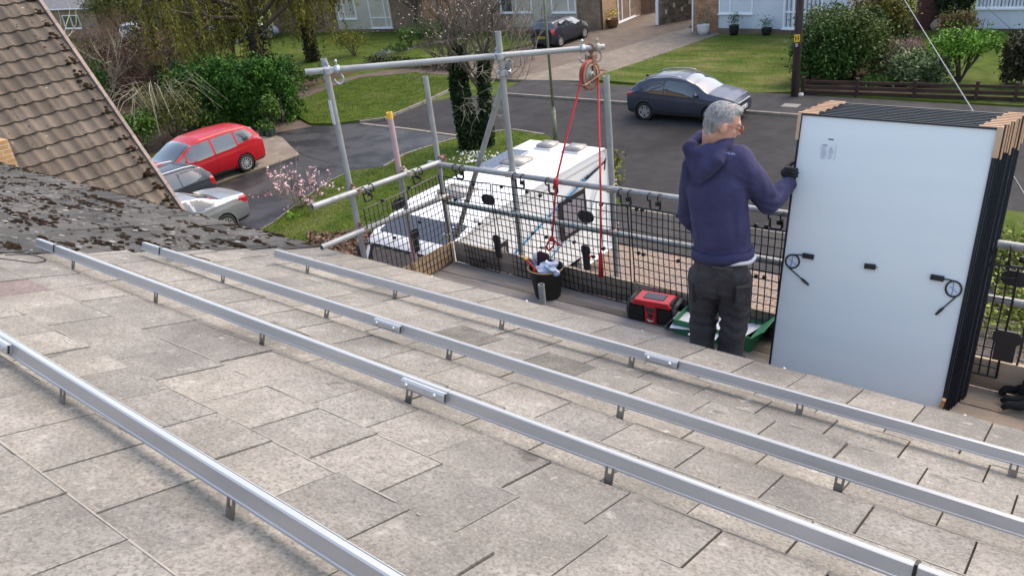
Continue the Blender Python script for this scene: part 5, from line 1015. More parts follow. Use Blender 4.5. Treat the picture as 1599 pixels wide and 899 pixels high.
KNR = HIPR.lerp(FTR, 0.5) + Vector((0.015, 0.03, 0)); KNL = HIPL.lerp(FTL, 0.5) + Vector((-0.015, 0.03, 0))
for a, b, c in ((HIPR, KNR, FTR), (HIPL, KNL, FTL)): capsule_path(mb, [a, b, c], [0.075, 0.05, 0.04])
man = organic('person', mb, SKIN, None, 0.0085, 4)
tag(man, 'grey haired man in navy hoodie and charcoal trousers gripping a solar panel', 'person')
# eyes and mouth
for s_ in (-1, 1):
    e = MB(); ell(e, H(0.0865, s_ * 0.031, 0.004), AX, (0.011, 0.013, 0.009)); e.build('eye', mat('eye_white', (0.5, 0.47, 0.45), 0.3), man, True)
    e = MB(); e.path([H(0.093, s_ * 0.014, 0.022), H(0.094, s_ * 0.032, 0.027), H(0.084, s_ * 0.052, 0.02)], [0.003, 0.0045, 0.003], 6); e.build('eyebrow', HAIR, man, True)
e = MB(); e.path([H(0.092, -0.022, -0.064), H(0.1, 0, -0.062), H(0.092, 0.022, -0.064)], [0.003, 0.0045, 0.003], 6); e.build('mouth', mat('lip', (0.33, 0.12, 0.1), 0.5), man, True)
# hair: a cap over crown, sides and back with a ragged surface
hb = MB(); ell(hb, H(-0.02, 0, 0.044), AX, (0.1, 0.082, 0.088)); ell(hb, H(-0.062, 0, -0.01), AX, (0.056, 0.072, 0.07)); ell(hb, H(-0.062, 0, -0.058), AX, (0.042, 0.056, 0.045)); ell(hb, H(0.042, 0, 0.094), AX, (0.05, 0.062, 0.034))
for s_ in (-1, 1): ell(hb, H(-0.01, s_ * 0.066, 0.042), AX, (0.05, 0.017, 0.03)); ell(hb, H(-0.055, s_ * 0.05, -0.02), AX, (0.026, 0.02, 0.05)); ell(hb, H(0.02, s_ * 0.066, 0.012), AX, (0.009, 0.01, 0.028))
def hw_(c):
    f = (c - HC).dot(hf); u = (c - HC).dot(hu)
    return -0.004 + 0.005 * mnoise.noise(Vector((c.x * 60, c.y * 60, c.z * 22))) + 0.002 * mnoise.noise(c * 110)
hair = organic('hair', hb, HAIR, man, 0.0075, 2, hw_)
st = MB()
for i in range(2200):
    th = random.uniform(0, 2 * math.pi); ph = random.uniform(-0.35, 1.5); d = hf * (math.cos(th) * math.cos(ph)) + hs * (math.sin(th) * math.cos(ph)) + hu * math.sin(ph)
    if d.dot(hf) > 0.55 and d.dot(hu) < 0.75: continue
    p = H(-0.02, 0, 0.042) + hf * d.dot(hf) * 0.099 + hs * d.dot(hs) * 0.081 + hu * d.dot(hu) * 0.088
    fl = (Vector((random.gauss(0, 1), random.gauss(0, 1), random.gauss(0, 1))) * 0.22 + hf * 0.35 * max(0, d.dot(hu)) - hf * 0.5 - hu * 0.7); fl -= d * fl.dot(d) * 0.8; fl.normalize()
    p = p - d * 0.004; st.path([p, p + fl * 0.013 + d * 0.003, p + fl * 0.028 + d * 0.0015], [0.0014, 0.0013, 0.0004], 3, False)
st.build('strand', mat('grey_strand', (0.42, 0.41, 0.4), 0.6, rnd=0.5), hair, True)
# glasses
gl = MB(); GLS = mat('amber_frame', (0.28, 0.07, 0.025), 0.3)
for s_ in (-1, 1):
    c = H(0.108, s_ * 0.034, 0.0); gl.path([c + hs * (0.028 * math.cos(a)) + hu * (0.02 * math.sin(a)) for a in [2 * math.pi * k / 16 for k in range(17)]], 0.0028, 6, False)
    gl.path([H(0.105, s_ * 0.061, 0.006), H(0.05, s_ * 0.08, 0.012), H(-0.01, s_ * 0.085, 0.01), H(-0.03, s_ * 0.085, -0.005)], 0.0026, 6)
gl.path([H(0.109, -0.008, 0.004), H(0.114, 0, 0.007), H(0.109, 0.008, 0.004)], 0.0025, 6); gls = gl.build('glasses', GLS, man, True)
ln = MB()
for s_ in (-1, 1): ln.plate(H(0.108, s_ * 0.034, 0.0), hs, hu, [(0.026 * math.cos(a), 0.018 * math.sin(a)) for a in [2 * math.pi * k / 14 for k in range(14)]], 0.0015)
ln.build('lens', mat('amber_lens', (0.5, 0.2, 0.1), 0.1, alpha=0.45), gls)
# hoodie
ho = MB(); cs = Vector((0, 1, 0))
TOPC = M_(1113, 252, -0.01)
capsule_path(ho, [TOPC + Vector((0, 0, -0.03)), M_(1119, 290), M_(1123, 340), M_(1126, 372), M_(1128, 388)], [0.15, 0.19, 0.192, 0.192, 0.186], 20, (cs, 0.68))
capsule_path(ho, [M_(1090, 258), SH_L + Vector((0.03, 0, 0))], [0.1, 0.095]); capsule_path(ho, [M_(1135, 252), SH_R + Vector((-0.02, 0, 0))], [0.1, 0.095])
capsule_path(ho, [SH_R + Vector((-0.03, 0, 0)), SH_R.lerp(EL_R, 0.5), EL_R, EL_R.lerp(WR_R, 0.45), WR_R.lerp(EL_R, 0.06)], [0.1, 0.088, 0.076, 0.064, 0.046], 18)
capsule_path(ho, [SH_L + Vector((0.03, 0, 0)), SH_L.lerp(EL_L, 0.5), EL_L, EL_L.lerp(WR_L, 0.5), WR_L], [0.1, 0.085, 0.074, 0.062, 0.05], 18)
def hood_w(c):
    d = 0.012 * mnoise.noise(Vector((c.x * 9, c.y * 9, c.z * 3.4 + c.x * 3))) + 0.006 * mnoise.noise(Vector((c.x * 20, c.y * 20, c.z * 8)))
    for e, rr in ((EL_R, 0.16), (EL_L, 0.14), (WR_R, 0.11), (SH_R + Vector((0.0, 0, -0.12)), 0.12)):
        k = (c - e).length
        if k < rr: d += 0.0095 * math.sin((c.z * 1.0 + c.x * 0.9 - c.y * 0.5) * 105) * (1 - k / rr)
    hz_ = c.z - M_(1125, 392).z
    if abs(hz_) < 0.14 and c.x < EL_R.x - 0.06: d += 0.006 * math.sin(c.z * 75 + math.sin(c.x * 12) * 2) * (1 - abs(hz_) / 0.14)
    return d
hoodie = organic('hoodie', ho, NAVY, man, 0.008, 4, hood_w)
# ribbed hem, cuff, hood roll and hanging hood
hm = MB(); hc = M_(1128, 397); rr = 24
def ring(mb, c, rx, ry, h, tilt, t=0.012):
    prof = [(1, -h), (1.04, 0), (1, h), (1 - t / rx, h), (1 - t / rx, -h)]; n = 36; vs = []; fs = []
    for s_, z in prof:
        for k in range(n):
            a = 2 * math.pi * k / n; vs.append(c + Vector((rx * s_ * math.cos(a), ry * s_ * math.sin(a), z + tilt * math.cos(a) + 0.004 * math.sin(5 * a))))
    for i in range(5):
        for k in range(n): fs.append((i * n + k, i * n + (k + 1) % n, ((i + 1) % 5) * n + (k + 1) % n, ((i + 1) % 5) * n + k))
    mb.add(vs, fs)
ring(hm, hc + Vector((0, 0, 0.012)), 0.196, 0.14, 0.036, 0.02); hm.build('hem', NAVY, hoodie, True)
cu = MB(); cu.path([WR_R.lerp(EL_R, 0.17), WR_R.lerp(EL_R, 0.02)], [0.049, 0.043], 16); cu.build('cuff', NAVY, hoodie, True)
hd_ = MB(); nk = M_(1108, 223, -0.014)
tor = [nk + Vector((0.115 * math.cos(a), 0.098 * math.sin(a), 0.03 * math.cos(a - 0.9) - 0.0 + 0.012 * math.sin(a))) for a in [2 * math.pi * k / 20 for k in range(20)]]
for i in range(20): capsule_path(hd_, [tor[i], tor[(i + 1) % 20]], [0.036 + 0.012 * max(0, -math.sin(2 * math.pi * i / 20)), 0.036 + 0.012 * max(0, -math.sin(2 * math.pi * (i + 1) / 20))], 10)
bkd = Vector((0.0, -1, 0))
capsule_path(hd_, [nk + Vector((-0.085, -0.07, -0.02)), M_(1088, 262, -0.13), M_(1086, 282, -0.125)], [0.055, 0.05, 0.032], 14, ((0, 1, 0), 0.75)); capsule_path(hd_, [nk + Vector((0.03, -0.09, -0.02)), M_(1105, 262, -0.145), M_(1090, 284, -0.13)], [0.055, 0.052, 0.03], 14, ((0, 1, 0), 0.75))
capsule_path(hd_, [nk + Vector((0.09, -0.06, -0.02)), M_(1122, 250, -0.14), M_(1100, 276, -0.14)], [0.048, 0.042, 0.028], 14, ((0, 1, 0), 0.75))
organic('hood', hd_, NAVY, hoodie, 0.010, 3, lambda c: 0.006 * mnoise.noise(c * 13) + 0.003 * mnoise.noise(c * 30))
lg = MB(); 
for k, (u, v) in enumerate(((1132, 240), (1136, 241.5), (1139.5, 241))):
    a = M_(u, v, -0.11); lg.path([a, a + Vector((0.018, 0.01, 0.006)), a + Vector((0.026, 0.016, -0.006))], 0.003, 5)
lg.build('shoulder_print', mat('pale_print', (0.2, 0.24, 0.45), 0.8), hoodie, True)
sh = MB(); ring(sh, M_(1136, 401) + Vector((0.01, 0, 0.0)), 0.166, 0.122, 0.012, 0.016); sh.build('shirt_hem', mat('white_shirt', (0.6, 0.6, 0.62), 0.9), man, True)
# trousers
tr = MB()
WC = M_(1126, 398); capsule_path(tr, [WC + Vector((0, 0, -0.0)), M_(1125, 425)], [0.172, 0.182], 20, (cs, 0.74))
for a, b, c, sg in ((HIPR, KNR, FTR, 1), (HIPL, KNL, FTL, -1)):
    capsule_path(tr, [a + Vector((0, 0, -0.02)), a.lerp(b, 0.5), b, b.lerp(c, 0.5), c + Vector((0, 0, 0.02))], [0.112, 0.105, 0.092, 0.086, 0.085], 18)
capsule_path(tr, [M_(1110, 428, -0.05), M_(1113, 452, -0.06)], [0.09, 0.07]); capsule_path(tr, [M_(1140, 428, -0.05), M_(1138, 452, -0.06)], [0.09, 0.07])
def tr_w(c):
    d = 0.009 * mnoise.noise(Vector((c.x * 12, c.y * 12, c.z * 7))) + 0.003 * mnoise.noise(c * 32)
    for e, rr in ((KNR, 0.2), (KNL, 0.2), (M_(1122, 455, -0.05), 0.16)):
        k = (c - e).length
        if k < rr: d += 0.009 * math.sin(c.z * 80 + c.x * 22 + mnoise.noise(c * 9) * 3) * (1 - k / rr)
    return d
trou = organic('trousers', tr, TROU, man, 0.008, 4, tr_w)
PKM = mat('pocket_cloth', (0.036, 0.033, 0.035), 0.9, col2=(0.07, 0.063, 0.056), scale=18, lo=0.5, hi=0.75, bump=0.3); WEM = mat('worn_edge', (0.06, 0.055, 0.045), 0.9)
def patch(nm, u, v, wd, ht, dy, nx, th, m): MB().box(M_(u, v, dy), (wd, th, ht), Matrix.Rotation(nx, 3, 'Z'), bev=0.004).build(nm, m, trou)
patch('pocket', 1128, 428, 0.13, 0.1, -0.145, 0.05, 0.012, PKM); patch('pocket', 1160, 462, 0.09, 0.15, -0.1, 0.65, 0.012, PKM); patch('pocket', 1080, 455, 0.06, 0.14, -0.085, -0.7, 0.012, PKM)
patch('pocket_flap', 1128, 419.5, 0.135, 0.014, -0.153, 0.05, 0.014, WEM); patch('pocket_flap', 1161, 448, 0.095, 0.016, -0.108, 0.65, 0.014, WEM)
# boots
for f_, sg in ((FTR, 1), (FTL, -1)):
    bt = MB(); f2 = Vector((f_.x, f_.y, ZP)); fd = Vector((0.12 * sg, 1, 0)).normalized(); capsule_path(bt, [f2 + Vector((0, 0, 0.055)) - fd * 0.05, f2 + fd * 0.08 + Vector((0, 0, 0.05)), f2 + fd * 0.17 + Vector((0, 0, 0.04))], [0.05, 0.052, 0.038], 14); capsule_path(bt, [f2 + Vector((0, 0, 0.06)), f2 + Vector((0, 0, 0.14))], [0.055, 0.055], 14)
    organic('boot', bt, mat('dark_boot', (0.03, 0.022, 0.016), 0.7), man, 0.012, 3)
# gloved right hand closed on the frame edge: palm, four curled fingers and a thumb
gv = MB(); GLV = mat('black_glove', (0.01, 0.011, 0.012), 0.7, col2=(0.018, 0.019, 0.02), scale=20, bump=0.4, bscale=150)
ed = Vector((ptop.x - PW / 2, 0, 0)); edge = lambda z: Vector((pbot.x + (ptop.x - pbot.x) * (z - pbot.z) / (ptop.z - pbot.z) - PW / 2, pbot.y + (ptop.y - pbot.y) * (z - pbot.z) / (ptop.z - pbot.z), z))
eg = edge(HA_R.z + 0.0); palm = eg + Vector((-0.028, -0.012, -0.002)); fd = (palm - WR_R).normalized()
capsule_path(gv, [WR_R.lerp(palm, 0.4), palm + Vector((-0.004, -0.004, 0.0))], [0.034, 0.042], 14)
for k, (dz, ln_) in enumerate(((0.034, 0.92), (0.012, 1.0), (-0.011, 0.95), (-0.033, 0.78))):
    b0 = palm + Vector((-0.006, -0.016, dz)); k1 = b0 + Vector((0.018, -0.026, 0.004)) * ln_; k2 = k1 + Vector((0.036, 0.0, 0.0)) * ln_; k3 = k2 + Vector((0.024, 0.012, -0.003)) * ln_
    capsule_path(gv, [b0, k1, k2, k3], [0.0125, 0.0118, 0.0108, 0.0095], 10)
capsule_path(gv, [palm + Vector((-0.012, 0.016, 0.03)), palm + Vector((0.008, 0.05, 0.044)), palm + Vector((0.034, 0.06, 0.046))], [0.015, 0.0125, 0.0105], 10)
organic('glove', gv, GLV, man, 0.0055, 2)
gv = MB(); pl = WR_L + Vector((0.03, 0.05, -0.03)); capsule_path(gv, [WR_L, pl], [0.034, 0.04], 12)
for k in range(4):
    b0 = pl + Vector((-0.03 + 0.02 * k, 0.03, -0.012)); capsule_path(gv, [b0, b0 + Vector((0.004, 0.03, -0.02)), b0 + Vector((0.006, 0.034, -0.05))], [0.0115, 0.0105, 0.009], 10)
capsule_path(gv, [pl + Vector((0.03, 0, 0.0)), pl + Vector((0.052, 0.03, -0.012)), pl + Vector((0.05, 0.055, -0.03))], [0.014, 0.012, 0.01], 10); organic('glove', gv, GLV, man, 0.0055, 2)
# ------------------------------------------------------------------ vehicles
GLASS = mat('car_glass', (0.02, 0.025, 0.027), 0.05, spec=1.0, coat=1.0); TYRE = mat('tyre', (0.014, 0.014, 0.015), 0.85, col2=(0.025, 0.024, 0.024), scale=20); RIMM = mat('silver_rim', (0.5, 0.5, 0.5), 0.35, 0.6); TRIM = mat('dark_trim', (0.018, 0.018, 0.019), 0.6)
LAMPW = mat('headlamp_glass', (0.55, 0.58, 0.6), 0.12, coat=0.5, col2=(0.2, 0.21, 0.22), scale=9); LAMPR = mat('tail_lamp_glass', (0.42, 0.012, 0.02), 0.15, coat=0.5, col2=(0.25, 0.008, 0.012), scale=12); CHROME = mat('chrome', (0.4, 0.41, 0.43), 0.45, 1.0)
PLATEW = mat('number_plate', (0.72, 0.73, 0.74), 0.5); PLATEY = mat('yellow_plate', (0.6, 0.42, 0.04), 0.5)
def paint(name, c, dirt=None, metal=0.25): return mat(name, c, 0.4, metal, spec=0.3, coat=0.3, col2=tuple(x * 0.88 for x in c), scale=1.1, col3=dirt, scale3=2.2, lo3=0.6, hi3=0.95)
def lerp_(a, b, t): return a + (b - a) * t
def inter(pts, x):
    if x <= pts[0][0]: return pts[0][1]
    for (a, b), (c, d) in zip(pts[:-1], pts[1:]):
        if x <= c:
            t = (x - a) / (c - a); t2 = t * t * (3 - 2 * t); return b + (d - b) * (0.5 * t + 0.5 * t2)
    return pts[-1][1]
def inpoly(p, poly):
    x, y = p; c = False; n = len(poly)
    for i in range(n):
        x1, y1 = poly[i]; x2, y2 = poly[(i + 1) % n]
        if (y1 > y) != (y2 > y) and x < (x2 - x1) * (y - y1) / (y2 - y1) + x1: c = not c
    return c
def car(label, loc, heading, s, m_body, group=None, cat='car'):
    o = thing('parked_car', label, cat, (loc[0], loc[1], loc[2]), group)
    L_, Wd, top, belt = s['L'], s['W'], s['top'], s['belt']; sill = s.get('sill', 0.24); T = Matrix.Translation(Vector(loc)) @ Matrix.Rotation(heading, 4, 'Z') @ Matrix.Translation((-L_ / 2, 0, 0))
    NX = 132; JA, JB, JC = 16, 12, 8; J = JA + JB + JC + 1; wl = s['wheels']; wr_ = s['wr']; ra = wr_ * 1.16
    def section(x):
        u = x / L_; e = abs(2 * u - 1); w = Wd / 2 * (1 - 0.17 * max(0, (e - 0.55) / 0.45) ** 2.2); tz = inter(top, x); bz = min(inter(belt, x), tz - 0.03)
        endk = max(0, (e - 0.93) / 0.07); bot = sill + 0.06 * endk
        hg = tz - bz; r = max(0, min(1, (hg - 0.03) / 0.42)); wt = w * lerp_(0.9, 0.735, r); te = tz - lerp_(0.02, 0.05, r); P = []
        for j in range(JA):
            t = j / JA; z = lerp_(bot, bz, t); bul = 1 - 0.075 * (abs(t - 0.62) / 0.62) ** 2.0
            if 0.70 < t < 0.8: bul += 0.006
            P.append((w * bul, z))
        w1 = P[-1][0]
        for j in range(JB):
            t = j / JB; P.append((lerp_(w1, wt, t ** (1.25 if r > 0.5 else 0.9)), lerp_(bz, te, t)))
        for j in range(JC + 1):
            t = j / JC; P.append((wt * (1 - t), te + (tz - te) * math.sin(t * math.pi / 2)))
        return P
    xs = [L_ * (0.5 - 0.5 * math.cos(math.pi * i / (NX - 1))) * 0.45 + L_ * i / (NX - 1) * 0.55 for i in range(NX)]
    V = []; sec = []
    for i, x in enumerate(xs):
        P = section(x); sec.append(P)
        for sg in (1, -1):
            for (y, z) in P:
                rake = 0.0
                if i == 0: rake = 0.02
                if i == NX - 1: rake = -0.02
                V.append((x + rake, sg * y, z))
    idx = lambda i, sg, j: i * 2 * J + (0 if sg > 0 else J) + j
    groups = {k: [] for k in ('body', 'trim', 'windscreen', 'rear_window', 'side_window', 'quarter_window', 'headlight', 'tail_light')}
    for i in range(NX - 1):
        for sg in (1, -1):
            for j in range(J - 1):
                f = (idx(i, sg, j), idx(i + 1, sg, j), idx(i + 1, sg, j + 1), idx(i, sg, j + 1)); f = f if sg < 0 else f[::-1]
                xc = (xs[i] + xs[i + 1]) / 2; zc = (sec[i][j][1] + sec[i + 1][j + 1][1]) / 2; k = 'body'
                if j < JA + 1:
                    if any((xc - w_) ** 2 + (zc - wr_) ** 2 < ra * ra for w_ in wl): continue
                    if zc < sill + s.get('clad', 0.07): k = 'trim'
                if JA <= j < JA + JB + 1:
                    for pi, pl in enumerate(s['win']):
                        if inpoly((xc, zc), pl): k = 'side_window%d%s' % (pi, 'L' if sg > 0 else 'R')
                if j >= JA + JB - 1 or (j >= JA + 2 and False):
                    if s['ws'][0] < xc < s['ws'][1]: k = 'windscreen'
                    if s['rw'][0] < xc < s['rw'][1]: k = 'rear_window'
                for nm in ('headlight', 'tail_light'):
                    for pl in s.get(nm, []):
                        if j < JA + JB and inpoly((xc, zc), pl): k = nm + ('L' if sg > 0 else 'R')
                groups.setdefault(k, []).append(f)
    for i, fl in ((0, 1), (NX - 1, 0)):
        for j in range(J - 1):
            f = (idx(i, 1, j), idx(i, 1, j + 1), idx(i, -1, j + 1), idx(i, -1, j)); f = f[::-1] if fl else f; zc = sec[i][j][1]
            k = 'body'
            if zc < sill + 0.13: k = 'trim'
            groups[k].append(f)
    VW = [T @ Vector(q) for q in V]
    def emit(nm, faces, m, sm=True, par=o):
        if not faces: return None
        mp_ = {}; vs = []; fs = []
        for f in faces:
            q = []
            for a in f:
                if a not in mp_: mp_[a] = len(vs); vs.append(VW[a])
                q.append(mp_[a])
            fs.append(q)
        mb = MB(); mb.add(vs, fs); ob = mb.build(nm, m, par, sm); 
        return ob
    body = emit('body', groups['body'], m_body); emit('sill_trim', groups['trim'], TRIM)
    for k, fs in groups.items():
        if k.startswith('side_window'): emit('side_window', fs, GLASS)
        elif k == 'windscreen' or k == 'rear_window': emit(k, fs, GLASS)
        elif k.startswith('headlight'): emit('headlight', fs, LAMPW)
        elif k.startswith('tail_light'): emit('tail_light', fs, LAMPR)
    tp = lambda x, y, z: T @ Vector((x, y, z)); yax = (T.to_3x3() @ Vector((0, 1, 0))); xax = T.to_3x3() @ Vector((1, 0, 0)); R3 = T.to_3x3()
    u = MB(); u.box(tp(L_ / 2, 0, sill + 0.24), (L_ * 0.94, Wd * 0.72, 0.42), R3); u.build('underbody', TRIM, o)
    for w_ in wl:
        for sg in (1, -1):
            y0 = sg * (Wd / 2 - 0.215); t = MB(); ax = yax * sg; c = tp(w_, y0, wr_)
            t.lathe(c, [(wr_ * 0.6, 0.0), (wr_ * 0.93, 0), (wr_, 0.03), (wr_, 0.17), (wr_ * 0.95, 0.2), (wr_ * 0.66, 0.205), (wr_ * 0.64, 0.16)], 30, ax); wo = t.build('wheel', TYRE, o, True)
            r_ = MB(); r_.lathe(c, [(wr_ * 0.65, 0.198), (wr_ * 0.63, 0.203), (wr_ * 0.58, 0.15), (wr_ * 0.3, 0.12), (0.001, 0.12)], 26, ax); r_.build('rim_dish', DARK, wo, True)
            q = MB(); n = s.get('spokes', 5); xa_ = xax; za_ = Vector((0, 0, 1))
            for kk in range(n):
                a = 2 * math.pi * kk / n + 0.3; d = xa_ * math.cos(a) + za_ * math.sin(a); e = d.cross(ax)
                for off in ((-0.28, 0.28) if n <= 6 else (0,)):
                    q.obox(c + ax * 0.185 + d * wr_ * 0.38 + e * off * 0.12, d, e, ax, (wr_ * 0.54, 0.035 if n > 6 else 0.042, 0.022))
            q.lathe(c, [(wr_ * 0.2, 0.17), (wr_ * 0.17, 0.2), (0.001, 0.204)], 14, ax); q.lathe(c, [(wr_ * 0.655, 0.19), (wr_ * 0.67, 0.208), (wr_ * 0.6, 0.206), (wr_ * 0.59, 0.17)], 30, ax); q.build('rim', RIMM, wo)
            a_ = MB(); yl = sg * (Wd / 2 * (0.975 if s.get('arch') else 0.962)); a_.path([tp(w_ + ra * math.cos(t_), yl, wr_ + ra * math.sin(t_)) for t_ in [math.radians(d_) for d_ in range(-18, 199, 12)]], 0.03 if s.get('arch') else 0.02, 8); a_.build('wheel_arch', TRIM if s.get('arch') else m_body, o, True)
            l_ = MB(); l_.lathe(tp(w_, sg * (Wd / 2 - 0.3), wr_), [(ra * 1.05, 0.0), (ra * 1.02, 0.26)], 26, ax); l_.build('arch_liner', DARK, o, True)
    for sg in (1, -1):
        mx_, mz = s['mirror']; q = MB(); q.box(tp(mx_, sg * (Wd / 2 + 0.06), mz), (0.13, 0.2, 0.13), R3, bev=0.04); q.build('mirror', s.get('mirror_mat', m_body), o, True)
        for hx, hz in s['handles']:
            q = MB(); yy = Wd / 2 * 0.955; q.box(tp(hx, sg * yy, hz), (0.17, 0.045, 0.028), R3, bev=0.01); q.build('door_handle', s.get('hmat', m_body), o, True)
        if s.get('rails'):
            x0, x1, zz = s['rails']; q = MB(); q.path([tp(lerp_(x0, x1, t), sg * Wd / 2 * 0.70, inter(top, lerp_(x0, x1, t)) + 0.022 - (0.045 if t in (0, 1) else 0)) for t in (0, 0.05, 0.2, 0.4, 0.6, 0.8, 0.95, 1)], 0.02, 8); q.build('roof_rail', CHROME, o, True)
        # door gaps, modelled as thin dark seams standing a hair off the side
        for sx, lean in s['gaps']:
            q = MB(); pts = []
            for k in range(12):
                t = k / 11; x = sx + lean * (1 - math.sin(t * 1.7)); P = section(x); jj = int(2 + t * (JA - 3)); pts.append(tp(x, sg * (P[jj][0] - 0.002), P[jj][1]))
            q.path(pts, 0.006, 5); q.build('door_seam', DARK, o)
    for x, pm in ((L_ - 0.005, PLATEW), (0.0, s.get('rear_plate', PLATEY))):
        q = MB(); q.box(tp(x + (0.012 if x > 1 else -0.012), 0, s.get('platez', 0.5) if x > 1 else s.get('rplatez', 0.75)), (0.03, 0.5, 0.12), R3); pl = q.build('number_plate', pm, o)
        q = MB()
        for k in range(7):
            if k != 4: q.box(tp(x + (0.028 if x > 1 else -0.028), -0.2 + 0.065 * k, s.get('platez', 0.5) if x > 1 else s.get('rplatez', 0.75)), (0.003, 0.036, 0.07), R3)
        q.build('plate_characters', DARK, pl)
    if s.get('grille'):
        q = MB(); q.box(tp(L_ - 0.05, 0, s['grille']), (0.09, Wd * 0.56, 0.12), R3, bev=0.02); q.build('grille', TRIM, o); q = MB(); q.box(tp(L_ - 0.025, 0, s['grille'] + 0.07), (0.09, Wd * 0.6, 0.028), R3, bev=0.01); q.build('chrome_bar', CHROME, o)
    if s.get('fin'): q = MB(); q.plate(tp(0.55, 0, inter(top, 0.55) + 0.03), xax, (0, 0, 1), [(-0.1, -0.035), (0.09, -0.035), (-0.04, 0.05), (-0.09, 0.05)], 0.03); q.build('aerial_fin', TRIM, o)
    if s.get('roofbox_glass'): q = MB(); x0, x1 = s['roofbox_glass']; q.add([tp(x, y * Wd / 2 * 0.52, inter(top, x) + 0.012) for x, y in ((x0, -1), (x1, -1), (x1, 1), (x0, 1))], [(0, 1, 2, 3)]); q.build('sunroof', GLASS, o)
    return o
# grey compact crossover at the far kerb, facing right
suv = dict(L=4.29, W=1.79, wheels=(0.80, 3.41), wr=0.335, top=[(0, 0.96), (0.1, 1.1), (0.55, 1.42), (1.05, 1.56), (1.75, 1.61), (2.35, 1.555), (2.72, 1.42), (3.28, 1.09), (3.75, 1.0), (4.13, 0.9), (4.25, 0.76), (4.29, 0.6)],
           belt=[(0, 0.95), (0.5, 1.07), (1.4, 1.0), (2.9, 0.93), (3.5, 0.88), (4.1, 0.78), (4.29, 0.55)], ws=(2.34, 3.24), rw=(0.11, 0.58),
           win=[[(0.62, 1.13), (0.75, 1.24), (1.1, 1.42), (1.55, 1.455), (1.55, 1.0), (1.0, 1.04)], [(1.6, 1.0), (1.6, 1.46), (2.3, 1.44), (2.62, 1.3), (2.93, 1.09), (2.98, 0.98), (2.5, 0.95)]],
           headlight=[[(3.72, 0.86), (4.1, 0.78), (4.26, 0.72), (4.25, 0.62), (4.0, 0.68)]], tail_light=[[(0.0, 0.85), (0.0, 1.02), (0.32, 1.07), (0.3, 0.96)]], mirror=(2.86, 1.05), handles=[(2.0, 0.88)], hmat=CHROME, rails=(0.75, 2.2, 0), gaps=[(1.55, 0.08), (2.78, 0.05), (1.02, -0.25)], grille=0.66, arch=True, clad=0.14, fin=True, spokes=5, platez=0.5, rear_plate=PLATEY)
p = gp(1008, 187); car('dark grey crossover car parked at the kerb across the road', (p.x - 0.80 + 4.29 / 2, p.y + 0.8, 0.008), 0.02, suv, paint('grey_blue_metallic', (0.062, 0.074, 0.104), metal=0.5))
# red people carrier
mpv = dict(L=4.66, W=1.86, wheels=(0.98, 3.72), wr=0.325, top=[(0, 0.95), (0.06, 1.15), (0.32, 1.5), (0.62, 1.61), (1.4, 1.655), (2.4, 1.64), (2.85, 1.54), (3.7, 1.1), (4.2, 0.96), (4.5, 0.84), (4.62, 0.68), (4.66, 0.5)],
           belt=[(0, 0.93), (0.6, 1.06), (1.6, 0.99), (3.2, 0.92), (4.0, 0.86), (4.66, 0.45)], ws=(2.78, 3.74), rw=(0.07, 0.38),
           win=[[(0.38, 1.2), (0.62, 1.47), (1.1, 1.5), (1.12, 1.05), (0.75, 1.09)], [(1.17, 1.04), (1.17, 1.5), (2.05, 1.5), (2.05, 0.98)], [(2.12, 0.975), (2.12, 1.5), (2.72, 1.47), (3.1, 1.25), (3.1, 0.95)], [(3.16, 0.95), (3.16, 1.22), (3.55, 1.02), (3.6, 0.94)]],
           headlight=[[(4.0, 0.86), (4.4, 0.78), (4.58, 0.66), (4.4, 0.62), (4.1, 0.72)]], tail_light=[[(0.0, 0.86), (0.0, 1.06), (0.42, 1.16), (0.3, 0.98)]], mirror=(3.2, 1.03), handles=[(1.35, 0.9), (2.3, 0.88)], gaps=[(1.2, -0.1), (2.08, 0.02), (3.35, 0.1)], spokes=10, fin=False)
REDP = paint('bright_red_paint', (0.42, 0.004, 0.012), metal=0.0)
p = gp(388, 268); car('bright red people carrier parked on the concrete drive', (p.x - 0.93 + 0.06, p.y + 0.98 - 4.66 / 2, 0.03), math.radians(-91.5), mpv, REDP)
# dark estate and silver saloon beside it
est = dict(L=4.6, W=1.82, wheels=(0.86, 3.55), wr=0.325, top=[(0, 0.95), (0.05, 1.12), (0.36, 1.42), (0.8, 1.49), (1.8, 1.51), (2.5, 1.47), (2.75, 1.4), (3.45, 1.03), (4.0, 0.95), (4.4, 0.83), (4.6, 0.5)], belt=[(0, 0.93), (0.6, 1.0), (2.0, 0.95), (3.4, 0.9), (4.6, 0.45)], ws=(2.66, 3.46), rw=(0.06, 0.42),
           win=[[(0.42, 1.12), (0.66, 1.36), (1.15, 1.39), (1.17, 1.0), (0.7, 1.04)], [(1.22, 1.0), (1.22, 1.4), (1.98, 1.4), (1.98, 0.97)], [(2.04, 0.97), (2.04, 1.4), (2.6, 1.36), (3.2, 1.02), (3.2, 0.94)]], headlight=[[(4.0, 0.82), (4.5, 0.7), (4.5, 0.58), (4.1, 0.66)]], tail_light=[[(0, 0.72), (0, 1.0), (0.2, 1.02), (0.18, 0.76)]], mirror=(3.1, 0.98), handles=[(1.35, 0.86), (2.2, 0.85)], gaps=[(1.2, -0.1), (2.0, 0.02), (3.2, 0.1)], rails=(0.5, 2.5, 0), spokes=7)
p = gp(330, 300); car('dark blue grey estate car with silver roof rails between red and silver cars', (-23.9, 10.75, 0.03), math.radians(-91), est, paint('dark_estate_metallic', (0.035, 0.042, 0.055), metal=0.4))
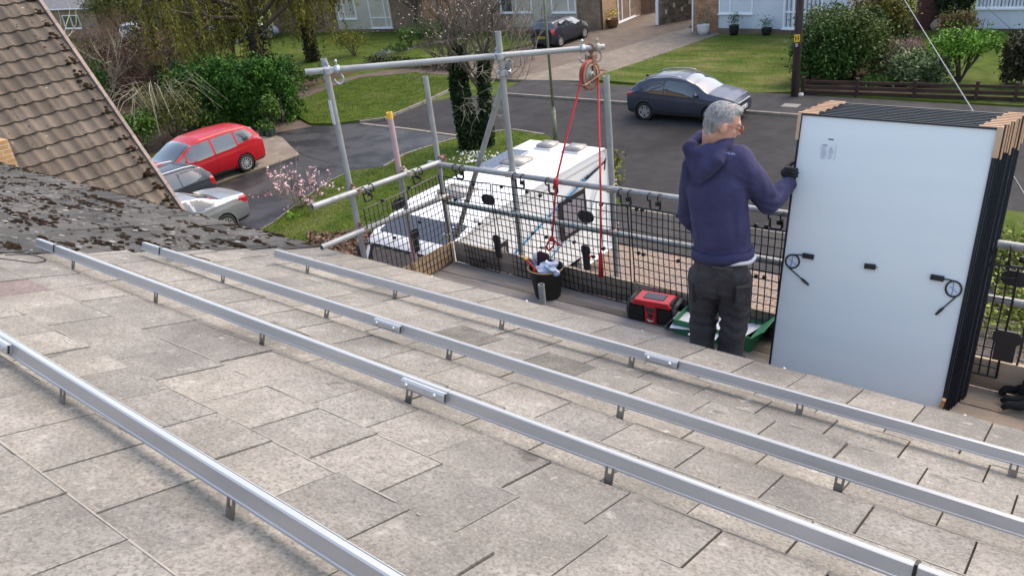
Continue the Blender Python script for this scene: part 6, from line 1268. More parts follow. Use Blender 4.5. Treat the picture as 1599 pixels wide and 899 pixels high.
sal = dict(L=4.55, W=1.79, wheels=(0.95, 3.66), wr=0.32, top=[(0, 0.9), (0.06, 1.0), (0.5, 1.07), (0.86, 1.1), (1.5, 1.36), (1.95, 1.43), (2.5, 1.43), (2.85, 1.35), (3.5, 0.99), (4.1, 0.9), (4.4, 0.78), (4.55, 0.5)], belt=[(0, 0.88), (0.6, 0.98), (2.0, 0.93), (3.4, 0.88), (4.1, 0.8), (4.55, 0.45)], ws=(2.76, 3.52), rw=(0.84, 1.52),
           win=[[(1.05, 1.03), (1.28, 1.19), (1.72, 1.33), (1.78, 1.31), (1.72, 0.97)], [(1.78, 0.965), (1.86, 1.33), (2.62, 1.32), (2.62, 0.94)], [(2.68, 0.935), (2.68, 1.3), (3.25, 0.98), (3.3, 0.92)]], headlight=[[(4.0, 0.8), (4.46, 0.68), (4.46, 0.56), (4.05, 0.64)]], tail_light=[[(0, 0.74), (0, 0.93), (0.3, 0.97), (0.36, 0.88), (0.14, 0.74)]], mirror=(3.12, 0.95), handles=[(1.62, 0.84), (2.6, 0.83)], gaps=[(1.7, -0.2), (2.66, 0.02), (3.4, 0.1)], spokes=12)
p = gp(362, 369); car('silver saloon car nearest to the houses on the dark drive', (p.x - 0.895 - 0.05, p.y + 0.95 - 4.55 / 2, 0.03), math.radians(-90), sal, paint('silver_metallic', (0.3, 0.315, 0.33), metal=0.6))
# dark hatchback on the drive across the road, tail towards us
hat = dict(L=3.95, W=1.7, wheels=(0.68, 3.2), wr=0.31, top=[(0, 0.92), (0.06, 1.08), (0.34, 1.4), (0.8, 1.48), (1.6, 1.5), (2.1, 1.46), (2.4, 1.38), (3.05, 1.03), (3.55, 0.93), (3.85, 0.8), (3.95, 0.5)], belt=[(0, 0.9), (0.6, 1.02), (1.6, 0.96), (3.0, 0.9), (3.95, 0.45)], ws=(2.3, 3.06), rw=(0.07, 0.4), win=[[(0.45, 1.14), (0.8, 1.34), (1.4, 1.38), (1.4, 1.0)], [(1.46, 0.99), (1.46, 1.38), (2.2, 1.35), (2.75, 1.06), (2.8, 0.93)]],
           headlight=[[(3.5, 0.82), (3.85, 0.7), (3.85, 0.6), (3.5, 0.66)]], tail_light=[[(0, 0.72), (0, 1.02), (0.26, 1.08), (0.24, 0.78)]], mirror=(2.7, 1.0), handles=[(1.7, 0.85)], gaps=[(1.42, -0.05), (2.8, 0.1)], spokes=5, rplatez=0.62)
a = gp(876, 74, 0.11); b = gp(926, 55, 0.11); hdg = math.atan2(b.y - a.y, b.x - a.x); d = (b - a).normalized(); side = Vector((-d.y, d.x, 0)); c = a + d * (3.95 / 2 - 0.68) + side * 0.8
car('dark grey hatchback with a red tail light on the drive across the road', (c.x, c.y, 0.115), hdg, hat, paint('dark_hatch_metallic', (0.04, 0.044, 0.06), metal=0.45))
c = gp(396, 66); car('pale blue silver car standing far off behind the trees, left of the lawn', (c.x - 0.6, c.y + 0.4, 0.02), math.radians(60), hat, paint('pale_blue_silver', (0.28, 0.33, 0.4), metal=0.3))
c = gp(345, 72); car('small pale blue car end showing behind the drooping tree', (c.x - 0.4, c.y + 1.2, 0.02), math.radians(75), hat, MATS['pale_blue_silver'])
c = gp(215, 62); car('white car half hidden behind the brown bushes at the far left', (c.x, c.y, 0.02), math.radians(140), est, paint('white_car_paint', (0.7, 0.72, 0.74), metal=0.0))
# ------------------------------------------------------------------ motorhome
mh = thing('motorhome', 'white motorhome parked nose in on the drive below the scaffold', 'motorhome', (-10.15, 11.5, 0.05))
MW = mat('white_gelcoat', (0.8, 0.8, 0.79), 0.3, coat=0.35, col2=(0.75, 0.75, 0.73), scale=0.8, col3=(0.6, 0.6, 0.56), scale3=1.3, lo3=0.62, hi3=0.9)
X0, X1 = -11.2, -9.13
prof = [(14.5, 0.46), (14.58, 0.6), (14.6, 2.6), (14.56, 2.8), (14.42, 2.9), (10.35, 2.9), (9.85, 2.8), (9.25, 2.63), (9.08, 2.52), (8.5, 1.5), (8.2, 1.36), (7.95, 1.1), (7.86, 0.7), (7.9, 0.46), (8.5, 0.42), (8.52, 0.75), (9.3, 0.75), (9.32, 0.42), (12.35, 0.42), (12.4, 0.72), (13.2, 0.72), (13.25, 0.44)]
def mh_body():
    n = len(prof); insets = [(X0 + 0.09, 0.955), (X0 + 0.03, 0.985), (X0, 1), (X1, 1), (X1 - 0.03, 0.985), (X1 - 0.09, 0.955)]; cy, cz = 11.2, 1.5; vs = []; fs = []
    insets = [(X0 + 0.07, 0.05), (X0 + 0.02, 0.02), (X0, 0.0)]; ins = insets + [(X1 - (x - X0), d) for x, d in insets[::-1]]
    def off(k, d):
        y, z = prof[k]; dy = 1 if y > 14.3 else (-1 if y < 10 and z > 0.5 else 0); dz = 1 if z > 2.3 else (0 if z > 0.5 else 0); return y - dy * d * (0.9 if dz else 1), z - dz * d
    for x, d in ins:
        for k in range(n): y, z = off(k, d); vs.append((x, y, z))
    for i in range(len(ins) - 1):
        for k in range(n): fs.append((i * n + k, i * n + (k + 1) % n, (i + 1) * n + (k + 1) % n, (i + 1) * n + k))
    fs.append(tuple(range(n))[::-1]); fs.append(tuple((len(ins) - 1) * n + k for k in range(n))); return MB().add(vs, fs)
smooth_angle(mh_body().build('body', MW, mh), 35)
def side_plate(pts, m, nm, th=0.008, par=mh, x=X1):
    q = MB(); q.plate((x + th / 2 + 0.001, 0, 0), (0, 1, 0), (0, 0, 1), pts, th); return q.build(nm, m, par)
wf = side_plate([(12.5, 1.42), (13.48, 1.42), (13.48, 2.3), (12.5, 2.3)], mat('window_rubber', (0.012, 0.012, 0.013), 0.4), 'side_window', 0.03)
side_plate([(12.58, 1.52), (13.38, 1.52), (13.38, 2.2), (12.58, 2.2)], mat('pale_reflecting_glass', (0.22, 0.2, 0.22), 0.08, coat=0.6), 'pane', 0.02, wf, X1 + 0.022)
wf2 = side_plate([(9.9, 1.5), (10.7, 1.5), (10.7, 2.2), (9.9, 2.2)], MATS['window_rubber'], 'side_window', 0.03); side_plate([(9.98, 1.58), (10.62, 1.58), (10.62, 2.12), (9.98, 2.12)], MATS['pale_reflecting_glass'], 'pane', 0.02, wf2, X1 + 0.022)
BLUE = mat('blue_stripe', (0.02, 0.22, 0.42), 0.35)
LB = mat('grey_blue_stripe', (0.3, 0.42, 0.5), 0.35)
side_plate([(10.0, 1.62), (12.6, 2.29), (14.1, 2.56), (14.1, 2.52), (12.6, 2.24), (10.0, 1.56)], BLUE, 'stripe', 0.003); side_plate([(10.8, 0.85), (12.6, 1.42), (12.6, 1.38), (10.8, 0.79)], BLUE, 'stripe', 0.003); side_plate([(13.5, 1.5), (14.05, 2.2), (14.15, 2.42), (14.1, 2.2), (13.55, 1.46)], LB, 'stripe', 0.003)
q = MB(); q.plate((X1 + 0.0035, 0, 0), (0, 1, 0), (0, 0, 1), [(13.55, 2.5), (14.3, 2.62), (14.44, 2.7), (14.36, 2.42), (14.31, 2.42), (14.34, 2.58), (13.6, 2.44)], 0.004); q.build('logo_swoosh', mat('black_logo', (0.015, 0.015, 0.02), 0.4), mh)
q = MB()
for k in range(6): q.box((X1 + 0.0035, 13.2 + 0.085 * k, 2.435 + 0.014 * k), (0.004, 0.05, 0.075))
q.build('lettering', mat('blue_lettering', (0.02, 0.07, 0.16), 0.4), mh)
VENT = mat('smoky_rooflight', (0.33, 0.3, 0.28), 0.3, col2=(0.25, 0.235, 0.22), scale=5, coat=0.4)
for x, y, sx, sy in ((-10.42, 12.88, 0.56, 0.56), (-10.45, 14.08, 0.42, 0.42), (-9.7, 14.08, 0.42, 0.42), (-10.42, 10.9, 0.7, 0.55)):
    q = MB(); q.box((x, y, 2.92), (sx + 0.06, sy + 0.06, 0.04), bev=0.012); fr_ = q.build('roof_vent', MW, mh); q = MB(); q.box((x, y, 2.965), (sx, sy, 0.075), bev=0.03); q.build('vent_dome', VENT, fr_, True)
q = MB(); q.box((-10.86, 12.95, 2.935), (0.5, 1.3, 0.03)); spn = q.build('roof_solar_panel', mat('pale_panel_frame', (0.5, 0.52, 0.52), 0.4, 0.4), mh)
q = MB()
for i in range(4):
    for j in range(9): q.box((-11.06 + 0.124 * i + 0.01, 12.38 + 0.1415 * j, 2.952), (0.112, 0.13, 0.004))
q.build('solar_cell', mat('blue_cells', (0.015, 0.025, 0.06), 0.15), spn)
q = MB(); q.box((-9.3, 12.6, 2.912), (0.05, 3.4, 0.03), bev=0.01); q.box((-9.22, 11.6, 2.86), (0.12, 3.2, 0.07), bev=0.02); q.build('awning_rail', MW, mh)
def nose_plate(p0, p1, xa, xb, m, nm, lift, th=0.01, par=mh):
    a = Vector((0, p0[0], p0[1])); b = Vector((0, p1[0], p1[1])); d = (b - a).normalized(); n_ = Vector((0, -d.z, d.y)); n_ = n_ if n_.z > 0 else -n_; q = MB(); c = (a + b) / 2 + n_ * (lift + th / 2) + Vector(((xa + xb) / 2, 0, 0)); q.obox(c, Vector((1, 0, 0)), d, n_, (xb - xa, (b - a).length, th)); return q.build(nm, m, par)
sk_ = nose_plate((9.83, 2.795), (9.27, 2.635), X0 + 0.14, X1 - 0.14, mat('tinted_rooflight', (0.02, 0.02, 0.026), 0.12, coat=0.6), 'panoramic_rooflight', 0.002)
ws_ = nose_plate((9.05, 2.47), (8.53, 1.555), X0 + 0.1, X1 - 0.1, mat('windscreen_rubber', (0.02, 0.02, 0.022), 0.3), 'windscreen', 0.002)
nose_plate((9.02, 2.42), (8.57, 1.63), X0 + 0.2, X1 - 0.2, mat('blind_behind_glass', (0.2, 0.175, 0.165), 0.1, coat=0.6, col2=(0.16, 0.145, 0.14), scale=2), 'thermal_blind', 0.012, 0.004, ws_)
nose_plate((8.48, 1.49), (8.22, 1.375), X0 + 0.08, X1 - 0.08, mat('grey_bonnet', (0.36, 0.33, 0.34), 0.4), 'bonnet', 0.002)
for sg, x in ((-1, X0 - 0.12), (1, X1 + 0.12)):
    q = MB(); q.box((x, 8.95, 2.26), (0.13, 0.18, 0.36), Matrix.Rotation(0.25, 3, 'X'), bev=0.04); q.tube((x, 8.98, 2.42), (x - sg * 0.16, 9.05, 2.45), 0.03); q.build('mirror', TRIM, mh, True)
for y in (8.9, 12.8):
    for sg, x in ((-1, X0 + 0.06), (1, X1 - 0.06)):
        q = MB(); ax = (sg, 0, 0); q.lathe((x - sg * 0.2, y, 0.385), [(0.2, 0), (0.32, 0.0), (0.335, 0.04), (0.335, 0.18), (0.31, 0.21), (0.22, 0.21), (0.2, 0.17)], 28, ax); wo = q.build('wheel', TYRE, mh, True); q = MB(); q.lathe((x - sg * 0.2, y, 0.385), [(0.22, 0.19), (0.2, 0.2), (0.16, 0.16), (0.05, 0.18), (0.001, 0.18)], 24, ax); q.build('rim', RIMM, wo, True)
SEAM = mat('grey_seam', (0.3, 0.3, 0.3), 0.6)
for nm_, y0, y1, z0, z1 in (('locker_door', 11.5, 12.15, 0.62, 1.0), ('locker_door', 13.55, 14.15, 0.75, 1.15), ('habitation_door', 10.85, 11.45, 0.6, 2.45)):
    q = MB()
    for c_, s_ in ((((y0 + y1) / 2, z0), (y1 - y0, 0.012)), (((y0 + y1) / 2, z1), (y1 - y0, 0.012)), ((y0, (z0 + z1) / 2), (0.012, z1 - z0 + 0.012)), ((y1, (z0 + z1) / 2), (0.012, z1 - z0 + 0.012))): q.box((X1 + 0.002, c_[0], c_[1]), (0.008, s_[0], s_[1]))
    q.build(nm_, SEAM, mh)
q = MB(); q.box((X1 + 0.004, 14.25, 1.5), (0.012, 0.3, 0.22), bev=0.003); vg = q.build('fridge_vent', MW, mh); q = MB()
for k in range(5): q.box((X1 + 0.011, 14.25, 1.42 + 0.04 * k), (0.004, 0.25, 0.014))
q.build('louvre', SEAM, vg); q = MB(); q.box((X1 + 0.003, 11.6, 2.72), (0.02, 5.4, 0.02)); q.box((X1 + 0.003, 11.8, 0.5), (0.014, 1.0, 0.02)); q.build('trim_strip', SEAM, mh)
q = MB(); q.box((-10.165, 11.2, 0.52), (1.7, 6.2, 0.2)); q.build('chassis', TRIM, mh)
q = MB(); q.box((X1 + 0.004, 13.55, 0.62), (0.006, 0.16, 0.06)); q.build('red_reflector', LAMPR, mh)
for x in (X0 + 0.14, X1 - 0.14): q = MB(); q.box((x, 14.605, 0.95), (0.14, 0.02, 0.4), bev=0.008); q.build('tail_light', LAMPR, mh)
# ------------------------------------------------------------------ plants
def leafmat(name, c, c2, rough=0.6): return mat(name, c, rough, rnd=1.0, rcol=c2, spec=0.2)
GD = leafmat('leaf_dark_green', (0.012, 0.034, 0.008), (0.06, 0.13, 0.022)); GM = leafmat('leaf_mid_green', (0.024, 0.062, 0.011), (0.1, 0.19, 0.032)); GY = leafmat('leaf_yellow_green', (0.06, 0.075, 0.01), (0.2, 0.2, 0.025)); GB = leafmat('leaf_bright_green', (0.05, 0.14, 0.012), (0.17, 0.34, 0.035)); GBR = leafmat('leaf_bronze', (0.07, 0.06, 0.018), (0.26, 0.17, 0.07)); GIVY = leafmat('ivy_leaf', (0.006, 0.016, 0.006), (0.045, 0.085, 0.022)); GOL = leafmat('leaf_olive', (0.035, 0.045, 0.012), (0.13, 0.14, 0.035))
BARK = mat('bark', (0.05, 0.036, 0.027), 0.95, col2=(0.1, 0.075, 0.058), scale=8, stretch=(3, 3, 0.6), bump=0.8, bscale=20); TWIG = mat('grey_twig', (0.2, 0.165, 0.125), 0.9, rnd=0.35); TWIGP = mat('pale_twig', (0.34, 0.3, 0.22), 0.9, rnd=0.3); TWIGB = mat('red_brown_twig', (0.11, 0.062, 0.045), 0.9, rnd=0.45); TWIGD = mat('dark_stem', (0.07, 0.05, 0.035), 0.9, rnd=0.3)
PINKF = leafmat('magnolia_petal', (0.62, 0.3, 0.38), (0.8, 0.62, 0.66)); YELF = leafmat('daffodil_petal', (0.7, 0.45, 0.02), (0.85, 0.65, 0.05)); BROWNL = leafmat('fallen_leaf', (0.07, 0.04, 0.028), (0.26, 0.16, 0.11))
def branchy(mb, p, d, ln, r, depth, spread=0.6, kids_=3, tips=None, droop=0.0, n=5, up=0.12):
    pts = [Vector(p)]; q = Vector(p); d = Vector(d).normalized(); k = 4
    for i in range(k):
        d = (d + Vector((random.gauss(0, 1), random.gauss(0, 1), random.gauss(0, 1))) * 0.16 + Vector((0, 0, up - droop * (i / k)))).normalized(); q = q + d * ln / k; pts.append(q.copy())
    mb.path(pts, [r * (1 - 0.42 * i / k) for i in range(k + 1)], n, False)
    if depth <= 0:
        if tips is not None: tips += pts[2:]
        return
    for i in range(kids_):
        t = random.uniform(0.35, 1.0) if i else 1.0; j = min(k, max(1, int(t * k))); nd = (d + Vector((random.gauss(0, 1), random.gauss(0, 1), random.gauss(0, 0.7))) * spread).normalized()
        branchy(mb, pts[j], nd, ln * random.uniform(0.55, 0.8), r * 0.58, depth - 1, spread, kids_, tips, droop, max(3, n - 1), up)
def vp_h(base, v): return z_at(base, v) - base.z
def wpx(base, du):                         # metres that du pixels span at this distance
    c_ = RM.T @ (np.array([base.x, base.y, base.z]) - CAM); return du * c_[2] / FPX
def shrub(label, u, v, vtop, wid, m, leaf=0.06, k=70, per=60, cat='shrub', stems=True, squash=0.8, group=None, name='shrub', shell=0.5, low=-0.3, z0=0.1, lift=0.0, up=0.3, spread=None, twigm=None):
    b = gp(u, v, z0); h = max(0.3, vp_h(b, vtop)); w_ = wpx(b, wid) / 2; b = b + Vector((RM[0][2], RM[1][2], 0)).normalized() * w_ * squash * 0.8; h = max(0.3, z_at(b, vtop) - z0)
    o = thing(name, label, cat, b, group); c = (b.x, b.y, z0 + h * (0.52 + lift)); rad = (w_, w_ * squash, h * (0.5 - lift))
    p, t = clumps(c, rad, k, per, spread or min(w_, h) * 0.16, low, shell); leaves('foliage', p, leaf, m, o, rnd=t, up=up)
    if stems:
        q = MB()
        for i in range(9): a = random.uniform(0, 6.28); q.path([b + Vector((0, 0, -0.05)), b + Vector((math.cos(a) * w_ * 0.25, math.sin(a) * w_ * 0.25, h * 0.35)), b + Vector((math.cos(a) * w_ * 0.65, math.sin(a) * w_ * 0.65, h * random.uniform(0.6, 0.85)))], [0.035, 0.022, 0.008], 5)
        q.build('stem', twigm or TWIGD, o)
    return o
# dense hedge behind the red car
hb0, hb1 = gp(296, 203, 0), gp(432, 205, 0); hv_ = hb1 - hb0; hgt = vp_h(hb1, 96)
hg = thing('hedge', 'dense dark green hedge standing behind the red car', 'hedge', hb0.lerp(hb1, 0.5)); bk_ = Vector((RM[0][2], RM[1][2], 0)).normalized()
P_, T_ = [], []
for i in range(17):
    t = i / 16; c = hb0.lerp(hb1, t) + bk_ * 1.3; hh_ = hgt * (0.86 + 0.2 * mnoise.noise(Vector((t * 5, 1, 2))) + 0.06); p, tt = clumps((c.x, c.y, hh_ * 0.5), (0.75, 1.2, hh_ * 0.54), 52, 62, 0.15, -0.95, 0.62); P_.append(p); T_.append(tt)
leaves('foliage', np.concatenate(P_), 0.085, GD if False else leafmat('hedge_leaf', (0.01, 0.042, 0.006), (0.06, 0.17, 0.02)), hg, rnd=np.concatenate(T_)); q = MB()
for i in range(17): c = hb0.lerp(hb1, i / 16) + bk_ * 1.3; q.path([c, c + Vector((0.1, 0.1, hgt * 0.4)), c + Vector((random.uniform(-.3, .3), 0, hgt * 0.8))], [0.06, 0.04, 0.02], 5)
q.build('stem', TWIGD, hg)
shrub('yellow green bush with pale arching stems beside the pantile roof', 262, 228, 138, 120, GOL, 0.07, 90, 60, up=0.2)
shrub('leafy green bush right behind the red car roof', 318, 206, 168, 90, GM, 0.075, 60, 60)
shrub('bright laurel bush between the pantile verge and the red car', 222, 243, 176, 70, GM, 0.09, 60, 45)
shrub('dark ivy covered shrub beside the pantile verge', 150, 190, 92, 60, GD, 0.08, 60, 50)
slab('soil_bed', px((80, 190), (130, 120), (290, 150), (440, 120), (560, 112), (470, 140), (440, 165), (432, 204), (330, 214), (240, 240), (170, 260)), -0.05, 0.012, SOIL)
shrub('dark leafy tree mass behind the white car at the far left', 175, 62, -40, 120, GOL, 0.12, 110, 50, shell=0.3); shrub('dark strap leaved evergreen standing before the pale blue cars', 364, 96, 18, 50, leafmat('strap_leaf', (0.02, 0.03, 0.008), (0.12, 0.13, 0.025)), 0.12, 90, 45, shell=0.3)
shrub('deep green shrub below the drooping trees', 440, 150, 92, 60, GD, 0.09, 70, 45); shrub('dark thorny shrub between the brown thicket and the hedge', 268, 168, 88, 70, leafmat('dark_thorn_leaf', (0.015, 0.018, 0.008), (0.07, 0.06, 0.025)), 0.07, 90, 50, shell=0.3)
shrub('brown beech like bush above the brown thicket', 235, 108, 40, 110, leafmat('beech_leaf', (0.04, 0.025, 0.015), (0.15, 0.085, 0.045)), 0.08, 100, 50, shell=0.3)
# arching pale stems
q = MB(); b = gp(252, 232, 0.1) + bk_ * 1.0
for i in range(34): a = random.uniform(-2.6, 0.9); l_ = random.uniform(1.2, 3.0); q.path([b + Vector((random.uniform(-.4, .4), random.uniform(-.3, .3), 0.4)), b + Vector((math.cos(a) * l_ * 0.4, math.sin(a) * l_ * 0.4, 2.0 + random.uniform(0, 0.8))), b + Vector((math.cos(a) * l_ * 0.8, math.sin(a) * l_ * 0.8, 2.4 + random.uniform(-.3, .5))), b + Vector((math.cos(a) * l_ * 1.25, math.sin(a) * l_ * 1.25, 1.7 + random.uniform(-.7, .4)))], [0.009, 0.008, 0.006, 0.003], 5)
tag(q.build('arching_stems', TWIGP), 'tangle of pale bare stems arching over the yellow green bush', 'stems')
# brown bare thicket
bt = thing('bare_bush', 'reddish brown leafless thicket behind the pantile roof', 'bush', gp(190, 160, 0)); q = MB()
for i in range(80):
    b = gp(random.uniform(116, 285), random.uniform(105, 176), 0); branchy(q, b, (random.uniform(-.5, .5), random.uniform(-.3, .3), 1), random.uniform(1.4, 2.3), 0.035, 3, 0.75, 3, up=0.05)
q.build('twig', TWIGB, bt); p, t = [], []
for i in range(9): b = gp(120 + i * 18, 160, 0) + bk_ * 2; a_, c_ = clumps((b.x, b.y, 1.4), (1.7, 2.6, 1.7), 60, 44, 0.3, -0.9); p.append(a_); t.append(c_)
leaves('dead_leaf', np.concatenate(p), 0.075, leafmat('dead_leaf', (0.035, 0.018, 0.012), (0.12, 0.066, 0.045)), bt, rnd=np.concatenate(t), kind='stuff')
q = MB(); b = gp(175, 170, 0)
for i in range(5): branchy(q, b + Vector((random.uniform(-.5, .5), 0, 0.6)), (random.uniform(-.2, 1.0), random.uniform(0.2, 0.9), 0.9), 2.1, 0.028, 2, 0.5, 3)
tag(q.build('pale_branches', TWIGP), 'pale dead branches sticking out of the brown thicket', 'branches')
# ivy clad sapling stems close to the pantile verge
sp_ = thing('sapling', 'thin bare sapling with ivy rising over the pantile verge', 'tree', gp(108, 175, 0)); q = MB(); b = gp(110, 172, 0)
for dx in (-0.3, 0.4): branchy(q, b + Vector((dx, 0, 0)), (dx * 0.25, 0.05, 1), 4.6, 0.04, 2, 0.3, 2)
q.build('trunk', TWIGP, sp_); zz_ = np.linspace(0.2, 4.2, 500); p = np.stack([b.x + 0.15 + rng.normal(0, 0.22, 500), b.y + rng.normal(0, 0.22, 500), zz_], 1); leaves('ivy', p, 0.1, GIVY, sp_)
# drooping yellow green trees
def weeper(label, u, v, hgt_, rad, n_str, m, tr=0.2, wid_tr=0.24, yb=0.0):
    b = gp(u, v, 0.05); o = thing('weeping_tree', label, 'tree', b, 'drooping yellow green trees'); q = MB(); top = b + Vector((0.2, 0.1, hgt_ * 0.62)); q.path([b - Vector((0, 0, 0.1)), b + Vector((0.1, 0, hgt_ * 0.25)), b + Vector((0.0, 0.05, hgt_ * 0.45)), top], [wid_tr * 1.35, wid_tr, wid_tr * 0.9, wid_tr * 0.6], 12); tips = []
    for i in range(8): a = 6.283 * i / 8; branchy(q, top - Vector((0, 0, random.uniform(0, hgt_ * 0.25))), (math.cos(a), math.sin(a), 0.5), rad * 0.75, wid_tr * 0.4, 2, 0.45, 3, tips, 0.1)
    q.build('trunk', BARK, o, True); pts = []; tn = []; st_ = MB()
    for i in range(n_str):
        s0 = random.choice(tips) + Vector((random.gauss(0, .5), random.gauss(0, .5), random.gauss(0, .3))); l_ = random.uniform(0.8, hgt_ * 0.42); n_ = int(l_ / 0.085); dx, dy = random.gauss(0, 0.05), random.gauss(0, 0.05); t_ = random.random()
        lo_ = max(0.9, s0.z - l_)
        for k in range(n_):
            f = k / n_; z = s0.z - (s0.z - lo_) * f; 
            for _ in range(3): pts.append((s0.x + dx * f * l_ + random.gauss(0, .07), s0.y + dy * f * l_ + random.gauss(0, .07), z + random.gauss(0, .05))); tn.append(min(1, max(0, t_ * 0.8 + random.gauss(.1, .12))))
        if i % 2 == 0: st_.path([s0, s0 + Vector((dx * l_ * .5, dy * l_ * .5, -(s0.z - lo_) * .5)), Vector((s0.x + dx * l_, s0.y + dy * l_, lo_))], [0.012, 0.008, 0.004], 3, False)
    leaves('foliage', np.array(pts), 0.06, m, o, rnd=np.array(tn), asp=2.6, hang=True); st_.build('hanging_twig', TWIGD, o)
weeper('broad drooping tree, darkest of the three, right behind the hedge', 418, 150, 8.0, 3.8, 400, leafmat('weeping_leaf_a', (0.02, 0.026, 0.006), (0.19, 0.175, 0.022)), wid_tr=0.36)
weeper('drooping yellow green tree with a stout dark trunk in front of the cream house', 488, 96, 7.6, 3.6, 300, leafmat('weeping_leaf_b', (0.03, 0.035, 0.006), (0.23, 0.21, 0.024)), wid_tr=0.3)
weeper('drooping olive tree farthest left above the brown thicket', 300, 80, 6.0, 4.2, 330, leafmat('weeping_leaf_c', (0.02, 0.024, 0.006), (0.14, 0.13, 0.02)))
q = thing('tree', 'orange tinged tree standing before the brick house at the top', 'tree', gp(645, 52, 0)); b = gp(648, 52, 0.1); m_ = MB(); branchy(m_, b, (0, 0, 1), 2.5, 0.14, 2, 0.5, 4); m_.build('trunk', BARK, q); p, t = clumps((b.x, b.y, 3.6), (1.9, 1.9, 2.4), 90, 45, 0.3); leaves('foliage', p, 0.09, leafmat('amber_leaf', (0.12, 0.06, 0.01), (0.27, 0.18, 0.02)), q, rnd=t)
shrub('dark evergreen bush left of the far lawn', 262, 66, 26, 60, GD, 0.09, 60, 40); shrub('clipped dark green bush by the bare shrub', 672, 72, 36, 60, GD, 0.06, 60, 50); shrub('small dark bush nearest the bare shrub', 702, 62, 40, 34, GD, 0.06, 40, 40); shrub('round green bush left of the clipped dark bush', 640, 76, 44, 44, GM, 0.06, 50, 45)
shrub('yellow green upright shrub in front of the cream house', 550, 92, 44, 80, GY, 0.06, 60, 40, shell=0.2); shrub('silver leaved low plant by the rockery', 598, 92, 80, 34, leafmat('silver_leaf', (0.1, 0.12, 0.09), (0.26, 0.28, 0.22)), 0.05, 30, 30, stems=False); shrub('low dark green rockery plant', 620, 86, 70, 50, GD, 0.05, 40, 30, stems=False)
shrub('strap leaved clump under the drooping trees', 470, 140, 112, 80, GM, 0.09, 40, 30, stems=False, up=0.0); shrub('green climber covered end of the hedge', 426, 206, 150, 34, GM, 0.07, 50, 40)
q = MB()
for i in range(26): c = gp(590 + i * 5.2, 88 - i * 1.1 + random.uniform(-1, 1), 0.08); q.blob(c, (random.uniform(.12, .26), random.uniform(.1, .2), random.uniform(.08, .16)), 0.4, i, sub=1)
tag(q.build('stone_edging', mat('grey_stone', (0.17, 0.15, 0.13), 0.95, rnd=0.35)), 'row of rough stones edging the lawn before the far houses', 'edging')
for k_, (u, v, lab) in enumerate(((418, 152, 'dark ivy covering the trunk of the broad drooping tree'), (488, 97, 'dark ivy round the stout trunk before the cream house'))):
    b = gp(u, v, 0.05); n_ = 1500; zz_ = rng.uniform(0.05, 4.4 if k_ == 0 else 3.0, n_); a_ = rng.uniform(0, 6.283, n_); r_ = rng.uniform(0.35, 0.85, n_) * (0.95 if k_ == 0 else 0.55) * (1.15 - zz_ / 9); leaves('ivy', np.stack([b.x + 0.08 + np.cos(a_) * r_, b.y + np.sin(a_) * r_, zz_], 1), 0.11, leafmat('dark_ivy_leaf', (0.008, 0.011, 0.005), (0.05, 0.055, 0.018)), None, rnd=rng.random(n_)); tag(bpy.context.scene.collection.objects[-1], lab, 'ivy')  # dark olive is the trunk ivy's own leaf colour
shrub('tall yellow green crown against the far houses, left of the stout trunk', 380, 60, -60, 130, leafmat('deep_yellow_green', (0.022, 0.028, 0.006), (0.15, 0.145, 0.02)), 0.11, 150, 50, shell=0.3); shrub('olive green tree crown behind the far lawn', 250, 58, -50, 150, GOL, 0.12, 150, 50, shell=0.3); shrub('yellow green crown hanging over the top of the cream house', 556, 40, -60, 80, GY, 0.1, 60, 50, shell=0.3, lift=0.3, stems=False)
lh0, lh1 = gp(574, 101, 0.02), gp(716, 110, 0.02); o = thing('low_hedge', 'long low dark hedge behind the hoist arm, beyond the grass verge', 'hedge', lh0.lerp(lh1, .5)); n_ = 2600; t_ = rng.random(n_); c_ = np.array([tuple(lh0)]) * (1 - t_[:, None]) + np.array([tuple(lh1)]) * t_[:, None] + np.stack([rng.normal(0, .18, n_), rng.normal(0, .2, n_), rng.uniform(0.02, .5, n_)], 1); leaves('foliage', c_, 0.07, leafmat('dark_low_leaf', (0.006, 0.009, 0.004), (0.03, 0.035, 0.014)), o)
# ivy clad bare tree
ib = gp(741, 229, 0.1); iv = thing('ivy_tree', 'bare twin trunk tree clothed in dark ivy on the verge', 'tree', ib); q = MB(); pts_i = []; rr_ = []
def trunk_(p0, pts, r0, r1, dens):
    P = [p0 + Vector(k) for k in pts]; q.path([p0 - Vector((0, 0, .1))] + P, [r0 * 1.3] + [r0 + (r1 - r0) * i / (len(P) - 1) for i in range(len(P))], 10)
    for a, b in zip([p0] + P[:-1], P):
        n_ = int(dens * (b - a).length)
        for _ in range(n_):
            t = random.random(); c = a.lerp(b, t); an = random.uniform(0, 6.283); rad = (r0 + 0.05) * random.uniform(0.7, 1.4) * (1.25 - 0.35 * (c.z - ib.z) / 3.4) ; pts_i.append((c.x + math.cos(an) * rad, c.y + math.sin(an) * rad, max(0.12, c.z + random.gauss(0, .08)))); rr_.append(min(1, max(0, random.gauss(0.3, 0.25))))
    return P
ax_i = Vector((RM[0][0], RM[1][0], 0)).normalized()
A = trunk_(ib - ax_i * 0.12, [ax_i * -0.1 + Vector((0, 0, 1.2)), ax_i * -0.14 + Vector((0, 0, 2.4)), ax_i * -0.05 + Vector((0, 0, 3.5))], 0.2, 0.13, 1500); B = trunk_(ib + ax_i * 0.42, [ax_i * 0.12 + Vector((0, 0, 1.1)), ax_i * 0.2 + Vector((0, 0, 2.3)), ax_i * 0.28 + Vector((0, 0, 3.2))], 0.13, 0.08, 800)
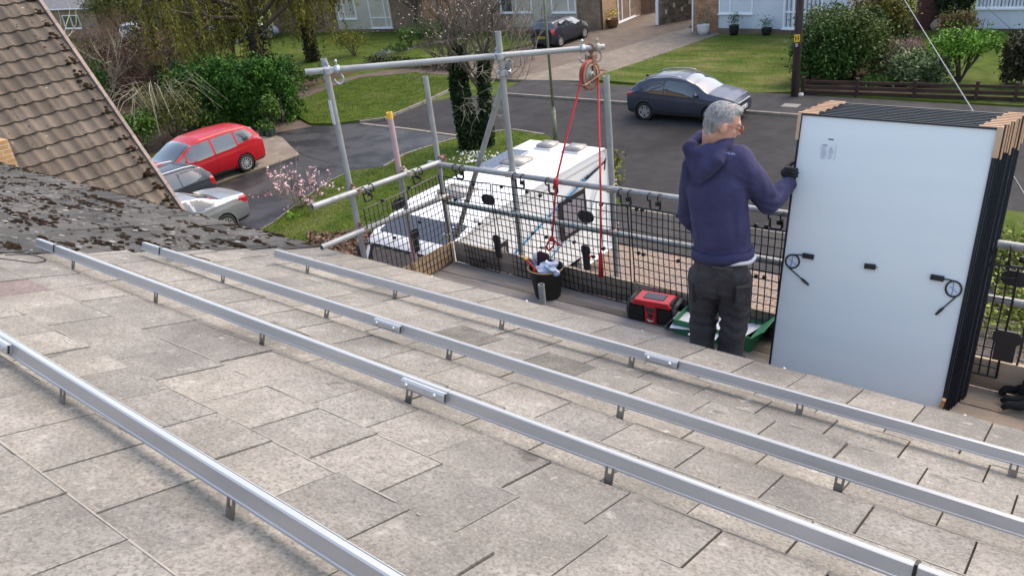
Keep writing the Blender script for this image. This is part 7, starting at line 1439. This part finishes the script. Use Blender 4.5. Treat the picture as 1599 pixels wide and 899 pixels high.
q.build('trunk', BARK, iv, True); leaves('ivy', np.array(pts_i), 0.085, GIVY, iv, rnd=np.array(rr_)); q = MB(); q2 = MB()
for b_ in (A[2], A[1], B[2], B[1]):
    for i in range(5): branchy(q, b_ + Vector((0, 0, random.uniform(-0.5, 0.1))), (random.gauss(0, .42), random.gauss(0, .42), 1.0), random.uniform(1.2, 1.7), 0.05, 3, 0.5, 3, up=0.1)
for i in range(60):
    b_ = random.choice((A[0].lerp(A[2], random.random()), B[0].lerp(B[2], random.random()))); a = random.uniform(0, 6.28); branchy(q2, b_, (math.cos(a), math.sin(a), random.uniform(-0.3, 0.5)), random.uniform(0.4, 0.9), 0.012, 1, 0.8, 3, up=0.0, n=4)
q.build('branch', mat('grey_brown_branch', (0.11, 0.088, 0.068), 0.9, rnd=0.35), iv); q2.build('twig', TWIGP, iv)
fl_ = rng.normal(size=(500, 3)) * np.array([0.9, 0.9, 0.6]) + np.array([A[2].x, A[2].y, A[2].z + 1.2]); leaves('bud', fl_, 0.045, leafmat('pale_bud', (0.3, 0.2, 0.17), (0.6, 0.5, 0.42)), iv, kind='stuff')
q = thing('bare_shrub', 'wide bare twiggy shrub left of the dark hatchback', 'shrub', gp(800, 84, 0.1)); m_ = MB()
for i in range(12): branchy(m_, gp(random.uniform(765, 840), random.uniform(76, 96), 0.1), (random.gauss(0, .5), random.gauss(0, .4), 1), random.uniform(1.2, 2.0), 0.04, 3, 0.7, 3)
m_.build('twig', TWIG, q)
q = thing('bare_shrub', 'low bare brambly shrub in front of the brown drive', 'shrub', gp(800, 122, 0.1)); m_ = MB()
for i in range(9): branchy(m_, gp(random.uniform(775, 825), random.uniform(112, 126), 0.1), (random.gauss(0, .5), random.gauss(0, .4), 0.8), random.uniform(0.7, 1.2), 0.02, 2, 0.8, 3)
m_.build('twig', TWIG, q)
# the garden across the road
shrub('large dark holly like bush by the telegraph pole', 1300, 134, 34, 98, GD, 0.085, 170, 62, squash=0.9, low=-0.98, shell=0.45); shrub('tall mid green bush right of the dark bush', 1346, 128, 12, 92, leafmat('bay_leaf', (0.03, 0.055, 0.012), (0.15, 0.19, 0.05)), 0.085, 170, 58, low=-0.98, shell=0.4); shrub('pale green bush rising between the dark bush and the white house', 1300, 100, 8, 90, leafmat('sage_leaf', (0.04, 0.06, 0.02), (0.16, 0.19, 0.07)), 0.08, 110, 45, shell=0.35)
shrub('yellow tinged tall bush before the red brown garage', 1385, 88, -20, 90, leafmat('forsythia_leaf', (0.05, 0.05, 0.012), (0.2, 0.17, 0.03)), 0.085, 150, 50, shell=0.35, low=-0.95); shrub('dark spreading bush under the tall yellow tinged bush', 1398, 84, 30, 60, GD, 0.08, 70, 50)
o = shrub('grey brown twiggy dome shrub by the garden path', 1402, 122, 62, 80, leafmat('twiggy_leaf', (0.1, 0.075, 0.055), (0.26, 0.2, 0.15)), 0.045, 150, 60, shell=0.35, up=0.0, twigm=TWIG, low=-0.95)
shrub('rhododendron with pale new leaves behind the low fence', 1445, 137, 86, 84, leafmat('rhodo_leaf', (0.025, 0.06, 0.02), (0.24, 0.3, 0.13)), 0.085, 120, 50, low=-0.95)
shrub('bronze domed shrub beside the white panelled house', 1503, 60, 24, 52, GBR, 0.075, 80, 50); shrub('dark conifer bush in the corner by the white panelled house', 1492, 48, -25, 64, leafmat('conifer_leaf', (0.006, 0.014, 0.006), (0.022, 0.042, 0.014)), 0.07, 100, 50)
shrub('dark purple green bush at the right edge of the garden', 1604, 138, 50, 60, leafmat('dark_bush_leaf', (0.02, 0.02, 0.012), (0.075, 0.07, 0.035)), 0.08, 130, 50, low=-0.9); shrub('low green plants with yellow flowers at the fence corner', 1268, 132, 90, 40, GM, 0.06, 50, 40)
shrub('low green ground cover behind the fence', 1380, 139, 120, 60, GM, 0.06, 40, 36, stems=False)
shrub('dark green bush at the foot of the white house', 1262, 62, 42, 30, GD, 0.07, 40, 40)
gt_ = gp(1512, 134, 0.11) + bk_ * 0.6; o = thing('small_tree', 'bright green many stemmed small tree behind the low fence', 'tree', gt_); q = MB(); hT = z_at(gt_, 48); tips = []
for i in range(9): a = 6.283 * i / 9; branchy(q, gt_, (math.cos(a) * 0.75, math.sin(a) * 0.75, 0.9), hT * 0.55, 0.05, 2, 0.4, 3, tips, up=0.2)
q.build('stem', TWIGD, o); ww_ = wpx(gt_, 96) / 2; p, t = clumps((gt_.x, gt_.y, hT * 0.74), (ww_, ww_, hT * 0.27), 110, 40, 0.14, -0.3, 0.4); leaves('foliage', p, 0.075, GB, o, rnd=t)
q = MB(); c = gp(1467, 48, 0.11); q.blob(c + Vector((0, 0, .22)), (0.4, 0.3, 0.3), 0.25, 4.0, sub=3); tag(q.build('boulder', mat('pale_boulder', (0.34, 0.26, 0.19), 0.9, col2=(0.26, 0.2, 0.15), scale=4)), 'rounded pale boulder beside the dark conifer', 'boulder')
BARKCHIP = slab('bark_bed', px((1335, 132), (1380, 100), (1400, 112), (1385, 138)), 0.0, 0.125, mat('bark_chips', (0.1, 0.05, 0.04), 0.95, col2=(0.17, 0.1, 0.08), scale=9, bump=0.8, bscale=30))
def pot(label, u, v, r, h, m, leafm, lw, lh, n=160, fl=None, leaf=0.05):
    b = gp(u, v, 0.11); o = thing('plant_pot', label, 'plant pot', b, 'plant pots before the houses'); q = MB(); q.lathe(b, [(0.001, 0), (r * 0.7, 0), (r * 0.95, h * 0.5), (r, h * 0.93), (r * 1.06, h), (r * 0.9, h), (r * 0.85, h * 0.88), (0.001, h * 0.85)], 22); q.build('pot', m, o, True)
    p = rng.normal(size=(n, 3)) * np.array([lw, lw, lh]) * 0.45 + np.array([b.x, b.y, b.z + h + lh * 0.7]); leaves('plant', p, leaf, leafm, o)
    if fl is not None: p = rng.normal(size=(60, 3)) * np.array([lw, lw, lh * 0.5]) * 0.5 + np.array([b.x, b.y, b.z + h + lh * 0.95]); leaves('flower', p, 0.07, fl, o)
BRP = mat('brown_glazed_pot', (0.14, 0.07, 0.035), 0.4); pot('brown pot of yellow daffodils beside the patio door', 957, 43.5, 0.36, 0.52, BRP, GM, 0.5, 0.4, 200, YELF); pot('white tub with a dull shrub before the rust brick panel', 1098, 54, 0.34, 0.5, mat('white_tub', (0.6, 0.6, 0.58), 0.5), leafmat('dull_leaf', (0.05, 0.035, 0.02), (0.14, 0.11, 0.06)), 0.5, 0.6, 260)
pot('dark tall pot with a clipped bush before the white cladding', 1146, 55, 0.26, 0.5, RBL, GD, 0.36, 0.42, 300); pot('dark short pot with a green plant under the white cladding', 1197, 55, 0.26, 0.36, RBL, GD, 0.4, 0.36, 240); pot('tiny pale pot with flowers by the patio door end', 998, 22, 0.16, 0.26, mat('white_tub', (0.6, 0.6, 0.58), 0.5), GM, 0.2, 0.2, 60, leafmat('peach_petal', (0.6, 0.35, 0.25), (0.75, 0.5, 0.4)))
for k, (u, v, lab) in enumerate(((413, 211, 'dark green planter trough at the end of the hedge, left one'), (424, 212, 'dark green planter trough at the end of the hedge, right one'))):
    b = gp(u, v, 0.03); o = thing('planter', lab, 'planter', b, 'planters at the hedge end'); q = MB(); q.box(b + Vector((0, 0, .13)), (0.36, 0.3, 0.26), bev=0.02); q.build('trough', mat('dark_green_plastic', (0.01, 0.03, 0.018), 0.5), o); p = rng.normal(size=(120, 3)) * 0.13 + np.array([b.x, b.y, 0.42]); leaves('plant', p, 0.06, GM, o)
# pink magnolia on the near lawn
mg = gp(472, 322, 0.09); o = thing('magnolia', 'small magnolia bush covered in pink blossom on the lawn edge', 'shrub', mg); q = MB(); tips = []
for i in range(16): a = 6.283 * i / 16; branchy(q, mg, (math.cos(a) * 0.9, math.sin(a) * 0.9, random.uniform(0.35, 1.2)), random.uniform(0.66, 0.95), 0.014, 2, 0.42, 3, tips, up=0.06)
q.build('stem', TWIG, o); P_ = []
sel = random.sample(tips, min(150, len(tips)))
for t in sel:
    n_ = random.randint(3, 5)
    for _ in range(n_): P_.append((t.x + random.gauss(0, .028), t.y + random.gauss(0, .028), t.z + random.gauss(0, .028)))
leaves('blossom', np.array(P_), 0.062, PINKF, o, asp=1.25); p = np.array([tuple(random.choice(tips) + Vector((random.gauss(0, .05), random.gauss(0, .05), random.gauss(0, .05)))) for _ in range(260)]); leaves('leaf_bud', p, 0.035, leafmat('bud_green', (0.12, 0.12, 0.04), (0.3, 0.27, 0.12)), o)
b = gp(458, 340, 0.09); o = thing('seedling', 'tiny bright green seedling in the lawn below the magnolia', 'plant', b); leaves('leaf', rng.normal(size=(40, 3)) * np.array([.1, .1, .05]) + np.array([b.x, b.y, .16]), 0.07, GB, o)
# leaf litter, daisies, weeds, tufts
p = np.array([tuple(gp(random.uniform(480, 600), random.uniform(362, 410), 0.14)) for _ in range(900)]); p[:, 2] = 0.135 + np.abs(rng.normal(0, .02, 900)); leaves('leaf_litter', p, 0.09, BROWNL, None, kind='stuff', up=0.9)
b = gp(958, 288, 0.02); o = thing('weed', 'straggly green weeds at the kerb right of the motorhome', 'weeds', b); p = np.concatenate([np.array([tuple(gp(random.gauss(960, 5), random.uniform(245, 300), 0.05))]) + rng.normal(size=(8, 3)) * np.array([.12, .12, .1]) + np.array([0, 0, .12]) for _ in range(26)]); p[:, 2] = np.maximum(p[:, 2], .04); leaves('leaf', p, 0.08, GY, o, kind='stuff')
b = gp(1578, 520, 0.07); o = thing('shrub', 'yellow green shrub seen through the mesh right of the panels', 'shrub', b + Vector((0, 0, 0))); 
P_ = []; T_ = []
for u, v, w_ in ((1575, 400, 0.7), (1590, 395, 0.6), (1572, 470, 0.8), (1568, 500, 0.6), (1606, 480, 0.8)):
    c = gp(u, v, 0.5); a_, t_ = clumps((c.x, c.y, 0.5), (w_, w_ * .8, .45), 26, 40, .12); P_.append(a_); T_.append(t_)
leaves('foliage', np.concatenate(P_), 0.06, leafmat('gold_green_leaf', (0.07, 0.09, 0.015), (0.3, 0.33, 0.08)), o, rnd=np.concatenate(T_)); q = MB(); c = gp(1575, 440, 0.05)
for i in range(12): q.path([c, c + Vector((random.gauss(0, .3), random.gauss(0, .3), .5)), c + Vector((random.gauss(0, .6), random.gauss(0, .6), .9))], [.02, .014, .006], 4)
q.build('stem', TWIGD, o)
# grass blades standing on the nearer lawns and verges
def tufts(poly, n, z, s, nm):
    xs_ = [p[0] for p in poly]; ys_ = [p[1] for p in poly]; out = []
    while len(out) < n:
        x, y = random.uniform(min(xs_), max(xs_)), random.uniform(min(ys_), max(ys_))
        if inpoly((x, y), poly): out.append((x, y, z))
    c = np.array(out); n = len(c); a = rng.uniform(0, 6.283, n); lean = rng.normal(0, 0.4, (n, 2)) * s; wv = np.stack([np.cos(a), np.sin(a), np.zeros(n)], 1) * s * 0.16; tip = c + np.concatenate([lean, s * rng.uniform(0.5, 1.2, (n, 1))], 1)
    v = np.stack([c - wv, c + wv, tip], 1).reshape(-1, 3); return fast_mesh(nm, v, np.arange(n * 3).reshape(n, 3), rng.random(n), GRB, None, 'stuff', True)
GRB = mat('grass_blade', (0.034, 0.068, 0.007), 0.8, rnd=1.0, spec=0.15, rcol=(0.1, 0.135, 0.022))
tufts(LN, 26000, 0.088, 0.05, 'grass'); tufts(V1, 9000, 0.098, 0.055, 'grass'); tufts(V2, 22000, 0.098, 0.05, 'grass'); tufts(px((915, 127), (1000, 98), (1120, 57), (1250, 58), (1252, 146), (1180, 148)), 14000, 0.1, 0.045, 'grass')
dz = np.array([tuple(gp(random.gauss(745, 22), random.uniform(238, 256), 0.13)) for _ in range(160)]); dz[:, 2] = 0.17; leaves('daisy', dz, 0.06, leafmat('daisy_white', (0.6, 0.6, 0.55), (0.8, 0.8, 0.76)), None, kind='stuff', up=0.8)
